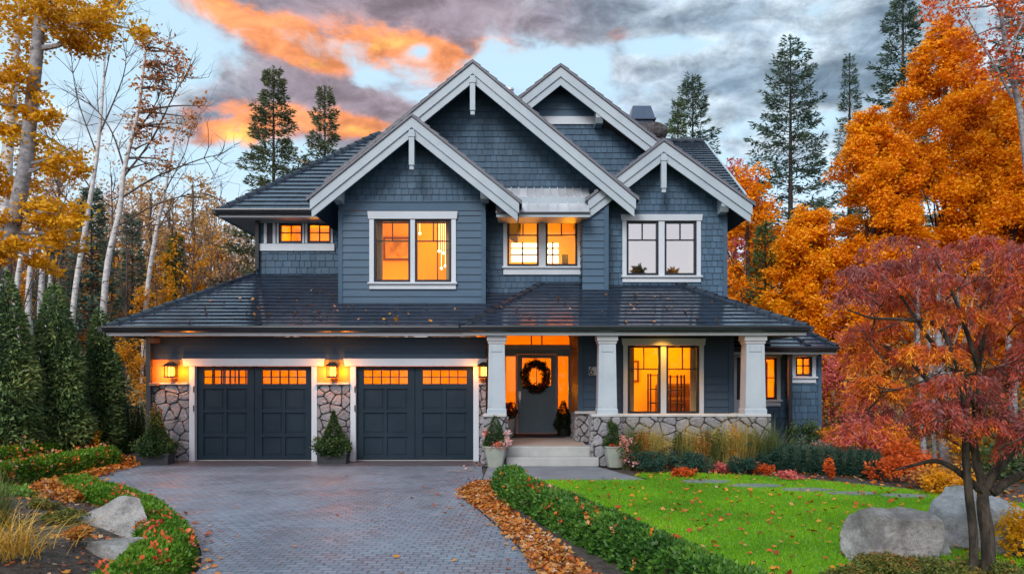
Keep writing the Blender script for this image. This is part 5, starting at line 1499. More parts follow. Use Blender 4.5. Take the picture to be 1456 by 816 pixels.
def wob(a, b_, r, k=5, amp=.08, sag=0):
    a, b_ = np.array(a, float), np.array(b_, float); L = np.linalg.norm(b_ - a)
    pts = []
    o1, o2 = r.normal(0, amp * L, 3), r.normal(0, amp * L, 3)
    for i in range(k + 1):
        t = i / k
        p = a + (b_ - a) * t + (o1 * math.sin(math.pi * t) + o2 * math.sin(2 * math.pi * t) * .5)
        p[2] += sag * L * math.sin(math.pi * t)
        pts.append(tuple(p))
    return pts

def twigs(mb, p, d, L, rad, depth, r, up=.15, kids=3):
    """recursive bare twigs"""
    d = np.array(d, float); d /= np.linalg.norm(d)
    pts = [np.array(p, float)]
    for i in range(3):
        d = d + r.normal(0, .14, 3) + np.array([0, 0, up * .35]); d /= np.linalg.norm(d)
        pts.append(pts[-1] + d * L / 3)
    mb.tube([tuple(q) for q in pts], [rad, rad * .8, rad * .6, rad * .35], 4 if depth < 2 else 5, False)
    ends = [(pts[-1], d)]
    if depth > 0:
        for k in range(kids):
            i = r.integers(1, 4)
            nd = d + r.normal(0, .6, 3); nd[2] += up
            ends += twigs(mb, pts[i], nd, L * r.uniform(.5, .75), rad * .5, depth - 1, r, up, kids)
    return ends

def leafy_tree(name, base, H, label, trunk_r, crown, mat, bark, seed=0, n_clumps=40, per=300, clump=.55, leaf=.14, limbs=14, cat='tree', group=None, lean=(0, 0), asp=.55, top_r=.03, subk=.42):
    """tapered trunk, limbs reaching into the crown, crown of leaf clumps; crown = list of (t along height, radius)"""
    r = np.random.default_rng(seed)
    x, y, z = base
    o = thing(name, (x, y, z), label, cat, group)
    tr = MB()
    tp = [(x + lean[0] * t ** 1.3 + .05 * math.sin(5 * t + seed), y + lean[1] * t, z + H * .93 * t) for t in np.linspace(0, 1, 9)]
    tr.tube(tp, [trunk_r * (1 - .9 * t) + top_r * t + trunk_r * .35 * max(0, .08 - t) / .08 for t in np.linspace(0, 1, 9)], 9)
    tr.build('trunk', bark, o, smooth=True)
    ts = [c[0] for c in crown]; rs = [c[1] for c in crown]
    cl = []
    lm = MB()
    for i in range(n_clumps):
        t = ts[0] + (ts[-1] - ts[0]) * ((i + r.random()) / n_clumps)
        R_ = np.interp(t, ts, rs); a = r.uniform(0, 6.283); rr = R_ * math.sqrt(r.uniform(.12, 1))
        cx = x + lean[0] * t ** 1.3 + rr * math.cos(a); cy = y + lean[1] * t + rr * math.sin(a); cz = z + H * t
        k = clump * r.uniform(.7, 1.25) * min(1, .35 + R_ / max(rs))
        cl.append(((cx, cy, cz), (k, k, k * .8), int(per * (k / clump) ** 2)))
        if i % max(1, n_clumps // limbs) == 0:
            ta = max(.1, t - .12 - .1 * r.random())
            i0 = np.interp(ta, np.linspace(0, 1, 9) * .93, range(9)); j = int(i0)
            s_ = tp[j]
            pts = wob(s_, (cx, cy, cz), r, 4, .06, .05)
            lm.tube(pts, [trunk_r * .42 * (1 - t) + .02, trunk_r * .3 * (1 - t) + .016, .02, .014, .008], 5, False)
    lm.build('limbs', bark, o, fix=False)
    clump_crown('crown', cl, mat, o, leaf, asp, seed, subk=subk)
    return o
def copy_thing(src, loc, rot=0, scale=1.0, label=None, group=None):
    c = src.copy(); COL.objects.link(c); c.location = loc; c.rotation_euler = (0, 0, rot)
    c.scale = scale if isinstance(scale, tuple) else (scale,) * 3
    if label: c['label'] = label
    if group: c['group'] = group
    for ch in src.children:
        d = ch.copy(); COL.objects.link(d); d.parent = c
        for g in ch.children:
            e = g.copy(); COL.objects.link(e); e.parent = d
    return c
def shape_rock(name, pts_scale, loc, label, seed, rot=0, mat=BOULDER, cat='boulder', group=None, cuts=(), sub=4):
    """angular boulder: an icosphere cut by planes and roughened"""
    import bmesh
    from mathutils import noise as mn
    bm = bmesh.new(); bmesh.ops.create_icosphere(bm, subdivisions=sub + 1, radius=1)
    rg = random.Random(seed)
    pl = [(Vector((rg.gauss(0, 1), rg.gauss(0, 1), rg.gauss(0, .8))).normalized(), rg.uniform(.5, .8)) for _ in range(12)] + [(Vector(c[:3]).normalized(), c[3]) for c in cuts]
    for v in bm.verts:
        p = v.co.copy()
        for nrm, d in pl:
            e = p.dot(nrm) - d
            if e > 0: p -= nrm * e * .985
        q = p * 1.7 + Vector((seed * 3.1, 0, 0))
        p += p.normalized() * (mn.fractal(q, 1, 2, 5) * .045 + mn.fractal(q * 3.3, 1, 2, 4) * .03 + mn.fractal(q * 11, 1, 2, 3) * .010)
        v.co = Vector((p.x * pts_scale[0], p.y * pts_scale[1], p.z * pts_scale[2]))
    me = bpy.data.meshes.new(name); bm.to_mesh(me); bm.free()
    o = link(name, me, None, mat); o.location = loc; o.rotation_euler = (0, 0, rot)
    return tag(o, label, cat, group)
def grass_clump(name, base, h, n, label, mat, seed=0, spread=.5, w=.012, cat='ornamental grass', group=None, arch=.8, lean=(0, 0)):
    """arching blades, each a tapered strip"""
    r = np.random.default_rng(seed)
    P0 = np.column_stack([base[0] + r.normal(0, spread * .16, n), base[1] + r.normal(0, spread * .16, n), np.full(n, base[2])])
    a = r.uniform(0, 6.283, n); L = h * r.uniform(.6, 1.2, n); out = spread * r.uniform(.15, 1.1, n)
    K = 6; V = []
    rows = []
    for k in range(K + 1):
        t = k / K
        z = L * (1.25 * t - arch * .5 * t ** 2 * (out / spread + .2)) ; rr = out * t ** 1.5
        rows.append(P0 + np.column_stack([np.cos(a) * rr + lean[0] * t * t, np.sin(a) * rr + lean[1] * t * t, z]))
    S = np.column_stack([-np.sin(a), np.cos(a), np.zeros(n)])
    for k in range(K):
        w0, w1 = w * (1 - (k / K) ** 1.5), w * (1 - ((k + 1) / K) ** 1.5)
        V.append(np.stack([rows[k] - S * w0, rows[k] + S * w0, rows[k + 1] + S * w1, rows[k + 1] - S * w1], 1))
    V = np.concatenate(V).reshape(-1, 3)
    o = quads_obj(name, V - np.array(base), np.tile(np.clip(r.normal(.5, .25, n), 0, 1), K), mat)
    o.location = base
    return tag(o, label, cat, group)
def bush(name, base, rad, h, n, label, mat, seed=0, leaf=.06, asp=.55, cat='shrub', group=None, stems=True, flower=None):
    """loose rounded shrub: stems and clumped leaves"""
    r = np.random.default_rng(seed)
    o = thing(name, base, label, cat, group)
    cl = []
    mb = MB()
    k = 9
    for i in range(k):
        a = r.uniform(0, 6.283); rr = rad * math.sqrt(r.random()) * .75; hz = h * r.uniform(.35, .85) * (1 - .3 * rr / rad)
        c = (base[0] + rr * math.cos(a), base[1] + rr * math.sin(a) * .9, base[2] + hz)
        cl.append((c, (rad * .42, rad * .42, h * .30), n // k))
        mb.tube(wob((base[0], base[1], base[2] - .02), c, r, 3, .06), [.016, .012, .009, .005], 4, False)
    mb.build('stems', TWIG, o, fix=False)
    clump_crown('foliage', cl, mat, o, leaf, asp, seed, sub=12)
    if flower:
        m = flower[0]; idx = r.integers(0, k, m)
        C = np.array([cl[i][0] for i in idx]) + norm(r.normal(size=(m, 3))) * np.array([rad * .42, rad * .42, h * .33]) * np.array([1, 1, 1])
        C[:, 2] = np.maximum(C[:, 2], base[2] + h * .25)
        Q = np.repeat(C, 14, 0) + r.normal(0, flower[1] * .35, (m * 14, 3))
        quads_obj('blossom', leaf_quads(Q, flower[1] * r.uniform(.5, 1.1, len(Q)), .7, None, None, r), np.clip(np.repeat(r.uniform(flower[2], flower[3], m), 14) + r.normal(0, .06, m * 14), 0, 1), L_FLOWER, o)
    return o
# ------------------------------------------------------------------ hedges
foliage_hedge('box_hedge', [(-.06, 13.75), (.0, 13.2), (.14, 12.4), (.48, 11.2), (.88, 9.7), (1.3, 8.3), (1.62, 7.1), (2.0, 6.0), (2.5, 4.9)], .52, .37,
              'clipped green box hedge curving between the leaf strewn drive edge and the lawn', L_BOX, 460, .05, (9, .055, .025, 'leaf'), 1, lump=.075, spacing=.42)
foliage_hedge('box_hedge', [(-8.72, 17.25), (-8.8, 15.8), (-8.95, 14.4), (-9.15, 12.9), (-9.6, 11.4), (-10.4, 10)], .62, .42,
              'low green hedge at the left edge of the drive with orange leaves on its top', L_BOXLIGHT, 320, .055, (20, .07, .05, 'leaf'), 2, lump=.06)
foliage_hedge('box_hedge', [(-10.0, 21.0), (-10.3, 19), (-10.5, 17.2), (-10.8, 15.2), (-11.3, 13.4), (-12, 12)], .6, .46,
              'back hedge in front of the dark cedars, sprinkled with orange leaves', L_BOXLIGHT, 260, .055, (16, .08, .06, 'leaf'), 3, lump=.03)
foliage_hedge('box_hedge', [(-7.35, 13.35), (-6.7, 12.55), (-5.75, 11.6), (-4.95, 10.6), (-4.32, 9.6), (-3.75, 8.6), (-3.45, 7.6), (-3.3, 6.5), (-3.2, 5.5)], .58, .30,
              'bright green low edging hedge with red and orange blooms beside the boulders', L_BOXLIGHT, 420, .042, (13.0, .055, .024, 'flower'), 4, lump=.05)
# evergreen blocks of the flower bed, one plant each
edge = [(1113, 691), (1131, 692), (1149, 693), (1167, 694), (1186, 695), (1203, 695.5), (1218, 696), (1232, 697), (1244, 698)]
for i, (px, py) in enumerate([(1117, 674), (1133, 675), (1150, 675.5), (1168, 677), (1186, 678), (1202, 679), (1217, 680), (1231, 681.5), (1242, 683)]):
    x, y, _ = ground(px, py, -.03); y += .25; x = gx(px, y)
    o = thing('cypress_plant', (x, y, -.03), ['leftmost dark cypress block in the row at the right of the flower bed', 'second cypress from the left in the clipped row', 'third cypress from the left in the clipped row', 'fourth cypress of the row, left of the narrow gap', 'fifth cypress of the row, just right of the narrow gap', 'sixth cypress of the clipped row', 'seventh cypress of the clipped row', 'eighth cypress of the row, next to the last', 'last cypress at the right end of the clipped row'][i], 'cypress', 'clipped cypresses along the back of the lawn')
    h = .58 + .03 * math.sin(i * 2.3)
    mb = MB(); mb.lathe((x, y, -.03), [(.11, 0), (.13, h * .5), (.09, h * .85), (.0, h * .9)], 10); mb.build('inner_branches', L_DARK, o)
    cone_foliage('foliage', (x, y, -.03), h, .165, L_JUNIPER, o, 2200, .06, .3, .22, seed=60 + i, droop=.35, lumps=14)
# cedars at the left
cone_tree('cedar_tree', 4, 17.5, 385, 118, 'tall dark cedar at the left edge of the picture', seed=1, n=17000, prof=.6)
cone_tree('cedar_tree', 78, 18.5, 404, 100, 'broad dark green cedar, tallest full cone behind the left hedges', seed=2, n=17000, prof=.6)
cone_tree('cedar_tree', 142, 19.5, 440, 60, 'slimmer dark cedar between the broad cedar and the garage', seed=3, n=11000, prof=.6)
cone_tree('cedar_tree', 163, 21.0, 500, 30, 'narrow shaded cedar tucked behind the slim one', seed=4, n=6000, prof=.5)
for i, (px, w, lab) in enumerate([(181, 19, 'small clipped conifer left of the pair behind the garage corner planter'), (197, 17, 'small clipped conifer right of the pair behind the garage corner planter')]):
    cone_tree('dwarf_conifer', px, 20.5, 573, w, lab, seed=8 + i, n=3500, prof=.35, leaf=.09)

# ------------------------------------------------------------------ left trees
def px_path(pts, Y): return [at(p[0], p[1], Y + (p[2] if len(p) > 2 else 0)) for p in pts]
def custom_tree(name, Y, trunk, radii, branches, clumps, label, bark, mat, leaf, seed=0, cat='tree', per=1.0, asp=.55, tw=0, twl=.8, group=None, droop=0.0, subk=.42, tintf=None, sub=9):
    """trunk / branches given by their bends, clumps = (px,py,rx,ry,n[,dy])"""
    r = np.random.default_rng(seed)
    tp = px_path(trunk, Y); tp[0] = (tp[0][0], tp[0][1], -.05)
    o = thing(name, tp[0], label, cat, group)
    mb = MB(); sp = smooth(tp, 5); mb.tube(sp, list(np.interp(np.linspace(0, 1, len(sp)), np.linspace(0, 1, len(radii)), radii)), 10)
    mb.build('trunk', bark, o, smooth=True)
    lm = MB(); ends = []
    for b_ in branches:
        pts = smooth(px_path(b_[0], Y), 4); k = len(pts)
        lm.tube(pts, [b_[1] * (1 - .8 * i / (k - 1)) for i in range(k)], 6, False)
        if tw:
            for i in range(2, k, 2):
                d = np.array(pts[i]) - np.array(pts[i - 1])
                for q in range(tw): twigs(lm, pts[i], d + r.normal(0, .35 * np.linalg.norm(d) * 2, 3), twl * r.uniform(.6, 1.2), b_[1] * .25 + .006, 1, r, .2)
    cl = []
    for c in clumps:
        yy = Y + (c[5] if len(c) > 5 else r.uniform(-.5, .5)); s_ = yy / F
        ctr = at(c[0], c[1], yy); cl.append((ctr, (c[2] * s_, c[2] * s_ * .9, c[3] * s_), int(c[4] * per)))
        # a limb from the closest bend to each clump
        src = min(sp, key=lambda q: (q[0] - ctr[0]) ** 2 + (q[1] - ctr[1]) ** 2 + (q[2] - ctr[2]) ** 2 + (4 if q[2] > ctr[2] + .2 else 0))
        lm.tube(wob(src, ctr, r, 4, .05, .04), [.045, .035, .025, .018, .008], 5, False)
        if tw:
            for q in range(2): twigs(lm, ctr, r.normal(0, 1, 3), c[2] * s_ * .9, .012, 1, r, .1)
    lm.build('limbs', bark if bark is not BIRCH else TWIG, o, fix=False)
    if cl: clump_crown('crown', cl, mat, o, leaf, asp, seed, droop=droop, subk=subk, tintf=tintf, sub=sub)
    return o

custom_tree('maple_tree', 13.0, [(-45, 640), (-30, 470), (-8, 370), (14, 330), (34, 245), (47, 130), (58, 20), (66, -80)], [.22, .18, .16, .13, .11, .10, .085, .06],
            [([(52, 70), (95, 60), (150, 20), (185, -10)], .05), ([(36, 235), (70, 225), (110, 205)], .03), ([(14, 330), (60, 350), (110, 350)], .03)],
            [(15, 30, 60, 55, 900), (100, 40, 60, 35, 800), (165, 25, 40, 28, 500), (75, 5, 60, 25, 500), (20, 130, 45, 35, 600), (60, 160, 28, 18, 250), (50, 215, 50, 24, 500), (90, 240, 30, 18, 260), (15, 240, 35, 40, 600),
             (35, 300, 50, 26, 600), (85, 305, 38, 20, 380), (10, 345, 30, 26, 400), (95, 345, 34, 18, 300), (70, 375, 28, 14, 180), (120, 45, 40, 24, 300), (200, 45, 14, 12, 60), (-60, 150, 80, 90, 800), (-60, 320, 80, 60, 600), (10, 175, 30, 20, 260)],
            'large leaning maple with golden yellow leaves at the left edge', BARKGREY, L_YELLOW, .09, 21, per=2.0, subk=.36)
custom_tree('birch_tree', 20.0, [(-10, 600), (2, 380), (12, 200), (22, 60), (30, -60)], [.16, .14, .13, .11, .09], [], [], 'pale straight trunk behind the leaning maple', BIRCH, L_YELLOW, .12, 22)
rust = []
rg = np.random.default_rng(3)
for i in range(30):
    a = rg.uniform(0, 6.28); q = math.sqrt(rg.random())
    rust.append((232 + 46 * q * math.cos(a) * (1.1), 150 + 105 * q * math.sin(a), 16, 13, 60))
custom_tree('birch_tree', 25.0, [(138, 520), (150, 400), (170, 300), (177, 240), (196, 160), (206, 80), (212, 40)], [.11, .095, .085, .07, .05, .035, .015],
            [([(177, 250), (215, 200), (245, 140), (262, 110)], .04), ([(175, 280), (225, 250), (290, 225), (310, 222)], .035), ([(177, 240), (160, 190), (140, 160), (120, 140)], .035), ([(170, 320), (225, 290), (290, 275), (330, 300)], .03), ([(186, 200), (225, 140), (238, 70)], .03), ([(168, 330), (230, 320), (300, 345)], .025)],
            rust, 'slender white birch with thin rust brown leaves, middle of the left sky', BIRCH, L_RUST, .13, 23, tw=2, twl=1.0)
custom_tree('birch_tree', 27.0, [(95, 560), (104, 440), (122, 320), (138, 220), (147, 120), (150, 50)], [.10, .09, .08, .06, .04, .015],
            [([(138, 220), (110, 140), (100, 70)], .03), ([(142, 190), (175, 110), (180, 60)], .03), ([(130, 270), (90, 210), (60, 190)], .03), ([(122, 320), (80, 260), (70, 200)], .03), ([(147, 120), (160, 60), (170, 30)], .02)],
            [], 'bare white birch with fine dark twigs left of the rust leaved one', BIRCH, L_RUST, .12, 24, tw=3, twl=1.3)
custom_tree('birch_tree', 30.0, [(200, 560), (208, 430), (222, 330), (235, 270), (250, 190), (262, 150)], [.095, .085, .07, .05, .035, .015],
            [([(222, 330), (255, 280), (300, 255)], .025), ([(235, 270), (262, 220), (275, 170)], .025)],
            [], 'thin bare birch between the rust birch and the roof', BIRCH, L_RUST, .12, 25, tw=2, twl=1.2)
for i, (px, top, Y, lab) in enumerate([(24, 360, 22, 'white birch stem above the left cedar, first of a cluster'), (40, 340, 23, 'white birch stem, second of the cluster over the cedars'), (56, 350, 22.5, 'leaning white birch stem, third of the cluster'), (66, 390, 24, 'short white birch stem at the right of the cluster')]):
    custom_tree('birch_tree', Y, [(px - 8, 600), (px + 2, 500), (px - 2 + i * 2, 430), (px + 6, top)], [.12, .11, .09, .05], [([(px, 470), (px + 14, 420), (px + 26, 380)], .03)], [], lab, BIRCH, L_RUST, .1, 40 + i, tw=2, twl=.9, group='birch stems over the cedars')

# ------------------------------------------------------------------ conifers and far trees
conifer('fir_tree', 389, 40, 96, 90, 'taller airy fir standing behind the left end of the upper roof', L_SPRUCE, 1, 36, leaf=.30, gap=.18, dens=1.8)
conifer('fir_tree', 462, 42, 123, 66, 'shorter fir beside the taller one, just left of the gables', L_SPRUCE, 2, 36, leaf=.28, gap=.18, dens=1.8)
conifer('fir_tree', 985, 42, 108, 93, 'dark fir behind the chimney', L_FIR, 3, 28, leaf=.32, gap=.15)
conifer('fir_tree', 964, 38, 142, 42, 'small bright green fir in front of the one behind the chimney', L_GREENFIR, 4, 26, leaf=.22, gap=.05, dens=1.4)
conifer('fir_tree', 1124, 37, 54, 115, 'tall full fir in the gap between the house and the orange trees', L_FIR, 5, 36, leaf=.30, gap=.1, dens=1.6)
conifer('fir_tree', 1208, 45, 78, 42, 'slim pointed fir left of the biggest orange tree', L_FIR, 6, 34, leaf=.24, gap=.25)
conifer('fir_tree', 1284, 42, -30, 99, 'tall dark fir rising behind the biggest orange tree', L_FIR, 7, 36, leaf=.34, gap=.12, dens=1.6)
conifer('fir_tree', 1462, 38, -40, 120, 'dark fir at the right edge behind the red tree', L_FIR, 8, 34, leaf=.32, gap=.12)
conifer('fir_tree', 1088, 27, 318, 46, 'small green fir among the orange leaves right of the house', L_GREENFIR, 9, 24, leaf=.20, gap=.12, start=.05)
conifer('fir_tree', 130, 31, 268, 58, 'green fir behind the white birches', L_FIR, 10, 30, leaf=.26, gap=.05, start=.05, dens=1.3)
conifer('fir_tree', 188, 34, 305, 30, 'thin green fir right of the wide one behind the birches', L_FIR, 11, 26, leaf=.24, gap=.05, start=.05, dens=1.3)
conifer('fir_tree', 250, 36, 330, 26, 'small green fir in the thicket beside the garage roof', L_GREENFIR, 12, 24, leaf=.22, gap=.1, start=.05)
conifer('fir_tree', 75, 33, 330, 50, 'green fir above the broad left cedar', L_FIR, 13, 26, leaf=.26, gap=.08, start=.05, dens=1.6)

# orange trees on the right
leafy_tree('orange_tree', (gx(1346, 27), 27, -.05), gz(16, 27), 'tallest blazing orange columnar tree', .22, [(.10, 1.6), (.25, 2.7), (.5, 2.6), (.7, 1.9), (.85, 1.1), (.98, .3)], L_ORANGE, BARK, 1, 210, 900, 0.5, 0.12, 22, subk=.5)
leafy_tree('orange_tree', (gx(1243, 26), 26, -.05), gz(150, 26), 'orange tree with a rounded top left of the tallest one', .18, [(.10, 1.3), (.3, 1.7), (.6, 1.5), (.85, .9), (.98, .35)], L_ORANGE, BARK, 2, 150, 800, 0.45, 0.12, 18, subk=.5)
leafy_tree('orange_tree', (gx(1440, 25), 25, -.05), gz(128, 25), 'orange tree cut by the right edge of the picture', .18, [(.10, 1.7), (.35, 2.3), (.65, 1.8), (.9, .8), (.98, .3)], L_ORANGE, BARK, 3, 170, 800, 0.5, 0.12, 18, subk=.5)
leafy_tree('orange_tree', (gx(1150, 26.5), 26.5, -.05), gz(285, 26.5), 'low wide orange tree close to the house corner', .14, [(.08, 1.2), (.35, 1.5), (.7, 1.3), (.95, .5)], L_ORANGE, BARK, 4, 110, 720, 0.44, 0.12, 14, subk=.5)
leafy_tree('orange_tree', (gx(1062, 31), 31, -.05), gz(240, 31), 'orange and pink tree peeping past the right gable', .16, [(.15, 1.2), (.5, 1.5), (.8, 1.2), (.98, .5)], L_ORANGE, BARK, 5, 55, 420, .6, .16, 14)
leafy_tree('pink_tree', (gx(1045, 36), 36, -.05), gz(222, 36), 'faded pinkish tree just over the right eave', .16, [(.3, 1.2), (.7, 1.7), (.98, .7)], L_PINK, TWIG, 6, 40, 200, .6, .16, 14)
leafy_tree('orange_tree', (gx(1210, 31), 31, -.05), gz(330, 31), 'golden orange tree low behind the laceleaf maple', .16, [(.06, 2.0), (.5, 2.4), (.9, 1.0)], L_GOLD, BARK, 7, 60, 420, .6, .16, 14)
reds = [(1345, 15, 30, 30, 260), (1375, 55, 28, 26, 220), (1400, 5, 40, 30, 320), (1440, 25, 36, 36, 320), (1395, 95, 26, 22, 160), (1448, 85, 24, 26, 170), (1420, 60, 26, 24, 200), (1360, -40, 40, 30, 250), (1430, -45, 50, 35, 300), (1475, 0, 40, 60, 400), (1480, 110, 30, 40, 200), (1412, 130, 20, 18, 70), (1330, -15, 22, 20, 110)]
custom_tree('red_tree', 22.0, [(1490, 620), (1474, 420), (1456, 200), (1440, 110), (1426, 40), (1416, -60)], [.11, .10, .085, .07, .055, .04], [([(1440, 140), (1395, 60), (1360, 0)], .04), ([(1430, 80), (1460, 20), (1480, -30)], .04)], reds,
            'tall scarlet leaved tree with a grey trunk at the top right', BARKGREY, L_RED, .13, 31, tw=1, twl=.8, subk=.4)

# autumn wood left of the house, one tree each
protoA = leafy_tree('autumn_tree', (gx(262, 36), 36, -.05), gz(320, 36), 'amber tree in the thicket just left of the roof hip', .13, [(.12, .9), (.5, 1.4), (.98, .5)], L_GOLD, TWIG, 11, 34, 150, .6, .17, 16, group='trees of the autumn wood')
protoB = leafy_tree('autumn_tree', (gx(215, 38), 38, -.05), gz(250, 38), 'tall thin amber tree behind the rust birch', .12, [(.2, .8), (.6, 1.2), (.98, .4)], L_HAZEAMBER, TWIG, 12, 34, 110, .6, .17, 20, group='trees of the autumn wood')
protoC = leafy_tree('autumn_tree', (gx(345, 44), 44, -.05), gz(330, 44), 'rusty brown sparse tree touching the upper left eave', .12, [(.2, 1.2), (.6, 1.7), (.98, .6)], L_HAZERUST, TWIG, 13, 34, 80, .7, .18, 24, group='trees of the autumn wood')
for i, (pr, px, Y, sc_, lab) in enumerate([
        (protoA, 310, 41, 1.05, 'amber tree behind the left end of the garage roof'), (protoB, 160, 42, 1.0, 'amber tree between the two main birches'), (protoC, 290, 47, 1.0, 'rusty tree over the garage roof hip'), (protoA, 232, 33, .7, 'small amber tree low beside the thin bare birch'),
        (protoC, 240, 50, 1.25, 'rusty tree far behind the thin bare birch'), (protoC, 60, 40, 1.2, 'rusty tree seen through the golden maple'), (protoB, 20, 38, 1.0, 'amber tree at the far left behind the maple'), (protoA, 110, 38, .9, 'amber tree behind the broad cedar'),
        (protoC, 190, 48, 1.3, 'rusty tree far behind the rust birch'), (protoA, 350, 46, 1.0, 'amber tree under the upper left eave'), (protoB, 120, 50, 1.2, 'tall amber tree far behind the bare birch'), (protoC, -20, 46, 1.3, 'rusty tree outside the left cedar'), (protoA, 205, 30, .62, 'small amber shrub tree at the foot of the thin birch'), (protoC, 330, 39, .8, 'brown tree near the hip of the garage roof'), (protoB, 275, 43, 1.15, 'pale amber tree rising behind the garage roof hip'), (protoB, 85, 44, 1.25, 'pale amber tree behind the bare birch'), (protoC, 145, 44, 1.3, 'pale rusty tree between the birches'), (protoB, 240, 46, 1.1, 'pale amber tree behind the thin bare birch'), (protoC, 305, 52, 1.4, 'far pale rusty tree left of the upper eave'), (protoB, 325, 45, .95, 'pale amber tree just left of the wing corner'), (protoC, 30, 50, 1.5, 'far pale rusty tree behind the maple trunk'), (protoA, 55, 36, .95, 'amber tree above the tall left cedar'), (protoA, 140, 35, .85, 'amber tree between the bare birch and the rust birch'), (protoA, 178, 40, 1.0, 'amber tree right behind the rust birch trunk'), (protoB, 295, 50, 1.2, 'far pale amber tree over the hip'), (protoA, 285, 38, .8, 'small amber tree low behind the garage roof edge'), (protoB, 200, 52, 1.35, 'tallest far amber tree behind the rust birch'), (protoB, 350, 52, 1.1, 'far amber tree by the wing wall'), (protoA, 5, 33, 1.0, 'amber tree low at the left edge')]):
    copy_thing(pr, (gx(px, Y), Y, -.05), i * 1.3 + .4, sc_, lab)
# bare saplings
def sapling_proto():
    r = np.random.default_rng(77)
    o = thing('bare_sapling', (gx(275, 33), 33, -.05), 'bare grey sapling nearest the garage roof', 'bare tree', 'bare saplings of the thicket')
    x, y, z = o.location
    mb = MB(); mb.tube([(x, y, -.05), (x + .1, y, 3), (x - .05, y, 6), (x + .1, y, 8.5)], [.07, .055, .035, .01], 6); mb.build('trunk', TWIG, o)
    mb = MB()
    for i in range(26):
        h = 1.6 + i * .26; twigs(mb, (x, y, h), (r.normal(0, 1), r.normal(0, 1), .9), 1.9 * (1 - h / 11), .022, 2, r, .25, 3)
    mb.build('limbs', TWIG, o, fix=False)
    return o
sp0 = sapling_proto()
for i, (px, Y, s_, lab) in enumerate([(300, 36, 1.0, 'bare sapling over the garage roof hip'), (325, 38, .9, 'bare sapling near the upper roof corner'), (180, 31, .95, 'bare sapling between the birches'), (85, 30, 1.15, 'tall bare sapling left of the bare birch'), (345, 34, .8, 'bare sapling close to the upper wing wall'),
                                      (245, 37, 1.2, 'tall bare sapling behind the thin birch'), (222, 32, .7, 'short bare sapling low in the thicket'), (15, 30, 1.2, 'bare sapling behind the left cedar'), (160, 36, 1.3, 'tall bare sapling behind the rust birch'), (1300, 20, .55, 'bare sapling behind the lawn at the right'), (1345, 19, .5, 'bare sapling behind the boulders')]):
    copy_thing(sp0, (gx(px, Y), Y, -.05), i * 1.1, s_, lab)
# grey trunks behind the laceleaf maple
for i, (px, Y, rr, lab) in enumerate([(1311, 17, .07, 'pale thin trunk left of the trunks behind the lawn'), (1326, 17.5, .055, 'dark thin trunk in the middle behind the lawn'), (1340, 16.5, .10, 'thicker grey trunk behind the boulders'), (1440, 15, .09, 'reddish trunk at the right edge')]):
    custom_tree('bare_tree', Y, [(px + 6, 720), (px + 2, 640), (px, 560), (px - 6, 470), (px - 2, 360)], [rr, rr * .9, rr * .8, rr * .6, rr * .3], [([(px, 560), (px + 25, 500), (px + 50, 440)], .03)], [], lab, BARKGREY, L_RUST, .1, 90 + i, tw=2, twl=.8, group='trunks behind the lawn')

# far wood closing the view all round the garden
def far_wood():
    r = np.random.default_rng(9)
    PP = []; T2 = []
    mb = MB()
    n_t = 230
    for i in range(n_t):
        a = r.uniform(-1.25, 1.25); d = r.uniform(50, 80)
        x, y = d * math.sin(a), d * math.cos(a)
        H = r.uniform(6.0, 10.5) * d / 55
        mb.tube([(x, y, -.1), (x + r.normal(0, .3), y, H * .5), (x + r.normal(0, .5), y, H)], [.14, .10, .02], 5, False)
        m_ = 420
        z = r.uniform(.05, 1, m_); rr = r.normal(0, 1.5, m_) * (1.15 - z)
        an = r.uniform(0, 6.28, m_)
        PP.append(np.column_stack([x + rr * np.cos(an), y + rr * np.sin(an), z * H])); T2.append(np.clip(r.normal(r.uniform(.2, .8), .15, m_), 0, 1))
        for k in range(6): twigs(mb, (x, y, H * r.uniform(.3, .9)), (r.normal(), r.normal(), .8), 2.2, .04, 1, r, .2)
    P = np.vstack(PP)
    m1 = leafmat('far_wood_leaves', [(0, (.09, .10, .06)), (.35, (.27, .20, .14)), (.65, (.50, .28, .12)), (1, (.48, .36, .30))], .3, .6, .12, mixn=.4)  # paler leaf tones imitate haze over the far wood
    o = quads_obj('far_wood', leaf_quads(P, r.uniform(.25, .6, len(P)), .6, None, None, r), np.concatenate(T2), m1)
    tag(o, 'hazy brown and orange wood far behind the house', 'wood', kind='stuff')
    b_ = mb.build('far_wood_stems', TWIG, o, fix=False); tag(b_, kind='stuff')
far_wood()
def understorey(name, cx0, cx1, y0, y1, h, n, mat, label, seed, leaf=.16):
    r = np.random.default_rng(seed)
    X = r.uniform(cx0, cx1, n); Yv = r.uniform(y0, y1, n)
    hz = h * (.55 + .45 * np.sin(X * .9 + seed) * np.cos(Yv * .8)) ; Z = r.uniform(0, 1, n) ** .8 * np.maximum(hz, .3)
    o = quads_obj(name, leaf_quads(np.column_stack([X, Yv, Z - .05]), leaf * r.uniform(.6, 1.3, n), .5, None, None, r), np.clip(r.normal(.5, .25, n), 0, 1), mat)
    return tag(o, label, 'undergrowth', kind='stuff')
mix_u = leafmat('undergrowth_leaves', [(0, (.05, .07, .03)), (.35, (.12, .13, .06)), (.6, (.32, .22, .09)), (.85, (.52, .26, .07)), (1, (.48, .34, .24))], .3, .6, .5, mixn=.5)
understorey('undergrowth', -26, -9.5, 24, 40, 3.2, 26000, mix_u, 'brown green thicket behind the cedars and the garage', 1)
understorey('undergrowth', 8.6, 26, 17, 32, 3.0, 26000, mix_u, 'orange brown thicket behind the lawn at the right', 2)

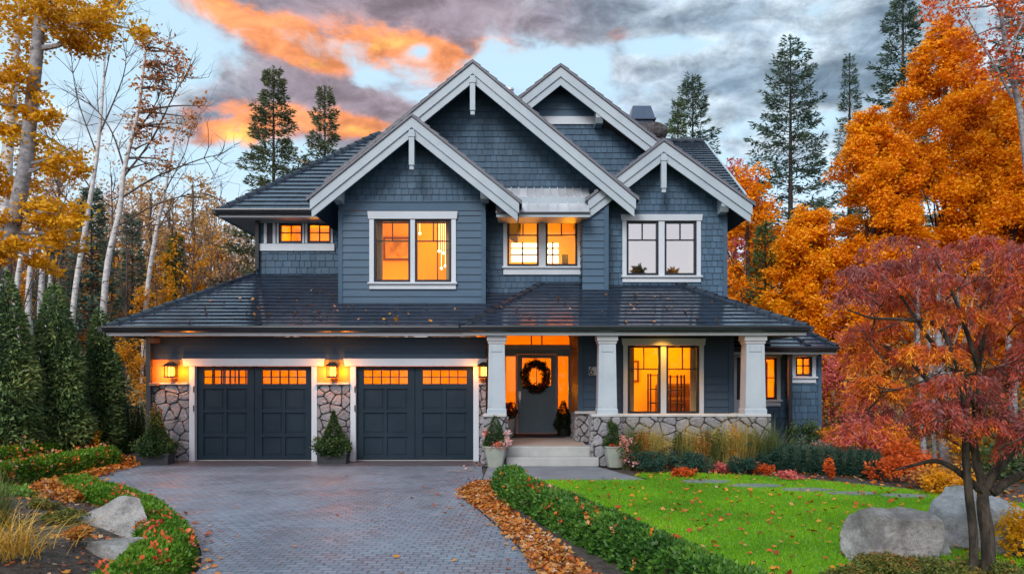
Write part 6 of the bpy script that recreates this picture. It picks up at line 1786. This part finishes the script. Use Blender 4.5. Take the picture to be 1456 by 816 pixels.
def thicket():
    r = np.random.default_rng(19); n = 60000
    X = r.uniform(-42, -9, n); Yv = r.uniform(36, 52, n)
    top = 9.5 + 2.2 * np.sin(X * .55) + 1.6 * np.sin(X * 1.3 + 1) + 1.2 * np.sin(Yv * .7)
    Z = r.random(n) ** 1.25 * top
    tn = np.clip(.5 + .28 * np.sin(X * .42 + Z * .2) * np.cos(Yv * .5) + r.normal(0, .16, n), 0, 1)
    o = quads_obj('birch_thicket', leaf_quads(np.column_stack([X, Yv, Z]), r.uniform(.10, .26, n), .45, None, None, r), tn,
                  leafmat('hazed_thicket_leaves', [(0, (.20, .22, .13)), (.3, (.40, .33, .25)), (.6, (.62, .46, .34)), (.85, (.72, .42, .15)), (1, (.78, .50, .16))], .35, .6, .3, mixn=.2))  # pale ramp puts the background haze into the leaf colour
    tag(o, 'thicket of thin birches, amber and pinkish leaves paled for haze, left of the house', 'thicket', kind='stuff')
thicket()

# ------------------------------------------------------------------ laceleaf maple in the right foreground
def jmaple():
    Y = 7.6
    r = np.random.default_rng(50)
    base = (gx(1404, 7.4), 7.4, -.05)
    o = thing('laceleaf_maple', base, 'dark stemmed laceleaf maple with drooping purple red and orange foliage', 'maple')
    mb = MB()
    stems = [([(1404, 850), (1405, 770), (1398, 720), (1402, 690), (1440, 640), (1475, 590)], [.072, .064, .058, .05, .038, .025]),
             ([(1402, 705), (1392, 670), (1385, 630), (1388, 560), (1395, 500), (1410, 440)], [.046, .04, .034, .028, .022, .012]),
             ([(1385, 845), (1384, 760), (1378, 705), (1374, 660), (1372, 610), (1366, 540), (1345, 480)], [.045, .042, .040, .036, .03, .022, .012]),
             ([(1398, 700), (1360, 668), (1330, 655), (1296, 662), (1272, 668)], [.04, .03, .022, .014, .008]),
             ([(1384, 640), (1340, 570), (1300, 520), (1265, 495), (1225, 480)], [.03, .024, .018, .013, .008]),
             ([(1388, 580), (1340, 470), (1290, 455), (1240, 452), (1205, 440)], [.03, .022, .016, .012, .007]),
             ([(1410, 700), (1440, 680), (1470, 670)], [.05, .04, .03]),
             ([(1366, 540), (1320, 480), (1280, 420), (1250, 390)], [.022, .018, .012, .006]),
             ([(1392, 500), (1420, 430), (1440, 380)], [.025, .018, .01]), ([(1390, 520), (1360, 430), (1330, 370)], [.025, .016, .008])]
    for k, (pp, rr) in enumerate(stems):
        pts = smooth([at(p[0], p[1], Y + .25 * math.sin(k * 2.1) * j / len(pp)) for j, p in enumerate(pp)], 4)
        mb.tube(pts, list(np.interp(np.linspace(0, 1, len(pts)), np.linspace(0, 1, len(rr)), rr)), 8)
    for k in range(36):
        s_ = at(r.uniform(1230, 1450), r.uniform(420, 640), Y + r.uniform(-.5, .5)); twigs(mb, s_, (r.normal(), r.normal(), .3), .5, .009, 1, r, .1)
    mb.build('trunk', MAPLEBARK, o, smooth=True)
    # layered clouds of foliage: px, py, rx, ry, leaf tint (0 purple, 1 orange)
    cl = [(1220, 395, 36, 24, .12), (1275, 352, 48, 22, .22), (1262, 385, 36, 22, .12), (1330, 372, 45, 30, .3), (1395, 360, 55, 32, .28), (1450, 372, 45, 40, .25), (1235, 425, 36, 20, .2), (1212, 425, 24, 24, .2),
          (1318, 405, 50, 24, .36), (1370, 410, 55, 28, .42), (1440, 430, 50, 34, .35), (1300, 440, 55, 22, .62), (1360, 455, 55, 24, .66), (1252, 470, 38, 22, .55), (1226, 480, 24, 22, .55), (1430, 480, 45, 28, .5), (1480, 420, 50, 60, .3), (1480, 520, 50, 60, .3),
          (1250, 510, 48, 28, .72), (1230, 520, 26, 28, .75), (1320, 505, 45, 22, .7), (1375, 500, 45, 22, .58), (1430, 540, 50, 30, .25), (1365, 545, 42, 24, .2), (1392, 575, 36, 24, .22), (1300, 560, 40, 24, .55),
          (1290, 590, 46, 24, .12), (1330, 585, 36, 26, .16), (1245, 605, 36, 22, .25), (1214, 612, 30, 18, .4), (1390, 605, 36, 20, .6), (1445, 600, 45, 30, .2), (1340, 612, 34, 16, .2), (1222, 570, 22, 22, .6), (1255, 555, 36, 22, .75), (1480, 620, 50, 40, .2), (1240, 548, 28, 20, .8)]
    PP = []; TN = []; TD = []
    for (px, py, rx, ry, tt) in cl:
        yy = Y + r.uniform(-.55, .6) ; s_ = yy / F * .9
        c = np.array(at(px, py, yy)); n = int(2300 * (rx * ry) / 1300 * r.uniform(.35, 1.0))
        # umbrella of strands: start on a dome, hang down
        m_ = 34; a = r.uniform(0, 6.28, m_); q = np.sqrt(r.random(m_))
        sx, sy = q * np.cos(a) * rx * s_ * 1.15, q * np.sin(a) * rx * s_ * 1.1
        sz = (np.sqrt(np.clip(1 - .85 * q ** 2, 0, 1)) - .35) * ry * s_ * 1.2
        w = r.integers(0, m_, n); t = r.random(n)
        L = ry * s_ * (.35 + .85 * q[w])
        x = sx[w] * (1 + .25 * t * q[w]) + r.normal(0, .018, n); y = sy[w] * (1 + .25 * t * q[w]) + r.normal(0, .018, n); z = sz[w] - t ** 1.3 * L + r.normal(0, .015, n)
        PP.append(c + np.column_stack([x, y, z]))
        TD.append(np.column_stack([np.cos(a[w]) * .6 + r.normal(0, .55, n), np.sin(a[w]) * .6 + r.normal(0, .55, n), -.75 + r.normal(0, .4, n)]))
        TN.append(np.clip(tt * .92 + .11 * r.normal(size=n) + .26 * t - .11 + .17 * r.normal(size=m_)[w], 0, 1))
    P = np.vstack(PP); n = len(P)
    quads_obj('crown', leaf_quads(P, r.uniform(.03, .075, n), .20, np.vstack(TD), None, r, .05), np.concatenate(TN), L_MAPLE, o)
jmaple()

# ------------------------------------------------------------------ boulders
def G(px, py, z=0.0): return ground(px, py, z)
shape_rock('boulder', (.58, .44, .54), (gx(1277, 8.3), 8.35, .16), 'blocky grey boulder standing on the lawn, left of the boulder group', 3, .15, cuts=((0, -.25, 1, .62), (-1, -.3, .35, .72), (0, -1, .15, .7), (1, -.2, .1, .8)), group=None)
shape_rock('boulder', (.74, .55, .58), (gx(1366, 9.2), 9.25, .06), 'pale pointed boulder behind the maple trunk, middle of the group', 7, .5, mat=BOULDERPALE, cuts=((-.35, -.2, 1, .62), (.5, -.6, .55, .65)))
shape_rock('boulder', (.58, .5, .58), (gx(1438, 8.7), 8.75, .05), 'pale flat topped boulder right of the maple trunk', 12, -.3, mat=BOULDERPALE, cuts=((.2, -.2, 1, .7), (0, -1, .3, .6)))
shape_rock('boulder', (.60, .42, .38), (gx(163, 9.4), 9.35, .22), 'smooth grey wedge shaped boulder in the left mulch bed', 21, -.55, cuts=((-.5, -.5, 1, .5), (.6, -.7, .5, .55), (-.8, -.3, .2, .7)))
shape_rock('boulder', (.22, .2, .2), (gx(1335, 8.6), 8.65, .0), 'small broken rock in the gap between the two big boulders', 33, .7, mat=BOULDERPALE)
shape_rock('boulder', (.34, .28, .30), (gx(1392, 10.2), 10.6, .22), 'pale rock at the back of the boulder group', 36, 1.1, mat=BOULDERPALE)
shape_rock('boulder', (.16, .14, .15), (gx(172, 9.9), 10.0, .20), 'small pale stone behind the wedge boulder', 25, .3)
shape_rock('boulder', (.44, .28, .20), (gx(172, 7.95), 7.95, .15), 'low pale lichen covered boulder at the lower left', 28, -.35, cuts=((0, -.2, 1, .55),))

# ------------------------------------------------------------------ left bed plants
grass_clump('golden_grass', (gx(8, 7.2), 7.2, .28), .50, 220, 'arching golden grass clump in the lower left corner', L_GOLDGRASS, 3, .95, .0042, lean=(.1, -.05), arch=1.3)
grass_clump('green_grass', (gx(-10, 8.6), 8.6, .25), .6, 260, 'thin green grass blades behind the golden clump', L_GRASSCLUMP, 4, .5, .006)
bush('spirea_shrub', (gx(78, 11.2), 11.2, .12), .36, .34, 2200, 'orange and pink leaved shrub between the mulch and the drive corner', L_LITTER, 5, .07)
bush('moss_mound', (gx(60, 9.8), 9.8, .27), .22, .12, 1500, 'small yellow green cushion plant in the middle of the mulch', L_COVER, 16, .035)
bush('heather_plant', (gx(112, 8.0), 8.0, .27), .16, .14, 900, 'little russet plant above the low lichen covered boulder', L_LITTER, 17, .04)
bush('moss_mound', (gx(96, 8.9), 8.9, .28), .30, .14, 2400, 'low yellow green mossy cushion beside the wedge boulder', L_COVER, 6, .035)
bush('orange_shrub', (gx(122, 18.6), 18.6, 0), .36, .95, 1100, 'twiggy orange leaved shrub standing between the two left hedges', L_ORANGE, 7, .07)
for i, (px, Y, lab) in enumerate([(52, 18.4, 'orange flowering plant before the broad cedar'), (12, 17.6, 'orange flowering plant at the left edge by the cedars'), (102, 19.4, 'orange flowering plant near the slim cedar')]):
    bush('flowering_plant', (gx(px, Y) , Y, 0), .40, .62, 800, lab, L_BOX, 30 + i, .07, flower=(26, .09, .3, .5))
bush('leafy_perennial', (gx(20, 11.0), 11.0, .1), .6, .28, 1800, 'low bright green leaves along the foot of the front left hedge', L_BOXLIGHT, 35, .06)
bush('leafy_perennial', (gx(120, 11.9), 11.9, .03), .35, .25, 1100, 'small green leafy plant where the edging hedge begins', L_BOXLIGHT, 36, .055, flower=(5, .06, .0, .3))

r = np.random.default_rng(40); Pm = np.column_stack([r.uniform(-10, -3.6, 9000), r.uniform(5.8, 12.6, 9000)]); Pm = Pm[Pm[:, 0] < _lx(Pm[:, 1]) - .35]
zm = np.array([bedh(a, b_) for a, b_ in Pm]); n = len(Pm)
tag(quads_obj('mulch_chips', leaf_quads(np.column_stack([Pm, zm + .004]), r.uniform(.02, .06, n), .45, np.column_stack([r.normal(0, 1, n), r.normal(0, 1, n), r.normal(.12, .25, n)]), np.column_stack([r.normal(0, .4, n), r.normal(0, .4, n), np.ones(n)]), r), r.random(n), CHIP), 'dark bark chips covering the left planting mound', 'mulch', kind='stuff')

# ------------------------------------------------------------------ flower bed by the porch
def gb(px, py):
    Y = {668: 16.0, 669: 16.05, 671: 15.75, 664: 16.3, 650: 16.6, 660: 16.35, 646: 16.8, 652: 16.55, 640: 18.6}.get(py, 16.62 if py < 650 else F * 1.94 / (py - HOR))
    return (gx(px, Y), Y, -.03)
for i, (px, py, w, h, lab) in enumerate([(928, 668, .52, .46, 'large dark juniper at the left of the flower bed'), (978, 669, .50, .42, 'dark juniper next to the large left one'), (1057, 671, .34, .34, 'small round juniper in the middle of the bed'), (1092, 664, .5, .6, 'juniper with soft green tips left of the cypress row')]):
    bush('juniper_shrub', gb(px, py), w, h, 4200, lab, L_JUNIPER, 40 + i, .05, .3, group='junipers in the flower bed')
r_ = np.random.default_rng(8)
for i, (px, py, h, mat, lab) in enumerate([
        (900, 650, .62, L_GRASSCLUMP, 'thin reddish flower stalks right of the right hand pot'), (925, 642, .60, L_STRAW, 'straw coloured grass left of the porch window'), (950, 640, .58, L_STRAW, 'pale grass under the left half of the porch window'),
        (982, 641, .62, L_STRAW, 'warm tan grass under the middle of the porch window'), (1012, 642, .60, L_GRASSCLUMP, 'green gold grass under the right half of the porch window'), (1040, 643, .64, L_STRAW, 'yellow grass before the stone wall'), (1062, 645, .58, L_STRAW, 'golden plumed grass left of the tall green tuft')]):
    b_ = gb(px, py); grass_clump('border_grass', b_, h * 1.6, 460, lab, mat, 60 + i, .62, .006, arch=1.0, group='grasses in front of the stone wall')
for i, (px, h, mat, lab) in enumerate([(912, .62, L_LITTER, 'rusty seed heads between the rose bush and the first pale grass'), (938, .60, L_STRAW, 'straw yellow perennial behind the large juniper'), (968, .55, L_GRASSCLUMP, 'olive green perennial behind the junipers'), (996, .62, L_LITTER, 'tan and pink seed heads under the middle of the porch window'), (1026, .66, L_STRAW, 'yellow perennial left of the yellow grass'), (1050, .66, L_GOLD, 'golden yellow perennial near the right column'), (1074, .58, L_GRASSCLUMP, 'olive perennial at the foot of the right column')]):
    Y = 16.62; bush('border_perennial', (gx(px, Y), Y, -.03), .27, h * 1.35, 2000, lab, mat, 130 + i, .07, .22, group='perennials in front of the stone wall')
grass_clump('fountain_grass', gb(1094, 652), 1.0, 520, 'tall green fountain grass in front of the right column', L_GRASSCLUMP, 70, .75, .006, arch=1.0)
bush('rose_bush', gb(895, 660), .30, .75, 700, 'pink flowering bush beside the right hand pot', L_SHRUB, 71, .06, flower=(26, .075, .5, .95))
bush('dark_shrub', gb(965, 646), .22, .72, 1200, 'dark green shrub against the stone wall', L_DARK, 72, .06)
bush('dark_shrub', gb(1008, 646), .25, .80, 1300, 'dark shrub with a pink bloom under the porch window', L_DARK, 73, .06, flower=(3, .09, .6, .8))
bush('grey_shrub', gb(1146, 650), .62, .62, 2600, 'soft grey green shrub in front of the side wing', L_GREY, 74, .06, .4)
bush('green_shrub', gb(1141, 640), .36, .95, 2200, 'upright green shrub against the corner of the side wing', L_SHRUB, 75, .06)
for i, (px, py, mat, lab) in enumerate([(1028, 672, L_PINK, 'low red leaved plant left of the small round juniper'), (1082, 675, L_RED, 'scarlet low plant right of the small round juniper'), (1062, 655, L_PINK, 'pinkish low plant behind the small juniper'), (1125, 684, L_PINK, 'dusky red creeping plant before the cypress row'), (1180, 683, L_RED, 'bright red plant in the gap of the cypress row'), (975, 680, L_RED, 'red orange low plant at the lawn edge before the junipers')]):
    b_ = gb(px, py); bush('red_plant', b_, .24 if i != 4 else .10, .22 if i != 4 else .4, 700, lab, mat, 80 + i, .05, group='red plants in the flower bed')
for i, (px, py, rr, hh, mat, lab) in enumerate([(1215, 668, .9, 1.05, L_PINK, 'pinkish red shrub behind the cypress row'), (1265, 674, .8, 1.0, L_ORANGE, 'orange shrub behind the right end of the cypress row'), (1185, 655, .6, .8, L_GOLD, 'gold orange shrub beside the wing corner'), (1290, 690, .7, .75, L_RED, 'red and orange shrub left of the thin trunks'), (1370, 690, .8, 1.3, L_GOLD, 'amber shrub behind the maple stems'), (1240, 640, 1.0, 1.9, L_PINK, 'tall dusky pink shrub beyond the wing'), (1440, 700, .8, 1.2, L_SHRUB, 'dark green shrub at the right edge behind the boulders'), (1176, 600, .8, 3.2, L_PINK, 'tall rose red bush rising beside the wing roof')]):
    x, y, z = gb(px, py); y += 1.5
    if i == 7: x, y = gx(1186, 22), 22
    bush('autumn_shrub', (gx(px, y) if i != 7 else x, y, -.05), rr, hh, int(2600 * rr), lab, mat, 110 + i, .085)
x, y, z = G(1330, 806)
for i, (px, Y, h, lab) in enumerate([(1275, 14.6, .45, 'low russet shrub at the right end of the lawn edge'), (1318, 13.9, .4, 'low orange brown shrub behind the stepping stones'), (1355, 13.0, .5, 'loose amber shrub between the boulders and the trunks')]):
    bush('low_shrub', (gx(px, Y), Y, -.03), .5, h, 1500, lab, (L_RED, L_RUST, L_GOLD)[i], 140 + i, .07)
for i, (px, Y, w, lab) in enumerate([(1270, 7.7, .42, 'mixed low ground cover at the foot of the blocky boulder'), (1345, 7.55, .5, 'mixed ground cover left of the maple trunk'), (1440, 7.6, .45, 'ground cover right of the maple trunk'), (1205, 7.3, .30, 'small flowering ground cover at the left tip of the bed')]):
    bush('ground_cover', (gx(px, Y), Y, -.04), w, .22, 4200, lab, L_COVER, 95 + i, .035)
bush('yellow_shrub', (gx(1452, 8.4), 8.4, -.04), .30, .6, 900, 'yellow leaved shrub at the lower right edge', L_YELLOW, 99, .06)

# ------------------------------------------------------------------ potted plants
def pot_round(name, px, py, label, seed):
    x, y, z = G(px, py); z = .012
    o = thing(name, (x, y, z), label, 'potted plant', 'sage green pots beside the front steps')
    mb = MB(); mb.lathe((x, y, z), [(.155, 0), (.165, .02), (.215, .25), (.245, .42), (.255, .425), (.255, .45), (.225, .45), (.22, .41), (.0, .41)], 40, square=.35)
    mb.build('pot', POTGREEN, o, smooth=False)
    mb = MB(); mb.lathe((x, y, z + .38), [(.20, 0), (.20, .035), (0, .05)], 16); mb.build('potting_soil', SOIL, o)
    return o, x, y, z + .42
def blossoms(o, pts, size, lo, hi, seed, k=18):
    r = np.random.default_rng(seed); P = np.array(pts); m = len(P)
    Q = np.repeat(P, k, 0) + r.normal(0, size * .4, (m * k, 3))
    quads_obj('blossom', leaf_quads(Q, size * r.uniform(.5, 1.1, m * k), .7, None, None, r), np.clip(np.repeat(r.uniform(lo, hi, m), k), 0, 1), L_FLOWER, o)
o, x, y, z = pot_round('potted_conifer', 704, 664.5, 'sage pot left of the steps with a dwarf spruce and pale blooms', 1)
cone_foliage('shrub', (x + .0, y, z - .03), .68, .24, L_SHRUB, o, 4200, .06, .3, .7, seed=5)
blossoms(o, [(x + .2, y - .16, z + .12), (x + .25, y - .05, z + .2), (x + .28, y - .1, z + .08), (x + .16, y - .2, z + .02), (x + .24, y - .1, z + .3)], .09, .88, 1, 3)
blossoms(o, [(x - .05, y - .24, z + .06), (x + .05, y - .25, z + .09), (x - .2, y - .15, z + .3), (x + .1, y - .24, z + .05)], .07, .35, .75, 4)
bushy = [((x + .1, y - .15, z + .02), (.14, .1, .07), 300)]; clump_crown('trailing_leaves', bushy, L_RUST, o, .05, seed=9)
o, x, y, z = pot_round('potted_topiary', 874.5, 664.5, 'sage pot right of the steps with a spiral topiary and pink blooms', 2)
cone_foliage('shrub', (x - .04, y, z - .02), .36, .23, L_SHRUB, o, 2600, .055, .3, .55, seed=6)
cl = [((x - .02, y, z + .44), (.11, .11, .12), 900), ((x - .02, y, z + .32), (.08, .08, .06), 300)]
clump_crown('topiary_ball', cl, L_SHRUB, o, .05, .4, 7, sub=20)
blossoms(o, [(x + .1, y - .2, z + .08), (x + .18, y - .15, z + .14), (x + .2, y - .2, z + .05), (x + .24, y - .05, z + .18), (x + .15, y - .2, z + .2)], .085, .6, .95, 8)
blossoms(o, [(x - .02, y - .22, z + .03), (x - .1, y - .2, z + .05)], .06, .0, .3, 9)
def pot_box(px, py, w, label, seed, tall, wid, mat2=None):
    x, y, z = G(px, py); z = .004; y += .22
    o = thing('potted_shrub', (x, y, z), label, 'potted plant', 'shrubs in dark planters beside the garage doors')
    mb = MB()
    def rg(s, zz): return [(x - w * s, y - .2 * s, zz), (x + w * s, y - .2 * s, zz), (x + w * s, y + .2 * s, zz), (x - w * s, y + .2 * s, zz)]
    mb.loft([rg(.93, z), rg(.97, z + .20), rg(1.04, z + .205), rg(1.04, z + .25), rg(.92, z + .25), rg(.92, z + .21)]); mb.build('planter_box', POTBLACK, o)
    cone_foliage('shrub', (x, y, z + .17), tall, wid, mat2 or L_SHRUB, o, 6000, .075, .35, 1.25, seed=seed, droop=.2, lumps=30, low=.02)
    cl = [((x + dx * wid * .6, y + dy, z + .40), (wid * .45, .22, .17), 900) for dx, dy in ((-1, 0), (0, -.15), (1, 0), (.4, -.1), (-.5, -.1))]
    clump_crown('lower_foliage', cl, L_SHRUB, o, .06, .45, seed + 20, sub=14)
    return o, x, y
pot_box(471, 660, .33, 'conical shrub in a dark planter between the two garage doors', 3, .98, .42)
o, x, y = pot_box(215, 661, .36, 'shrub with yellowing top in a dark planter at the left garage corner', 4, .95, .44)
cl = [((x + .02, y, .85), (.16, .15, .22), 900), ((x + .02, y, 1.1), (.11, .1, .16), 450)]; clump_crown('yellowing_top', cl, L_COVER, o, .055, .4, 41, sub=16)
# pots on the porch
px0, Yp = 724, 20.3
x, z = gx(px0, Yp), zf + .002
o = thing('potted_poinsettia', (x, Yp, z), 'grey pot with dark red flowers beside the front door', 'potted plant')
mb = MB(); mb.lathe((x, Yp, z), [(.11, 0), (.16, .3), (.17, .42), (.15, .42), (0, .40)], 20); mb.build('pot', CAPSTONE, o)
clump_crown('foliage', [((x, Yp, z + .62), (.17, .17, .17), 500)], L_DARK, o, .09, .6, 3, sub=14); blossoms(o, [(x + a, Yp - .12, z + .62 + b_) for a, b_ in ((-.1, .1), (.05, .13), (.1, .02), (-.05, -.03), (0, .2), (-.12, .0))], .09, 0, .08, 5)
x = gx(801, Yp)
o = thing('potted_evergreen', (x, Yp, z), 'almost black leaning evergreen right of the front door', 'potted plant')
mb = MB(); mb.lathe((x, Yp, z), [(.14, 0), (.18, .22), (.18, .25), (0, .23)], 16); mb.build('pot', BLACKM, o)
cone_foliage('foliage', (x, Yp, z + .18), .72, .24, L_DARK, o, 2400, .09, .3, .9, seed=15)

# ------------------------------------------------------------------ wreath, mat, rack
yw = YD - .07; cx, cz = gx(761.5, YD), gz(535, YD)
o = thing('door_wreath', (cx, yw, cz), 'dark evergreen wreath with red berries hanging on the front door', 'wreath')
r = np.random.default_rng(2); n = 4200; a = r.uniform(0, 6.283, n); b_ = r.uniform(0, 6.283, n); q = .105 * np.sqrt(r.random(n)) * (1 + .2 * np.sin(a * 9))
P = np.column_stack([cx + (.285 + q * np.cos(b_)) * np.cos(a), yw - .02 + np.clip(q * np.sin(b_), -.12, .05), cz + (.335 + q * np.cos(b_)) * np.sin(a)])
T = np.column_stack([-np.sin(a) + r.normal(0, .6, n), -np.abs(r.normal(0, .5, n)), np.cos(a) + r.normal(0, .6, n)])
quads_obj('greenery', leaf_quads(P, r.uniform(.05, .10, n), .25, T, None, r), r.random(n), L_DARK, o)
mb = MB()
for i in range(46):
    aa = r.normal(-.95, .45) if i < 34 else r.uniform(0, 6.28)
    c = (cx + (.285 + r.normal(0, .05)) * math.cos(aa), yw - .12 + r.normal(0, .015), cz + (.335 + r.normal(0, .05)) * math.sin(aa)); mb.lathe(c, [(0, -.018), (.013, -.012), (.018, 0), (.013, .012), (0, .018)], 7)
mb.build('berries', surf('red_berry', (.30, .012, .02), (.42, .03, .03), .35, 5), o)
mb = MB(); mb.bbox(gx(728, 20.2), gx(802, 20.2), 19.85, 20.62, zf + .001, zf + .018, .006); tag(mb.build('door_mat', surf('dark_mat', (.012, .013, .016), (.025, .026, .03), .95, 30, 0, (80, .8, .01))), 'dark mat on the porch floor before the front door', 'doormat')
def rack(px0, px1, Y, z0, z1, label):
    x0, x1 = gx(px0, Y), gx(px1, Y)
    o = thing('metal_rack', (x0, Y, z0), label, 'rack', 'racks behind the porch window')
    mb = MB()
    for x in (x0, (x0 + x1) / 2, x1): mb.box(x - .018, x + .018, Y - .018, Y + .018, z0, z1)
    for x in (x0, x1): mb.box(x - .018, x + .018, Y + .35, Y + .386, z0, z1)
    mb.build('uprights', BLACKM, o)
    mb = MB()
    for k in range(4):
        z = z0 + (z1 - z0) * (k + .9) / 4
        mb.box(x0, x1, Y - .014, Y + .37, z - .025, z - .0)
    mb.build('rails', BLACKM, o)
rack(925, 946, 19.6, .62, 1.98, 'dark open rack seen through the left half of the porch window')
rack(953, 973, 19.7, .62, 1.95, 'dark open rack seen through the right half of the porch window')

# ------------------------------------------------------------------ fallen leaves
def leaves_on(name, P2, z, L, mat, label, seed, flat=.3, tn=None):
    r = np.random.default_rng(seed); n = len(P2)
    P = np.column_stack([P2, np.full(n, z) if np.isscalar(z) else z])
    V = star_leaves(P, L * r.uniform(.55, 1.25, n), r, flat)
    return tag(quads_obj(name, V, r.random(n) if tn is None else tn, mat, nper=10), label, 'fallen leaves', kind='stuff')
r = np.random.default_rng(12)
Pl = scatter_poly(lawn_poly, 2300, r); Pl = Pl[Pl[:, 1] > 5.6]
keep = r.random(len(Pl)) < np.clip(1.35 - np.abs(Pl[:, 1] - 8) / 9, .25, 1) * .6
leaves_on('lawn_leaves', Pl[keep], .036, .075, L_FALLEN, 'red orange and pale fallen leaves scattered on the lawn', 1, .4, np.clip(r.beta(1.1, 1.6, int(keep.sum())), 0, 1))
strip = [(p[0] + .02, p[1]) for p in dr_right if 4.5 < p[1] < 14.6][::-1]
strip_poly = strip + [(p[0] + w, p[1]) for p, w in zip([q for q in dr_right if 4.5 < q[1] < 14.6], np.interp([q[1] for q in dr_right if 4.5 < q[1] < 14.6], [4.5, 8, 11, 13, 14.6], [.46, .50, .38, .52, .28]))]
sheet('gravel_strip', strip_poly, .004, surf('pale_gravel', (.22, .20, .19), (.36, .34, .33), .9, 14, 0, (30, .9, .02), dirt=((.10, .08, .07), 20, .6)))
Ps = scatter_poly(strip_poly, 6500, r); Ps = Ps + r.normal(0, .045, Ps.shape)
leaves_on('leaf_litter', Ps, r.uniform(.008, .06, len(Ps)), .062, L_LITTER, 'thick strip of orange leaf litter between the drive and the right hedge', 2, .55)
# thin drift on the drive
n = 900; s = r.integers(0, len(dr_right), n); Pd = np.array(dr_right)[s] + np.column_stack([-np.abs(r.normal(0, .35, n)), r.normal(0, .3, n)])
Pd2 = np.array(dr_left)[r.integers(0, len(dr_left), 500)] + np.column_stack([np.abs(r.normal(0, .10, 500)), r.normal(0, .25, 500)])
Pe = np.column_stack([r.uniform(-7.5, 0, 70), r.uniform(6.5, 17.5, 70)])
Pa = np.vstack([Pd[::9], Pd2[::2], Pe[:34]])
leaves_on('drive_leaves', Pa, .016, .075, L_FALLEN, 'single fallen leaves on the paved drive', 3, .25)
# band of leaves at the left edge of the drive and on the soil between the left hedges
Pb = np.array([p for p in dr_left if 12.5 < p[1] < 18]); Pb = Pb[r.integers(0, len(Pb), 2200)] + np.column_stack([r.normal(-.12, .16, 2200), r.normal(0, .25, 2200)])
Pc = np.column_stack([r.uniform(-10.4, -8.6, 1500), r.uniform(11, 19, 1500)])
P_ = np.vstack([Pb, Pc]); leaves_on('leaf_litter', P_, r.uniform(.0, .07, len(P_)), .10, L_LITTER, 'orange leaf litter along the left edge of the drive and between the left hedges', 4, .5, np.clip(r.normal(.45, .2, len(P_)), 0, 1))
Pm = np.column_stack([r.uniform(-8.5, -3.8, 1300), r.uniform(6.5, 12.6, 1300)]); Pm = Pm[Pm[:, 0] < _lx(Pm[:, 1]) - .5]
leaves_on('mulch_leaves', Pm, np.array([bedh(a, b_) for a, b_ in Pm]) + .02, .065, L_LITTER, 'orange leaves lying on the left mulch mound', 5, .5)
Pf = np.column_stack([r.uniform(2.4, 8, 520), r.uniform(15.0, 16.9, 520)]); leaves_on('bed_leaves', Pf, .0, .08, L_FALLEN, 'orange leaves on the soil of the flower bed', 6, .5)
Pz = np.column_stack([r.uniform(6.4, 22, 5200), r.uniform(9, 24, 5200)]); Pz = Pz[~inpoly(Pz, lawn_poly)]; leaves_on('forest_leaves', Pz, -.012, .11, L_LITTER, 'orange leaves covering the ground beyond the lawn', 7, .5)
# leaves on the roofs
Q = []
for _ in range(60):
    x, y = r.uniform(-7.2, 0.2), r.uniform(17.5, 19.4)
    if -4.1 < x < -.55 and y > 18.5: continue
    if x > -.9: continue
    Q.append((x, y, rz(y) + .045))
for _ in range(26):
    x, y = r.uniform(-.3, 4.8), r.uniform(17.0, 18.6); Q.append((x, y, zp + .5 * (y - YP) + .045))
Q = np.array(Q); leaves_on('roof_leaves', Q[:, :2], Q[:, 2], .10, L_FALLEN, 'a few fallen leaves stuck on the wet lower roofs', 8, .5, np.clip(r.normal(.75, .2, len(Q)), 0, 1))

# autumn wood on the other side of the street, seen mirrored in the unlit window
r = np.random.default_rng(3); PP = []; TN = []
for (x, y, h, w, tt) in ((7.6, -21, 10.8, 1.3, .85), (9.4, -20, 9.9, .9, .25), (11.9, -22, 9.9, 1.6, .85), (15, -23, 9.8, 2.2, .6), (3, -24, 8.5, 2.5, .4), (-4, -24, 8.5, 3, .7), (-11, -23, 9, 3, .3), (-18, -22, 9, 3, .6), (21, -22, 9, 3, .5)):
    m_ = 1500; z = r.uniform(.05, 1, m_); rr = w * np.sqrt(r.random(m_)) * (1.1 - z) ** .5; a = r.uniform(0, 6.28, m_)
    PP.append(np.column_stack([x + rr * np.cos(a), y + rr * np.sin(a), z * h])); TN.append(np.clip(r.normal(tt, .1, m_), 0, 1))
P = np.vstack(PP)
tag(quads_obj('wood_opposite', leaf_quads(P, r.uniform(.3, .6, len(P)), .6, None, None, r), np.concatenate(TN), leafmat('opposite_wood_leaves', [(0, (.03, .06, .03)), (.4, (.10, .11, .04)), (.6, (.45, .2, .04)), (1, (.75, .34, .03))], .3)), 'green and orange trees mirrored in the upper right window', 'wood', kind='stuff')
